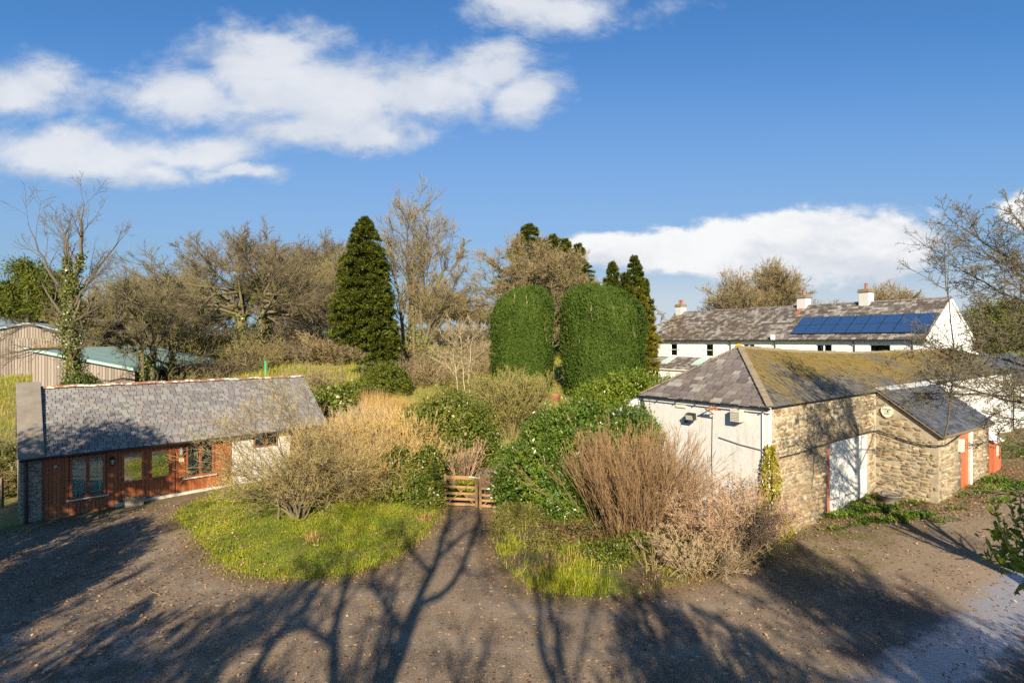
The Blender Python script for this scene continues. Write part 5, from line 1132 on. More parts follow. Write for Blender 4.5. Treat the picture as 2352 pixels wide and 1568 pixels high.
# three slim leaning trees right of the ivy tree
for i, (px, d, tx, ty, sp, lb) in enumerate([(332, 37, 296, 650, 80, 'slim bare tree leaning left over the green shed roof'), (350, 39, 352, 665, 75, 'slim upright bare tree with ivy on its stem over the green shed roof'), (398, 41, 345, 680, 90, 'slim bare tree with crooked stem at the right of the green shed roof')]):
    X = wx(px, d); z0 = hz(X, d); r_ = np.random.default_rng(200 + i)
    lines = [([(px, 960, 0), (px - 2, 850, 0), ((px + tx) / 2, 740, .3), (tx, ty, .6)], [.2, .16, .1, .02])]
    for k in range(9):
        u = r_.uniform(.25, .9); sx, sy = px + (tx - px) * u ** 1.3, 900 + (ty - 900) * u; a = r_.uniform(-1, 1)
        lines.append(([(sx, sy, .2), (sx + a * sp * .5, sy - 30, r_.uniform(-1.5, 1.5)), (sx + a * sp, sy - r_.uniform(0, 70), r_.uniform(-2.5, 2.5))], [.08, .05, .012]))
    lv = [dict(n=8, t=(.2, 1), ang=(22, 55), ln=.46, K=4, wob=.13, up=.02, rr=.45, rmin=.015, taper=.4), dict(n=6, t=(.15, 1), ang=(22, 52), ln=.6, K=4, wob=.14, up=.05, rr=.55, rmin=.011, taper=.4), dict(n=4, t=(.1, 1), ang=(25, 55), ln=.6, K=3, wob=.16, up=.03, rr=.6, rmin=.009, taper=.3)]
    tm, cm, L_ = bare_tree(210 + i, px_roots(px, d, z0, lines), lv, M['bark_dark'], M['twig_olive'], name='slim_tree')
    plant('bare_tree', lb, 'tree', (X, d, z0), [('trunk', tm), ('crown', cm), ('ivy', mesh_of('ivy', [ivy_on(rg, L_[0][0][:1], L_[0][1][:1], 900, (0, .5), .14, .12, .16)], M['leaf_ivy']))], group='slim bare trees over the green shed')

# background bare trees beyond (shared shapes)
bt = [round_tree(301, 12.5, 5.2, 3.2, .3, 16, rmin=.026, twig='twig_brown'), round_tree(302, 12, 4.4, 3.4, .28, 14, rmin=.026, twig='twig_tan', zlo=.0), round_tree(303, 11, 5.6, 2.6, .3, 17, rmin=.028, twig='twig_olive')]
BG = [(318, 62, 0, .80, 'bare brown tree behind the slim trees, left of the spreading tree'), (405, 70, 1, .86, 'bare tree crown showing low behind the left limbs of the spreading tree'), (668, 74, 2, .98, 'olive bare tree behind the right limbs of the spreading tree'), (735, 82, 0, 1.16, 'tall hazy brown tree behind the left side of the dark conifer'), (800, 76, 1, 1.0, 'pale bare tree close behind the dark conifer'), (700, 62, 2, .82, 'low olive thicket tree left of the dark conifer'), (255, 66, 2, .82, 'olive bare tree behind the green shed roof'), (60, 76, 0, .8, 'bare brown tree behind the pale boarded barn'), (1052, 86, 1, .62, 'small bare tree right of the tall many stemmed tree'), (205, 60, 2, .78, 'olive bare tree between the ivy clad tree and the slim trees'), (362, 58, 0, .74, 'brown bare tree under the left limbs of the spreading tree'), (452, 64, 2, .9, 'olive bare tree just behind the left half of the spreading tree'), (622, 66, 0, .95, 'brown bare tree just behind the right half of the spreading tree'), (770, 66, 2, .95, 'olive bare tree touching the left side of the dark conifer'), (130, 72, 1, .8, 'pale bare tree between the boarded barn and the ivy clad tree'), (1000, 70, 2, .72, 'olive bare tree behind the right stems of the many stemmed tree')]
for i, (px, d, k, s, lb) in enumerate(BG): place_tree('bare_tree', lb, px, d, [('trunk', bt[k][0]), ('crown', bt[k][1])], rz=i * 1.7, group='bare trees along the far side of the garden', scale=s)
# row on the skyline and the trees behind the farmhouse
for i, (px, d, k, s, lb) in enumerate([(1078, 112, 0, .42, 'leftmost small tree on the skyline between the big trees'), (1100, 116, 1, .5, 'middle small tree on the skyline between the big trees'), (1124, 113, 2, .52, 'skyline tree beside the left clipped yew')]):
    place_tree('skyline_tree', lb, px, d, [('trunk', bt[k][0]), ('crown', bt[k][1])], rz=i * 2.1, group='small trees on the skyline', scale=s)
ht = [round_tree(311, 15, 6.4, 3.5, .35, 18, rmin=.028, twig='twig_tan', zlo=-.1), round_tree(312, 16.5, 4.6, 5, .32, 14, rmin=.026, twig='twig_tan', zlo=.1, lift=.7), round_tree(313, 11, 5.5, 3, .3, 16, rmin=.03, twig='twig_tan', zlo=-.1)]
for i, (px, d, k, s, lb) in enumerate([(1682, 76, 0, .86, 'rounded bare tree behind the left half of the farmhouse roof'), (1788, 78, 1, .9, 'taller upright bare tree behind the farmhouse roof left of the middle chimney'), (1893, 84, 2, .8, 'small bare tree between the middle and right chimneys'), (2040, 82, 2, 1.02, 'wide bare tree behind the roof right of the right chimney')]):
    X = wx(px, d); plant('bare_tree', lb, 'tree', (X, d, hz(X, d)), [('trunk', ht[k][0]), ('crown', ht[k][1])], i * 1.3, 'bare trees behind the farmhouse', s)

# the tall many stemmed tree right of the conifer
px, d = 950, 44; X = wx(px, d); z0 = hz(X, d)
lines = [([(935, 900, 0), (925, 760, 0), (912, 640, -.3), (905, 540, -.5)], [0.173, 0.13, 0.0864, 0.02]), ([(945, 900, .3), (948, 740, .3), (945, 600, .5), (955, 475, .6)], [0.202, 0.144, 0.0936, 0.02]), ([(955, 900, 0), (968, 720, 0), (975, 600, .3), (985, 500, .6)], [0.173, 0.122, 0.0792, 0.02]), ([(960, 900, -.3), (990, 740, -.5), (1020, 620, -.8), (1042, 540, -1)], [0.187, 0.137, 0.0864, 0.02]), ([(950, 900, .5), (935, 700, 1), (925, 560, 1.4), (935, 490, 1.6)], [0.158, 0.108, 0.072, 0.02]),
  ([(985, 760, -.5), (1030, 690, -1.2), (1072, 620, -1.5)], [0.072, 0.0432, 0.015]), ([(985, 740, 0), (1035, 720, .8), (1075, 690, 1.2)], [0.072, 0.0432, 0.015]), ([(1010, 660, -.6), (1050, 600, 0), (1065, 560, .4)], [0.0648, 0.036, 0.015]), ([(930, 720, 0), (905, 640, .6), (892, 560, 1)], [0.0648, 0.036, 0.015])]
lv = [dict(n=22, t=(.3, 1), ang=(22, 50), ln=.30, K=5, wob=.12, up=.06, rr=.42, rmin=.018, taper=.55), dict(n=8, t=(.15, 1), ang=(22, 55), ln=.55, K=4, wob=.14, up=.05, rr=.5, rmin=.013, taper=.4), dict(n=6, t=(.15, 1), ang=(25, 55), ln=.6, K=3, wob=.16, up=.04, rr=.6, rmin=.011, taper=.3)]
tm, cm, L_ = bare_tree(120, px_roots(px, d, z0, lines), lv, M['bark'], M['twig_tan'], name='stem_tree')
plant('bare_tree', 'tall bare many stemmed tree just right of the dark conifer', 'tree', (X, d, z0), [('trunk', tm), ('crown', cm), ('ivy', mesh_of('ivy', [ivy_on(rg, L_[0][0][:5], L_[0][1][:5], 1500, (0, .35), .16, .14, .3)], M['leaf_ivy']))])

# big lichen covered tree in front of the dark conifers, centre
px, d = 1262, 50; X = wx(px, d); z0 = hz(X, d); r_ = np.random.default_rng(9)
lines = [([(1262, 900, 0), (1260, 760, 0), (1262, 700, 0)], [.42, .34, .26])]
for s, (a, b) in enumerate([(1112, 700), (1108, 660), (1130, 610), (1165, 585), (1205, 570), (1235, 565), (1270, 585), (1300, 600), (1330, 625), (1345, 660), (1150, 650), (1210, 620), (1290, 640), (1130, 720), (1345, 700)]):
    for o in (-3.0, 2.5): lines.append(([(1262, 730 + 30 * math.sin(s), 0), ((1262 + a) / 2, (715 + b) / 2 - 10, o * .5), (a, b, o)], [.12, .06, .02]))
lv = [dict(n=8, t=(.25, 1), ang=(22, 50), ln=.38, K=5, wob=.14, up=.03, rr=.42, rmin=.024, taper=.4), dict(n=9, t=(.15, 1), ang=(25, 55), ln=.52, K=4, wob=.16, up=.02, rr=.5, rmin=.016, taper=.4), dict(n=7, t=(.1, 1), ang=(25, 60), ln=.58, K=3, wob=.18, up=.02, rr=.6, rmin=.013, taper=.3)]
tm, cm, L_ = bare_tree(121, px_roots(px, d, z0, lines), lv, M['bark'], M['twig_tan'], name='lichen_tree')
plant('bare_tree', 'dense pale lichened tree standing behind the two clipped yews', 'tree', (X, d, z0), [('trunk', tm), ('crown', cm)])

# conifers
def trunkmesh(h, r, m='bark_dark', n='trunk'):
    p, rr = resample([(0, 0, -.5), (.05, 0, h * .5), (0, 0, h)], [r, r * .7, r * .2], 6); return npmesh(n, *tubes(p[None], rr[None], 8), M[m], smooth=True)
d = 40; X = wx(838, d); z0 = hz(X, d); Hc = wz(503, d) - z0
cf = conifer(401, Hc, 2.2, 620, 110, .22, .07, .52, .10, -.16, tops=[(0, 0, Hc, 2.0, .33), (1.1, -.4, Hc * .66, 1.25, .04), (-.55, .3, Hc * .86, 1.75, .36), (.55, .2, Hc * .8, 1.6, .25), (1.5, 0, Hc * .4, 1.1, .0), (-.9, -.4, Hc * .62, 1.35, .38)])
plant('conifer', 'tall dark green conifer with pointed top left of the many stemmed tree', 'conifer', (X, d, z0), [('trunk', trunkmesh(Hc * .9, .3)), ('crown', npmesh('conifer_crown', *cf, M['leaf_conifer']))])
d = 60; X = wx(1222, d); z0 = hz(X, d); Hc = wz(527, d) - z0
cf = conifer(402, Hc, 3.0, 300, 120, .34, .10, .6, .1, -.1, tops=[(-.3, 0, Hc * 1.03, 3.5), (2.2, .5, Hc * .95, 3.0)])
plant('conifer', 'dark conifer rising behind the pale lichened tree, left peak', 'conifer', (X, d, z0), [('trunk', trunkmesh(Hc * .9, .35)), ('crown', npmesh('conifer_crown', *cf, M['leaf_conifer']))])
X = wx(1312, d + 1); z0 = hz(X, d + 1); Hc = wz(562, d + 1) - z0
cf = conifer(403, Hc, 2.2, 240, 120, .34, .10, .6, .1, -.1, tops=[(-.6, 0, Hc * 1.04, 2.2), (.7, 0, Hc, 2.2)])
plant('conifer', 'narrow conifer behind the pale lichened tree, right peak', 'conifer', (X, d + 1, z0), [('trunk', trunkmesh(Hc * .9, .3)), ('crown', npmesh('conifer_crown', *cf, M['leaf_conifer']))])
d = 48; X = wx(1440, d); z0 = hz(X, d); Hc = wz(590, d) - z0
cf = conifer(404, Hc, 1.7, 330, 150, .24, .07, .6, .08, -.05, tops=[(.6, 0, Hc, 1.35), (-1.15, .3, Hc * .955, 1.2), (-.2, -.2, Hc * .85, 1.5), (1.5, .2, Hc * .8, 1.0)])
plant('conifer', 'twin topped green conifer behind the right clipped yew', 'conifer', (X, d, z0), [('trunk', trunkmesh(Hc * .85, .3)), ('crown', npmesh('conifer_crown', *cf, M['leaf_conifer']))])
d = 38; X = wx(1468, d); z0 = hz(X, d); Hc = wz(664, d) - z0
cf = conifer(405, Hc, 1.35, 280, 130, .2, .06, .55, .05, -.05, tops=[(0, 0, Hc, 1.35), (-.5, -.2, Hc * .8, 1.2)])
plant('conifer', 'golden green conifer between the right yew and the farmhouse', 'conifer', (X, d, z0), [('trunk', trunkmesh(Hc * .85, .2)), ('crown', npmesh('conifer_crown', *cf, M['leaf_golden']))])
for px, d, ty, w_, lb in [(62, 66, 592, 4.4, 'dark green pine at the far left behind the ivy tree'), (2300, 58, 690, 4.4, 'dark evergreen tree right of the farmhouse gable')]:
    X = wx(px, d); z0 = hz(X, d); Hc = wz(ty, d) - z0; r_ = np.random.default_rng(px)
    lm = [(r_.uniform(-.7, .7) * w_, r_.uniform(-.6, .6) * w_, Hc * r_.uniform(.5, .82), w_ * r_.uniform(.35, .5), w_ * r_.uniform(.35, .5), w_ * r_.uniform(.22, .32)) for _ in range(11)] + [(0, 0, Hc * .88, w_ * .45, w_ * .45, Hc * .1)]
    plant('pine_tree', lb, 'tree', (X, d, z0), [('trunk', trunkmesh(Hc * .8, .3)), ('crown', npmesh('pine_crown', *lumpy(r_, lm, 2200, .34, .10, 5, .3, core=.6, seed=px), M['leaf_conifer']))])
# the two clipped yews
def yew(seed, H, Rw, D_, tilt=.06):
    r_ = np.random.default_rng(seed); n = 56000; a = r_.uniform(0, 2 * math.pi, n); u = 1 - r_.random(n) ** 1.25
    def env(a, u): return np.sqrt(np.clip(1 - (np.clip(u - .76, 0, 1) / .242) ** 2.6, .0004, 1)) * (.93 + .07 * sstep(0, .4, u)) * (1 + .035 - .085 * np.abs(np.sin(a * 9 + seed + .4 * np.sin(u * 7))) ** 6 + .02 * np.sin(a * 23 + 2 * seed) + .03 * np.sin(u * 13 + a * 5) + .03 * np.sin(u * 9 + a * 3)) * (1 + .07 * np.sin(a * 2 + seed))
    z = H * (u - .0) + .10 * H * 0; e = env(a, u) * (1 + r_.normal(0, .026, n) + .12 * (r_.random(n) < .02) - .05 * r_.random(n))
    P = np.stack([np.cos(a) * Rw * e, np.sin(a) * D_ * e, z + .26 * np.sin(a * 11 + seed) * u], 1); P[:, 2] *= 1 + tilt * P[:, 0] / Rw
    N = np.stack([np.cos(a), np.sin(a), .25 + 1.6 * sstep(.75, 1, u)], 1); D = N * .35 + r_.normal(0, .35, P.shape) + np.array([0, 0, 1.0])
    V1 = leaves(r_, P, D, N + r_.normal(0, .45, P.shape), r_.uniform(.09, .2, n), .065)
    nu, nv = 40, 24; aa = np.linspace(0, 2 * math.pi, nu, endpoint=False); uu = np.linspace(0, 1, nv); A, U = np.meshgrid(aa, uu); E = env(A, U) * .93
    V = np.stack([np.cos(A) * Rw * E, np.sin(A) * D_ * E, U * H * .985], -1).reshape(-1, 3); V[:, 2] *= 1 + tilt * V[:, 0] / Rw; ix = np.arange(nu * nv).reshape(nv, nu); j = np.roll(ix, -1, 1)
    core = (V, np.stack([ix[:-1], j[:-1], j[1:], ix[1:]], -1).reshape(-1, 4))
    # bare brown scars where stems have been cut, in the same mesh
    Q = [merge([V1, core])]; n0 = len(Q[0][1])
    for _ in range(8):
        a_ = r_.uniform(-2.6, -.5); u_ = r_.uniform(.5, .9); k = 9; aa = np.full(k, a_) + r_.normal(0, .010, k); zz = u_ * H + r_.uniform(-.3, .2, k); e = env(aa, zz / H) * 1.01
        P = np.stack([np.cos(aa) * Rw * e, np.sin(aa) * D_ * e, zz + .26 * np.sin(aa * 11 + seed) * zz / H], 1); Q.append(leaves(r_, P, np.array([0, 0, 1.]) + r_.normal(0, .06, P.shape), np.stack([np.cos(aa), np.sin(aa), np.zeros(k)], 1), r_.uniform(.2, .4, k), .026))
    V, F_ = merge(Q); return npmesh('yew_crown', V, F_, [M['leaf_yew'], M['twig_tan']], np.where(np.arange(len(F_)) < n0, 0, 1))
for px, d, ty, hw_, lb, sd in [(1199, 36, 672, 66, 'left one of the two tall clipped yews, narrower with rounded top', 3), (1386, 35, 668, 86, 'right one of the two tall clipped yews, wider', 8)]:
    X = wx(px, d); z0 = hz(X, d); Hc = wz(ty, d) - z0; a = yew(sd, Hc, hw_ / F * d, hw_ / F * d * .85, .07 if sd == 3 else -.06)
    plant('clipped_yew', lb, 'yew', (X, d, z0), [('trunk', trunkmesh(Hc * .6, .22)), ('crown', a)], group='two clipped yews')
# pale sapling clump
px, d = 1062, 31; X = wx(px, d); z0 = hz(X, d)
lines = [([(1052, 910, 0), (1048, 860, 0), (1040, 800, .2), (1036, 742, .4)], [.04, .032, .022, .006]), ([(1070, 910, .2), (1062, 850, .2), (1058, 790, 0), (1052, 750, 0)], [.036, .028, .018, .006]), ([(1078, 910, 0), (1076, 860, 0), (1082, 800, -.2), (1092, 745, -.4)], [.036, .028, .018, .006]), ([(1074, 880, 0), (1090, 830, .3), (1118, 790, .5)], [.022, .015, .006]), ([(1050, 870, 0), (1020, 830, .3), (985, 800, .4)], [.022, .015, .006])]
lv = [dict(n=16, t=(.2, 1), ang=(25, 60), ln=.42, K=4, wob=.12, up=.06, rr=.45, rmin=.011), dict(n=7, t=(.1, 1), ang=(25, 60), ln=.5, K=3, wob=.16, up=.04, rr=.55, rmin=.009), dict(n=4, t=(.1, 1), ang=(25, 60), ln=.5, K=3, wob=.2, up=.03, rr=.6, rmin=.008)]
tm, cm, L_ = bare_tree(130, px_roots(px, d, z0, lines), lv, M['bark_pale'], M['twig_tan'], name='sapling')
plant('sapling', 'slender pale stemmed sapling clump left of the clipped yews', 'sapling', (X, d, z0), [('trunk', tm), ('crown', cm)])

# near twiggy tree at the right edge: the trunk stands outside the view, limbs reach in
px, d = 2540, 12.5; X, z0 = wx(2540, 12.5), hz(wx(2540, 12.5), 12.5); r_ = np.random.default_rng(77)
lines = [([(2540, 1460, 0), (2530, 1200, 0), (2520, 900, 0), (2500, 700, 0)], [.19, .15, .11, .06])]
for (a, b, o, sx, sy) in [(2150, 545, .5, 2510, 760), (2190, 500, 1.2, 2510, 720), (2250, 470, -.5, 2510, 720), (2170, 640, -.3, 2515, 800), (2200, 700, .6, 2515, 830), (2160, 760, .2, 2520, 880), (2130, 790, 1.4, 2520, 890), (2140, 850, .2, 2520, 930), (2110, 870, 1.0, 2520, 950), (2190, 900, -.8, 2520, 980), (2230, 960, .3, 2525, 1020), (2250, 600, 1.5, 2515, 780), (2300, 480, .4, 2505, 700), (2290, 1010, .8, 2525, 1060), (2080, 900, 1.6, 2520, 960), (2260, 740, -1, 2515, 850), (2330, 560, -1.3, 2510, 730)]:
    a = a + 105 if a < 2240 else a + 60
    lines.append(([(sx, sy, 0), ((sx + a) / 2, (sy + b) / 2 - r_.uniform(-20, 30), o * .6), (a, b, o)], [.034, .02, .008]))
lines.append(([(2250, 1010, .8), (2268, 900, .8), (2275, 820, .8), (2262, 640, .9), (2270, 560, 1)], [.022, .019, .015, .01, .005]))
lv = [dict(n=21, t=(.12, 1), ang=(20, 60), ln=.32, K=5, wob=.13, up=.02, rr=.4, rmin=.0065, taper=.4), dict(n=8, t=(.1, 1), ang=(25, 65), ln=.48, K=4, wob=.16, up=.02, rr=.5, rmin=.005, taper=.4), dict(n=5, t=(.15, 1), ang=(30, 75), ln=.42, K=2, wob=.2, up=.02, rr=.6, rmin=.0044, taper=.3)]
tm, cm, L_ = bare_tree(140, px_roots(2540, d, z0, lines), lv, M['bark_dark'], M['twig_grey'], name='hawthorn')
bp, br_ = L_[2]; P = bp[:, [2, 4]].reshape(-1, 3); P = P[r_.random(len(P)) < .55]; P = np.repeat(P, 3, 0) + r_.normal(0, .015, (len(P[:]) * 3, 3))
bud = leaves(r_, P, r_.normal(0, 1, P.shape), r_.normal(0, 1, P.shape), .028, .022)
plant('hawthorn_tree', 'near twiggy budding tree reaching in from the right edge', 'tree', (X, d, z0), [('trunk', tm), ('crown', cm), ('buds', mesh_of('buds', [bud], M['leaf_heath']))])
# trees that stand behind the viewer and throw their shadows over the yard
def shade_tree(name, label, x, y, roots, lv, sd, twig='twig_grey', ivy=0):
    tm, cm, L_ = bare_tree(sd, roots, lv, M['bark_dark'], M[twig], name='yard_tree')
    ms = [('trunk', tm), ('crown', cm)]
    if ivy: ms.append(('ivy', mesh_of('ivy', [ivy_on(np.random.default_rng(sd), L_[0][0][:1], L_[0][1][:1], ivy, (0, .8), .16, .14, .35)], M['leaf_ivy'])))
    plant(name, label, 'tree', (x, y, hz(x, y)), ms)
lvs = [dict(n=9, t=(.25, 1), ang=(20, 50), ln=.42, K=5, wob=.12, up=.05, rr=.4, rmin=.016), dict(n=7, t=(.2, 1), ang=(22, 55), ln=.55, K=4, wob=.15, up=.04, rr=.5, rmin=.012), dict(n=5, t=(.2, 1), ang=(25, 55), ln=.5, K=3, wob=.15, up=.04, rr=.6, rmin=.01)]
T0 = math.tan(R(SUN_EL)); ys_ = -6.0
def sh(px, py, o=0): dd = EYE * F / (py - CY); return (wx(px, dd) + 2.3, o, (dd - ys_ - o) * T0)
roots = [([(-.1, 0, -.4), (-.1, 0, 3.5), sh(880, 1568), sh(960, 1385)], [.32, .25, .18, .15]),
 ([sh(955, 1395), sh(1000, 1290), sh(1032, 1190), sh(1050, 1120)], [.12, .095, .075, .05]), ([sh(958, 1390), sh(1040, 1345), sh(1080, 1260), sh(1098, 1190), sh(1105, 1130)], [.11, .09, .075, .06, .045]),
 ([sh(985, 1310), sh(950, 1270), sh(930, 1220)], [.08, .06, .03]), ([sh(930, 1450), sh(880, 1380), sh(860, 1320)], [.08, .06, .03]), ([sh(1000, 1290), sh(1060, 1230, 1), sh(1100, 1210, 1.5)], [.07, .05, .02])]
shade_tree('yard_tree', 'forked bare tree standing behind the viewer', -2.3, ys_, roots, lvs, 150)
roots = [([(1.3, 0, -.4), (1.2, 0, 3), sh(768, 1500), sh(775, 1420), sh(792, 1335), sh(815, 1270)], [.18, .14, .11, .09, .06, .04]), ([sh(768, 1480), sh(690, 1420), sh(740, 1350)], [.09, .07, .04]), ([(.3, 0, 4), sh(600, 1500), sh(680, 1400), sh(745, 1335)], [.1, .09, .07, .04])]
for k, (p, r) in enumerate(roots): roots[k] = ([(a + 1.9 if i_ >= 0 else a, b, c) for i_, (a, b, c) in enumerate(p)], r)
shade_tree('yard_tree', 'slender bare tree behind the viewer, left of the forked one', -4.2, ys_, roots, lvs, 151)
roots = [([(0, 0, -.4), (.1, 0, 4), (.1, 0, 7.5), (-.3, .3, 11)], [.16, .12, .08, .03]), ([(.1, 0, 4), (-1.2, 0, 6.6), (-2.2, 0, 8.5)], [.12, .09, .03]), ([(.2, 0, 6.5), (-.3, 0, 8.5), (-.4, 0, 10.5)], [.1, .08, .03])]
shade_tree('yard_tree', 'bare tree behind the viewer towards the lane', .95, -7.5, roots, lvs, 152)
lvd = [dict(n=13, t=(.2, 1), ang=(25, 60), ln=.4, K=5, wob=.14, up=.04, rr=.5, rmin=.02), dict(n=8, t=(.1, 1), ang=(25, 60), ln=.5, K=4, wob=.16, up=.04, rr=.55, rmin=.016), dict(n=6, t=(.1, 1), ang=(25, 60), ln=.5, K=3, wob=.2, up=.04, rr=.6, rmin=.013)]
for k, (x, y, H_, W_) in enumerate([(-12.5, -1.0, 9.5, 4.0), (-19.5, 2.0, 9.8, 4.2), (-8.0, -6.0, 9.5, 3.6), (-9.0, .5, 6.4, 3.2), (-5.6, -6.5, 10.0, 3.4), (7.4, -8.2, 12.4, 4.0), (3.6, -3.2, 8.4, 3.0)]):
    tm, cm, L_ = round_tree(160 + k, H_, W_, 6.6 if k == 5 else 2.4, .26, 14, lv=[dict(l, rmin=l['rmin']) for l in lvd], rmin=.014, twig='twig_grey', low='bark_dark')
    plant('yard_tree', ['bare tree left of the viewer shading the cottage yard', 'bare tree at the far left of the yard', 'bare tree behind the viewer on the left', 'low spreading bare tree left of the viewer', 'small bare tree close behind the viewer on the left', 'dense bare tree behind the viewer on the right', 'twiggy young tree close behind the viewer'][k], 'tree', (x, y, hz(x, y)), [('trunk', tm), ('crown', cm)])
for k, (x, y, H_, W_) in enumerate([(-15.3, 8.0, 9.6, 2.3), (-17.6, 7.5, 8.2, 2.0), (-12.0, 5.0, 6.6, 1.7)]):
    r_ = np.random.default_rng(170 + k); lm = [(0, 0, H_ * .55, W_ * .8, W_ * .8, H_ * .42)] + [(r_.uniform(-.7, .7) * W_, r_.uniform(-.7, .7) * W_, H_ * r_.uniform(.3, .85), W_ * .45, W_ * .45, W_ * .5) for _ in range(9)]
    plant('holly_tree', ['tall evergreen holly left of the viewer', 'second evergreen holly left of the viewer', 'smallest evergreen holly left of the viewer'][k], 'tree', (x, y, hz(x, y)), [('trunk', trunkmesh(H_ * .7, .2)), ('crown', npmesh('holly_crown', *lumpy(r_, lm, 2200, .14, .09, 5, .12, core=.6, seed=k + 3), M['leaf_dark']))])
# ------------------------------------------------------------------ shrubs
def base(px, d): X = wx(px, d); return X, d, hz(X, d)
def stems(seed, n, H, spread, base_r, r, lv, m, low=None, sides=(4, 3, 3), lean=1.0, wob=.05, up=.02, zmin=.35):
    rg = np.random.default_rng(seed); a = rg.uniform(0, 2 * math.pi, n); q = np.sqrt(rg.random(n)); P = np.stack([np.cos(a) * q * base_r, np.sin(a) * q * base_r, np.full(n, -.1)], 1)
    D = np.stack([np.cos(a) * q * spread, np.sin(a) * q * spread, np.ones(n)], 1) + rg.normal(0, .08 * lean, (n, 3)); L = H * rg.uniform(zmin + .4, 1.05, n) * np.sqrt(1 + (q * spread) ** 2) ** .5
    pts, rad = walk(rg, P, D, L, np.full(n, r), np.full(n, r * .35), 6, wob, up); parts = [tubes(pts, rad, sides[0])]; lo = list(parts); tw = []; p, rr = pts, rad
    for i, s in enumerate(lv): p, rr = sprout(rg, p, rr, **s); tw.append(tubes(p, rr, sides[min(i + 1, 2)]))
    return mesh_of('stems', lo, M[low or m], True), mesh_of('twigs', tw, M[m]), p
def leafed(seed, label, name, px, d, lumps, n, L, W, m, per=5, group=None, cat='shrub', spread=.09, out=.6, up=.25, core=.78, rz=0, sprigs=0, zoff=0):
    rg = np.random.default_rng(seed); X, Y, Z = base(px, d)
    V = [lumpy(rg, lumps, n, L, W, per, spread, out, up, seed=seed, core=core)]
    lumps = np.array(lumps); k = rg.integers(0, len(lumps), 26); C = lumps[k, :3]; E = C + nrm(rg.normal(0, 1, (26, 3)) + [0, 0, .5]) * lumps[k, 3:] * .95
    pts = np.stack([np.stack([E * t + np.array([0, 0, -.1]) * (1 - t) + np.array([0, 0, .25]) * math.sin(t * 3.1) for t in np.linspace(0, 1, 6)], 1)], 0)[0]; rad = np.tile(np.linspace(.035, .008, 6), (26, 1))
    wood = [tubes(pts, rad, 5)]; ms = []
    if sprigs:
        k = rg.integers(0, len(lumps), sprigs); d_ = nrm(rg.normal(0, 1, (sprigs, 3)) + [0, -.2, .9]); S = lumps[k, :3] + d_ * lumps[k, 3:] * .95
        p, r = walk(rg, S, d_ * .4 + [0, 0, 1], rg.uniform(.25, .65, sprigs), np.full(sprigs, .008), np.full(sprigs, .004), 5, .08, .05)
        q = p[:, 1:].reshape(-1, 3); q = np.repeat(q, 4, 0); dd = rg.normal(0, 1, q.shape); dd[:, 2] = np.abs(dd[:, 2]) + .3
        V.append(leaves(rg, q, dd, rg.normal(0, 1, q.shape) + [0, 0, .6], L * .9, W)); wood.append(tubes(p, r, 4))
    ms = [('branches', mesh_of('branches', wood, M['twig_brown'], True)), ('foliage', mesh_of('foliage', V, M[m]))]; return plant(name, label, cat, (X, Y, Z + zoff), ms, rz, group)

# glossy laurel by the gate
leafed(501, 'large glossy dark green laurel right of the gate', 'laurel', 1290, 20.9, [(-1.0, -.2, 1.3, 1.35, 1.2, 1.5), (.5, 0, 1.7, 1.6, 1.3, 1.8), (1.9, .2, 2.1, 1.4, 1.2, 1.6), (-.3, .4, 2.3, 1.2, 1, 1.3), (.9, .3, 2.9, 1.2, 1, 1.0), (2.6, .6, 2.6, 1.0, 1.0, 1.1), (0, -.9, .8, 1.2, .8, 1.0), (1.3, -.9, 1.0, 1.0, .8, 1.0)], 6400, .135, .05, 'leaf_laurel', 5, spread=.09, sprigs=150)
# dark shrub left of the path
leafed(502, 'dark green rounded evergreen shrub behind the gate', 'evergreen_shrub', 1030, 25.5, [(-.8, 0, 1.5, 1.3, 1.2, 1.4), (.7, .1, 1.5, 1.4, 1.2, 1.5), (0, 0, 2.2, 1.4, 1.1, 1.1), (-1.4, .3, 1.2, .9, .9, 1.0), (1.5, .2, 1.0, .8, .8, 1.0), (.2, -.6, .8, 1.3, .8, .9)], 3200, .10, .048, 'leaf_camellia', 5, sprigs=60)
# yellow green dome beside the barn
leafed(503, 'yellow green rounded rhododendron dome left of the barn', 'rhododendron', 1425, 27.0, [(-1.3, 0, 1.6, 1.4, 1.3, 1.5), (.5, .2, 2.3, 1.6, 1.4, 1.6), (1.6, .4, 2.0, 1.3, 1.2, 1.5), (-.5, .2, 2.0, 1.4, 1.2, 1.5), (-2.1, .2, 1.2, 1, 1, 1.2)], 3600, .12, .05, 'leaf_dome', 5)
leafed(504, 'upright green shrub between the yellow green dome and the farmhouse', 'evergreen_shrub', 1520, 31, [(0, 0, 1.2, .8, .8, 1.4), (.4, .1, 1.9, .5, .5, .8), (-.4, .1, 1.5, .6, .6, .9)], 1200, .13, .05, 'leaf_camellia', 5, sprigs=25)
# ivy mass over the wall
leafed(505, 'thick glossy ivy smothering the wall left of the gate', 'ivy', 978, 21.55, [(-.5, .2, 1.0, .55, .5, .9), (.1, .1, 1.2, .45, .45, .95), (-1.0, .3, 1.2, .6, .5, .9), (-1.5, .4, .8, .6, .5, .7), (.25, .0, .7, .38, .4, .7), (-.4, -.15, .3, .9, .35, .35), (-1.2, -.05, .3, .7, .35, .35)], 2900, .09, .075, 'leaf_ivy', 5, cat='ivy', sprigs=20)
leafed(506, 'dark mixed scrub at the back of the lawn left of the ivy', 'evergreen_shrub', 900, 23.4, [(0, 0, .8, .9, .6, .8), (.8, -.1, .9, .6, .5, .8), (-.9, .1, .6, .7, .5, .6)], 1200, .09, .05, 'leaf_camellia', 4)
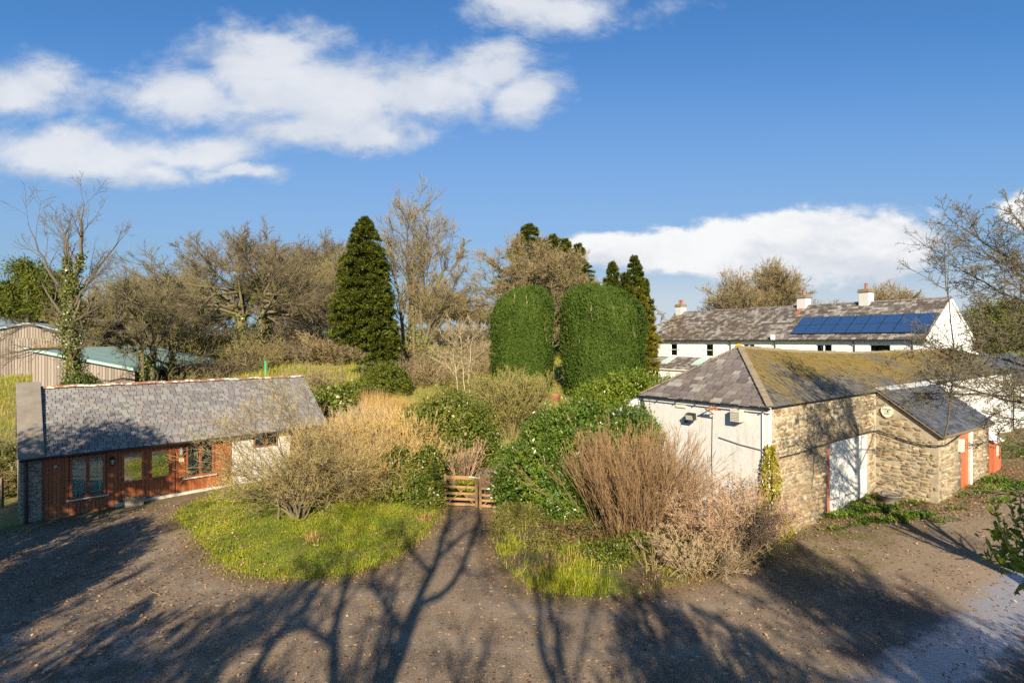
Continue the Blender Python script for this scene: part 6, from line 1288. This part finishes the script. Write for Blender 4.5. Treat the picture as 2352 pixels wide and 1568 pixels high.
# shrubs under the conifer and along the slope
leafed(507, 'rounded dark green shrub at the foot of the conifer', 'evergreen_shrub', 880, 35, [(0, 0, .9, 1.2, 1, 1.0), (-.7, 0, .6, .9, .9, .7), (.8, .2, .7, .8, .8, .8)], 1300, .16, .06, 'leaf_conifer', 5)
leafed(508, 'dark shrub bank right of the cottage ridge', 'evergreen_shrub', 785, 33, [(0, 0, .6, 1.3, 1, .8), (1.2, 0, .7, 1.0, .9, .8), (-1.0, .2, .5, 1, .9, .7)], 1300, .13, .06, 'leaf_camellia', 5)
leafed(509, 'russet feathery shrub below the conifer', 'russet_shrub', 850, 32.5, [(0, 0, .5, .75, .6, .75), (.5, 0, .4, .5, .5, .5)], 900, .13, .03, 'leaf_rust', 5)
leafed(510, 'dense ivy and holly mass at the foot of the ivy clad tree', 'holly_bush', 172, 31.8, [(-.3, 0, 1.2, 1.2, 1, 1.4), (1.0, 0, 1.6, 1.2, 1, 1.5), (.4, 0, 2.6, .9, .8, .9), (-1.0, .2, .9, .8, .8, .9), (1.8, 0, .9, .9, .8, .9)], 2000, .14, .08, 'leaf_dark', 5, core=.6)
# low growth in the bed
leafed(511, 'low olive heather bush at the right of the gate approach', 'heather', 1190, 19.2, [(0, 0, .35, .75, .6, .5), (.5, .1, .3, .5, .5, .4), (-.3, -.4, .2, .5, .4, .3)], 1500, .075, .02, 'leaf_heath', 6, spread=.06)
leafed(512, 'low dark shrub with rusty leaves in front of the laurel', 'low_shrub', 1320, 17.3, [(0, 0, .3, .7, .6, .45), (.7, .2, .35, .6, .5, .5), (-.6, .3, .25, .5, .5, .4)], 1100, .07, .035, 'leaf_rust', 5, spread=.07)
leafed(513, 'low green shrub at the foot of the red brown stems', 'low_shrub', 1470, 16.4, [(0, 0, .3, .6, .5, .4), (.5, .2, .25, .5, .4, .35)], 900, .07, .035, 'leaf_camellia', 5, spread=.07)
leafed(514, 'bright green rhododendron branch ends at the right edge of the yard', 'rhododendron', 2552, 8.0, [(-1.05, .0, 3.25, .42, .5, .36), (-.6, .1, 2.95, .5, .6, .5), (.25, 0, 2.2, .7, .9, 1.0), (.9, -.3, 1.2, .9, .9, 1.1)], 420, .14, .05, 'leaf_dome', 6, spread=.1, sprigs=14)
leafed(515, 'low evergreen bush behind the rhododendron at the lane side', 'evergreen_shrub', 3620, 5.0, [(.2, 0, 1.3, 1.3, 1.1, 1.2), (1.6, .3, 1.6, 1.4, 1.3, 1.4), (2.9, 1.2, 1.6, 1.4, 1.3, 1.4)], 1800, .14, .05, 'leaf_laurel', 5)
for i, (px, d, lm, n, m, lb) in enumerate([(1255, 17.0, [(0, 0, .25, .5, .4, .3), (.4, .2, .2, .4, .4, .3)], 700, 'leaf_heath', 'small olive clump between the heather bush and the rusty shrub'), (1400, 15.9, [(0, 0, .3, .6, .5, .4), (-.5, .2, .2, .4, .4, .3)], 800, 'leaf_camellia', 'low leafy clump at the front of the bed'), (1545, 16.4, [(0, 0, .3, .6, .5, .35), (.6, .1, .25, .5, .4, .3)], 700, 'leaf_dark', 'dark ivy patch under the brown thicket'), (1730, 16.9, [(0, 0, .35, .4, .35, .5), (.25, .3, .8, .3, .3, .4)], 600, 'leaf_ivy', 'dark bramble leaves between the pinkish shrub and the barn ivy')]):
    leafed(700 + i, lb, 'low_shrub', px, d, lm, n, .07, .04, m, 5, spread=.07)
leafed(516, 'dark bramble bank at the left of the cottage end wall', 'bramble', 8, 23.2, [(0, 0, .4, 1.0, .9, .6), (-1.0, .8, .5, .9, .9, .7), (.2, 1.6, .6, .8, .8, .6)], 900, .09, .05, 'leaf_rust', 5, spread=.1)
leafed(517, 'low brown green bramble by the fence posts left of the cottage', 'bramble', 22, 26.5, [(0, 0, .4, .8, .9, .5), (-1.0, .3, .4, .9, .8, .5)], 700, .09, .05, 'leaf_camellia', 5, spread=.1)
# ivy on the barn corner
rg = np.random.default_rng(520); n = 3400; z = 3.0 * rg.random(n) ** 1.25; f = rg.random(n); wd = .62 - .13 * z + .12 * np.sin(z * 4)
wd = wd + .5 * np.clip(1.1 - z, 0, 1) * (rg.random(n) < .5); lx = np.where(f < .72, f / .72 * np.maximum(wd, .12), 0); ly = np.where(f < .72, -.05 - .28 * np.maximum(0, 1 - z / 1.2) * .6, (f - .72) / .28 * np.maximum(.5 - .15 * z, .08))
P = np.stack([lx - .02 * (f >= .72) - .06 * (f >= .72) - .03, ly - .06 * rg.random(n), z], 1); nn_ = np.where((f < .72)[:, None], np.array([[0, -1., .1]]), np.array([[-1., 0, .1]]))
V1 = leaves(rg, P, rg.normal(0, .5, P.shape) + [0, 0, -.5], nn_ + rg.normal(0, .35, P.shape), rg.uniform(.07, .13, n), .09)
t = thing('ivy', 'yellow green ivy climbing the near corner of the stone barn', 'ivy', (7.85, 17.8, 0.02), BARN[1]); link('foliage', npmesh('foliage', *V1, M['leaf_ivy_sunlit']), t)
mb = MB()
for k in range(4): mb.tube([(.08 + k * .1, -.24 + .04 * k, 0), (.1 + k * .07, -.12, 1), (.06 + k * .05, -.05, 2.0 + .2 * k)], [.025, .016, .006], 5)
mb.build('stem', M['bark_dark'], t)
# tangled bare shrub on the lawn
X, Y, Z = base(682, 19.5); Z = float(lawn_z(np.array([X]), np.array([Y]))[0])
rt_ = np.random.default_rng(530); lines = []
for i in range(28):
    a = rt_.uniform(0, 2 * math.pi); q = rt_.random() ** .6; hh = 2.55 * (1 - .6 * q ** 2) * rt_.uniform(.75, 1.1); e = np.array([math.cos(a) * (4.1 if math.cos(a) > 0 else 2.6) * q, math.sin(a) * 1.9 * q, hh])
    c = np.array([e[0] * .3, e[1] * .3, hh * .8]); lines.append((curve((rt_.normal(0, .2), rt_.normal(0, .15), -.1), c, e), list(np.linspace(.03, .008, 7))))
for e in [(-2.9, .6, 2.6), (-2.3, .3, 3.1), (-1.2, .5, 3.6), (-.3, .3, 3.7), (.2, .6, 3.7), (-1.8, .8, 2.9), (-3.3, .2, 2.2)]: lines.append((curve((0, 0, 0), (e[0] * .4, e[1], e[2] * .6), e), list(np.linspace(.034, .007, 7))))
lv = [dict(n=9, t=(.15, 1), ang=(22, 58), ln=.50, K=4, wob=.10, up=.03, rr=.45, rmin=.0065, taper=.4), dict(n=7, t=(.1, 1), ang=(25, 58), ln=.58, K=4, wob=.12, up=.02, rr=.55, rmin=.005, taper=.4), dict(n=4, t=(.1, 1), ang=(25, 65), ln=.55, K=2, wob=.2, up=.02, rr=.6, rmin=.0042, taper=.3)]
tm, cm, L_ = bare_tree(530, lines, lv, M['bark'], M['twig_tangle'], name='tangled_shrub')
q = L_[3][0][:, -1]; q = q[rt_.random(len(q)) < .35]; bl_ = leaves(rt_, q, rt_.normal(0, 1, q.shape), rt_.normal(0, 1, q.shape), .05, .03)
plant('tangled_shrub', 'wide tangled bare shrub spreading over the lawn before the cottage', 'shrub', (X, Y, Z), [('branches', tm), ('twigs', cm), ('buds', mesh_of('buds', [bl_], M['leaf_heath']))])
# red brown broom of upright stems, and the pinkish dead bush beside it
lv = [dict(n=6, t=(.3, 1), ang=(8, 25), ln=.42, K=4, wob=.05, up=.04, rr=.6, rmin=.0055), dict(n=4, t=(.2, 1), ang=(8, 25), ln=.5, K=3, wob=.06, up=.04, rr=.6, rmin=.005)]
X, Y, Z = base(1462, 17.7); a, b, _ = stems(540, 270, 2.95, .40, 1.05, .009, lv, 'twig_red', wob=.06, lean=1.8); plant('stem_shrub', 'tall red brown shrub of upright whippy stems before the barn end', 'shrub', (X, Y, Z + .15), [('stems', a), ('twigs', b)])
lv = [dict(n=8, t=(.2, 1), ang=(25, 60), ln=.32, K=4, wob=.15, up=.0, rr=.6, rmin=.0065), dict(n=6, t=(.2, 1), ang=(25, 70), ln=.42, K=3, wob=.2, up=-.02, rr=.6, rmin=.0055)]
X, Y, Z = base(1672, 16.7); a, b, p = stems(541, 130, 2.1, .9, .75, .011, lv, 'twig_pink', wob=.1)
rg = np.random.default_rng(3); q = p[:, -1]; q = q[rg.random(len(q)) < .5]; fl_ = leaves(rg, q, rg.normal(0, 1, q.shape), rg.normal(0, 1, q.shape), .05, .028)
plant('dead_shrub', 'pinkish brown dead shrub at the foot of the barn corner', 'shrub', (X, Y, Z + .12), [('stems', a), ('twigs', b), ('dead_leaves', mesh_of('dead_leaves', [fl_], M['twig_pink']))])
X, Y, Z = base(1610, 15.7); a2, b2, p = stems(542, 110, 1.15, 1.2, .7, .010, lv, 'twig_straw', wob=.1); plant('dead_shrub', 'lower brown thicket between the red stems and the pinkish shrub', 'shrub', (X, Y, Z + .1), [('stems', a2), ('twigs', b2)])
X, Y, Z = base(1500, 15.5); a3, b3, p = stems(543, 9, 1.1, .6, .12, .014, [dict(n=3, t=(.4, 1), ang=(20, 50), ln=.35, K=3, wob=.1, up=0, rr=.6, rmin=.006)], 'twig_tan', wob=.03); plant('dead_plant', 'few pale dead stalks standing at the front of the bed', 'stalks', (X, Y, Z + .1), [('stems', a3), ('twigs', b3)])
# olive twiggy broom below the yews, brown stems behind the gate
lv = [dict(n=8, t=(.25, 1), ang=(15, 40), ln=.36, K=4, wob=.1, up=.05, rr=.6, rmin=.011), dict(n=6, t=(.2, 1), ang=(15, 45), ln=.45, K=3, wob=.12, up=.05, rr=.6, rmin=.010)]
X, Y, Z = base(1172, 29); a, b, p = stems(544, 120, 3.1, .75, .35, .022, lv, 'twig_olive', wob=.07)
rg = np.random.default_rng(4); q = p[:, -1]; fl_ = leaves(rg, q, rg.normal(0, .5, q.shape) + [0, 0, .6], rg.normal(0, 1, q.shape), .08, .035)
plant('twiggy_bush', 'rounded olive yellow twiggy bush in front of the left yew', 'bush', (X, Y, Z), [('stems', a), ('twigs', b), ('buds', mesh_of('buds', [fl_], M['grass_rough']))])
lv = [dict(n=6, t=(.3, 1), ang=(20, 50), ln=.36, K=4, wob=.1, up=.05, rr=.55, rmin=.007), dict(n=4, t=(.2, 1), ang=(20, 50), ln=.45, K=3, wob=.12, up=.05, rr=.6, rmin=.006)]
X, Y, Z = base(1062, 23.6); a, b, p = stems(545, 24, 2.0, .5, .25, .018, lv, 'twig_pink', wob=.08); plant('dead_shrub', 'bare pale brown stems standing just behind the gate', 'shrub', (X, Y, Z), [('stems', a), ('twigs', b)])
X, Y, Z = base(952, 22.6); a, b, p = stems(546, 110, 2.1, .45, .4, .010, lv, 'twig_gold', wob=.05); plant('stem_shrub', 'golden brown upright stems over the ivy left of the gate', 'shrub', (X, Y, Z), [('stems', a), ('twigs', b)])
lv = [dict(n=8, t=(.15, 1), ang=(22, 60), ln=.45, K=4, wob=.15, up=.02, rr=.5, rmin=.0065, taper=.4), dict(n=7, t=(.1, 1), ang=(25, 60), ln=.55, K=3, wob=.17, up=.02, rr=.55, rmin=.005, taper=.4)]
for i_, (px, d, H_, sp_, n_, m_, lb_) in enumerate([(800, 21.6, 2.1, 1.1, 60, 'twig_gold', 'ochre twiggy shrub at the right of the tangled shrub'), (870, 22.3, 2.0, .8, 60, 'twig_gold', 'tan twiggy shrub between the lawn and the ivy'), (905, 22.0, 1.3, 1.0, 40, 'twig_olive', 'low olive twiggy shrub at the foot of the ivy')]):
    X, Y, Z = base(px, d); a, b, p = stems(800 + i_, n_, H_, sp_, .4, .012, lv, m_, wob=.1); plant('twiggy_shrub', lb_, 'shrub', (X, Y, Z + .1), [('stems', a), ('twigs', b)])
lv = [dict(n=6, t=(.25, 1), ang=(10, 30), ln=.42, K=4, wob=.07, up=.04, rr=.6, rmin=.0065), dict(n=4, t=(.2, 1), ang=(10, 30), ln=.5, K=3, wob=.08, up=.04, rr=.6, rmin=.006)]
gs = [stems(850 + v, 110, 2.2, .55, .55, .010, lv, 'twig_gold' if v else 'twig_straw', wob=.07)[:2] for v in range(2)]
for i, (px, d, s_, lb) in enumerate([(752, 24.6, 1.0, 'golden stemmed shrub at the cottage corner behind the tangled shrub'), (792, 23.3, 1.05, 'straw brown stemmed shrub behind the ochre twiggy shrub'), (838, 23.8, 1.15, 'golden stemmed shrub in the middle of the bank above the lawn'), (880, 23.2, 1.0, 'straw brown stemmed shrub above the tan twiggy shrub'), (918, 24.2, 1.2, 'golden stemmed shrub between the reeds and the dark rounded shrub'), (820, 26.4, 1.2, 'golden stemmed shrub among the reeds'), (735, 22.6, .8, 'straw brown stemmed shrub close to the tangled shrub')]):
    X, Y, Z = base(px, d); plant('stem_shrub', lb, 'shrub', (X, Y, Z), [('stems', gs[(i + 1) % 2][0]), ('twigs', gs[(i + 1) % 2][1])], i * 1.7, 'golden stemmed shrubs above the lawn', s_)
# tall dry reeds right of the cottage: clumps
rv = []
for v in range(3):
    rg = np.random.default_rng(560 + v); n = 1500; a = rg.uniform(0, 6.28, n); q = np.sqrt(rg.random(n)); P = np.stack([np.cos(a) * q * .75, np.sin(a) * q * .75, np.full(n, -.05)], 1)
    rv.append(npmesh('reed_stems', *blades(rg, P, rg.uniform(.7, 1.9, n), .012, .28, .2), M['reed']))
K_ = [(790, 26.0, 1.3, 'tall dry reed clump in the middle of the bank behind the ochre shrub'), (850, 25.2, 1.25, 'tall dry reed clump left of the ivy at the back'), (815, 24.9, 1.2, 'tall dry reed clump behind the tan shrub'), (895, 24.9, 1.15, 'tall dry reed clump just left of the golden brown stems'), (925, 27.6, 1.1, 'dry reed clump above the dark rounded shrub at its left'), (760, 23.9, .8, 'short dry reed clump at the back of the lawn behind the tangled shrub'), (800, 24.3, .9, 'dry golden reed clump at the back of the lawn'), (835, 24.0, .85, 'dry golden reed clump at the back edge of the lawn, right part'), (868, 23.6, .75, 'short dry reed clump near the ivy at the back of the lawn'), (905, 26.2, 1.0, 'dry reed clump rising behind the dark mixed scrub'), (740, 26.6, .9, 'dry reed clump right beside the rubble end of the cottage'), (786, 27.2, 1.0, 'dry golden reed clump close against the cottage end'), (815, 28.6, 1.1, 'dry golden reed clump second from the cottage end'), (846, 27.0, 1.05, 'dry golden reed clump in the middle of the reed bank, near row'), (872, 29.4, 1.15, 'dry golden reed clump high on the bank under the russet shrub'), (905, 28, 1.0, 'dry golden reed clump left of the dark rounded shrub'), (826, 25.6, .9, 'dry golden reed clump low on the bank behind the tangled shrub'), (880, 25.4, .95, 'dry golden reed clump low on the bank left of the ivy'), (860, 31.6, .9, 'dry golden reed clump at the top of the bank'), (768, 25.9, .8, 'short dry reed clump at the cottage corner'), (928, 25.6, .85, 'dry reed clump against the dark rounded shrub'), (912, 31, .9, 'dry reed clump at the top right of the bank')]
for i, (px, d, s, lb) in enumerate(K_): X, Y, Z = base(px, d); plant('reed_clump', lb, 'reeds', (X, Y, Z), [('stems', rv[i % 3])], i * 2.4, 'dry reed clumps on the bank', s)
# straw tufts in the lawn
for i, (px, d, s, lb) in enumerate([(722, 17.3, .26, 'pale straw tuft on the lower part of the lawn'), (975, 20.0, .28, 'pale straw tuft beside the white gate pier')]):
    X = wx(px, d); plant('grass_tuft', lb, 'grass tuft', (X, d, float(lawn_z(np.array([X]), np.array([d]))[0])), [('stems', npmesh('tuft_stems', *blades(np.random.default_rng(i), np.concatenate([np.random.default_rng(i + 9).normal(0, .11, (170, 2)), np.full((170, 1), -.02)], 1), np.random.default_rng(i).uniform(.14, .42, 170), .013, .9, .5), M['reed']))], i)
# strap leaved green plants behind the gate
for i, (px, d, lb) in enumerate([(1050, 22.6, 'bright green strap leaved clump seen through the gate, left'), (1075, 23.4, 'bright green strap leaved clump behind the gate, by the path')]):
    rg = np.random.default_rng(580 + i); n = 260; a = rg.uniform(0, 6.28, n); q = np.sqrt(rg.random(n)) * .4; P = np.stack([np.cos(a) * q, np.sin(a) * q, np.zeros(n)], 1); X, Y, Z = base(px, d)
    plant('strap_plant', lb, 'plant', (X, Y, Z), [('leaves', npmesh('strap_leaves', *blades(rg, P, rg.uniform(.3, .6, n), .035, .6, .4), M['grass']))])
# scrub thickets on the slopes (shared shapes)
sv = []
for v, m in enumerate(('twig_tan', 'twig_brown', 'twig_olive')):
    lv = [dict(n=7, t=(.2, 1), ang=(25, 60), ln=.4, K=4, wob=.15, up=-.01, rr=.6, rmin=.011), dict(n=5, t=(.2, 1), ang=(25, 65), ln=.45, K=3, wob=.2, up=-.02, rr=.6, rmin=.010)]
    a, b, p = stems(590 + v, 60, 1.7, 1.15, .6, .02, lv, m, wob=.12, up=-.03); sv.append((a, b))
SC = [(585, 47, 1.2, 0, 'tan bramble thicket left of the green tree guard'), (690, 54, 1.7, 0, 'tan scrub right of the green tree guard'), (745, 50, 1.5, 1, 'brown scrub left of the conifer foot'), (560, 46, 1.4, 2, 'olive scrub under the spreading tree trunks'), (500, 44, 1.5, 1, 'brown scrub under the left limbs of the spreading tree'), (430, 40, 1.3, 2, 'olive scrub before the green shed opening'), (610, 50, 1.4, 2, 'olive scrub under the right trunk of the spreading tree'), (660, 52, 1.6, 1, 'brown scrub behind the green tree guard'), (770, 50, 1.7, 0, 'tan scrub behind the left side of the conifer'), (300, 35, 1.1, 2, 'olive scrub before the shed wall'), (720, 36, 1.0, 0, 'tan scrub just behind the cottage ridge end'), (760, 30, .8, 1, 'brown bramble at the right end of the cottage roof'), (940, 40, 1.2, 1, 'brown scrub at the foot of the many stemmed tree'), (985, 38, 1.1, 0, 'tan scrub right of the many stemmed tree'), (1010, 44, 1.3, 2, 'olive scrub right of the many stems, farther back'), (1105, 40, 1.1, 0, 'tan scrub against the left yew'), (1120, 50, 1.4, 0, 'tan scrub behind the left yew edge'), (1085, 28.5, .7, 0, 'tan low scrub at the sapling foot'), (1100, 60, 1.6, 1, 'brown scrub on the far slope below the skyline trees'), (1060, 66, 1.7, 1, 'brown scrub on the far slope left of the skyline trees'), (20, 27, .9, 1, 'brown bramble on the bank left of the cottage'), (12, 23.5, .7, 2, 'olive bramble by the fence left of the cottage'), (900, 45, 1.4, 0, 'tan scrub behind the conifer foot'), (215, 60, 2.4, 2, 'olive hedge thicket behind the green shed roof'), (330, 64, 2.6, 1, 'brown hedge thicket behind the slim trees'), (440, 62, 2.6, 2, 'olive hedge thicket behind the left limbs of the spreading tree'), (530, 66, 2.4, 1, 'brown hedge thicket behind the spreading tree trunks'), (650, 62, 2.4, 2, 'olive hedge thicket behind the right limbs of the spreading tree'), (745, 60, 2.4, 1, 'brown hedge thicket left of the conifer'), (1390, 58, 1.9, 0, 'pale scrub tree tops behind the right yew'), (1360, 62, 4.2, 0, 'pale thicket rising behind the yews')]
for i, (px, d, s, k, lb) in enumerate(SC): X, Y, Z = base(px, d); plant('scrub', lb, 'scrub', (X, Y, Z), [('stems', sv[k][0]), ('twigs', sv[k][1])], i * 1.9, 'scrub thickets on the garden slope', s)
for i, (px, d, w_, lb) in enumerate([(1090, 108, 30, 'low brown hedge along the skyline field')]):
    rg = np.random.default_rng(77); n = 5000; x = rg.uniform(-26, 14, n); X, Y, Z = base(px, d); yy = rg.normal(0, .5, n)
    P = np.stack([x, yy, hgt(X + x, Y + yy) - Z + 1.5 * rg.random(n) * (.8 + .3 * np.sin(x * 1.3))], 1); V1 = leaves(rg, P, rg.normal(0, 1, P.shape) + [0, 0, .8], rg.normal(0, 1, P.shape), .5, .16)
    t = thing('hedge', lb, 'hedge', (X, Y, Z)); link('twigs', npmesh('hedge_twigs', *V1, M['twig_brown']), t)
# ------------------------------------------------------------------ sky, sun, camera
wd = bpy.data.worlds.new('World'); scene.world = wd; wd.use_nodes = True; t = NT(wd.node_tree); t.n.clear()
out = t.n.new('ShaderNodeOutputWorld'); bg = t.n.new('ShaderNodeBackground'); t.l.new(bg.outputs[0], out.inputs[0])
sky = t.n.new('ShaderNodeTexSky'); sky.sky_type = 'NISHITA'; sky.sun_disc = False; sky.sun_elevation = R(SUN_EL); sky.sun_rotation = R(180 + SUN_AZ)
sky.air_density = 1.0; sky.dust_density = .6; sky.ozone_density = 3.0; sky.altitude = 100
co = t.coords('Generated'); sp = t.node('ShaderNodeSeparateXYZ', {0: co}); X, Y, Z = sp.outputs
yy = t.math('MAXIMUM', Y, .03); U = t.math('DIVIDE', X, yy); Vv = t.math('DIVIDE', Z, yy)
cu = t.node('ShaderNodeCombineXYZ', {0: U, 1: t.math('MULTIPLY', Vv, 1.7), 2: 0.0}).outputs[0]
n1 = t.noise(3.4, 10, .6, cu, .3); n2 = t.noise(11.0, 8, .65, cu, .4); n3 = t.noise(1.4, 4, .5, cu)
wv = t.noise(4.5, 5, .6, cu, .2, 1); ws = t.node('ShaderNodeSeparateColor', {0: wv})
U0, V0 = U, Vv
n1b = t.noise(3.4, 10, .6, t.node('ShaderNodeVectorMath', {0: cu, 1: (.0, .09, 0)}, operation='ADD').outputs[0], .3); relief = t.math('SUBTRACT', n1, n1b)
U = t.math('ADD', U, t.math('MULTIPLY', t.math('SUBTRACT', ws.outputs[0], .5), .16)); Vv = t.math('ADD', Vv, t.math('MULTIPLY', t.math('SUBTRACT', ws.outputs[1], .5), .10))
def blobs(lst):
    acc = None
    for px, py, rx, ry in lst:
        a = t.math('DIVIDE', t.math('SUBTRACT', U, (px - CX) / F), 1.12 * rx / F); b = t.math('DIVIDE', t.math('SUBTRACT', Vv, (CY - py) / F), 1.08 * ry / F)
        d = t.math('SUBTRACT', 1.0, t.math('SQRT', t.math('ADD', t.math('MULTIPLY', a, a), t.math('MULTIPLY', b, b))))
        acc = d if acc is None else t.math('SMOOTH_MAX', acc, d, .25)
    return acc
puff = t.math('ADD', t.math('MULTIPLY', t.math('SUBTRACT', n1, .5), 2.6), t.math('MULTIPLY', t.math('SUBTRACT', n2, .5), 1.3))
B1 = blobs([(430, 215, 190, 75), (620, 180, 200, 95), (640, 105, 130, 60), (800, 215, 230, 90), (1000, 200, 170, 70), (1130, 165, 100, 55), (1200, 225, 95, 50), (760, 285, 220, 62), (860, 310, 110, 35)])
B2 = blobs([(80, 195, 140, 75), (20, 210, 110, 70)]); B3 = blobs([(130, 350, 260, 55), (430, 345, 200, 60), (560, 392, 110, 20)]); B4 = blobs([(1290, 25, 200, 65), (1180, 10, 120, 40)])
B5 = blobs([(1500, 575, 230, 62), (1700, 560, 180, 95), (1850, 565, 230, 100), (2010, 575, 190, 98), (2385, 490, 110, 66)])
hi_ = t.math('MAXIMUM', t.math('MAXIMUM', B1, t.math('SUBTRACT', B2, .1)), t.math('MAXIMUM', t.math('SUBTRACT', B3, .08), t.math('SUBTRACT', B4, .05)))
D1 = t.step(t.math('ADD', hi_, puff), -.30, .66)
D5 = t.step(t.math('ADD', B5, t.math('MULTIPLY', puff, .40)), .04, .34)
up_ = t.step(Y, .02, .15)
dens = t.math('MULTIPLY', t.math('MAXIMUM', t.math('MULTIPLY', D1, .90), D5), up_)
skyc = t.mix(1.0, sky.outputs[0], (.45, .78, 1.04), 'MULTIPLY')
hzn = t.step(V0, .58, .0); skyc = t.mix(t.math('MULTIPLY', hzn, .76), skyc, (2.15, 2.7, 3.45))
hr = t.math('MULTIPLY', t.step(V0, .17, .05), t.step(U0, -.1, .25)); skyc = t.mix(t.math('MULTIPLY', hr, .8), skyc, (4.3, 4.75, 5.2))
lit = t.math('ADD', t.math('MULTIPLY', t.step(t.math('ADD', hi_, t.math('MULTIPLY', t.math('SUBTRACT', n3, .5), 1.2)), .0, .7), .75), t.math('MULTIPLY', D5, .5))
lit = t.math('MAXIMUM', t.math('ADD', lit, t.math('MULTIPLY', relief, 2.2)), 0.0)
cl = t.mix(t.math('MINIMUM', lit, 1.0), (4.0, 4.4, 5.0), (5.7, 5.8, 6.0))
cl = t.mix(t.math('MULTIPLY', D5, t.step(t.math('ADD', Vv, t.math('MULTIPLY', relief, .35)), .09, .21)), cl, (6.3, 6.35, 6.4))
t.l.new(t.mix(dens, skyc, cl), bg.inputs[0]); bg.inputs[1].default_value = .07
sun = bpy.data.lights.new('sun', 'SUN'); sun.energy = 5.0; sun.angle = R(.5); sun.color = (1, .87, .66)
so = bpy.data.objects.new('sun', sun); COL.objects.link(so)
so.rotation_euler = Vector((math.sin(R(SUN_AZ)) * math.cos(R(SUN_EL)), math.cos(R(SUN_AZ)) * math.cos(R(SUN_EL)), -math.sin(R(SUN_EL)))).to_track_quat('-Z', 'Y').to_euler()
cam = bpy.data.cameras.new('camera'); cam.sensor_width = 36; cam.lens = 36 * F / 2352; cam.clip_end = 3000; cam.clip_start = .1
cobj = bpy.data.objects.new('camera', cam); COL.objects.link(cobj); cobj.location = (0, 0, EYE); cobj.rotation_euler = (R(90), 0, 0); scene.camera = cobj
vs = scene.view_settings; vs.view_transform = 'Standard'; vs.look = 'None'; vs.exposure = 1.1; vs.gamma = 1; vs.use_curve_mapping = False
scene.cycles.use_denoising = False; scene.cycles.sample_clamp_indirect = 4; scene.cycles.sample_clamp_direct = 12; scene.cycles.max_bounces = 6; scene.cycles.transparent_max_bounces = 12
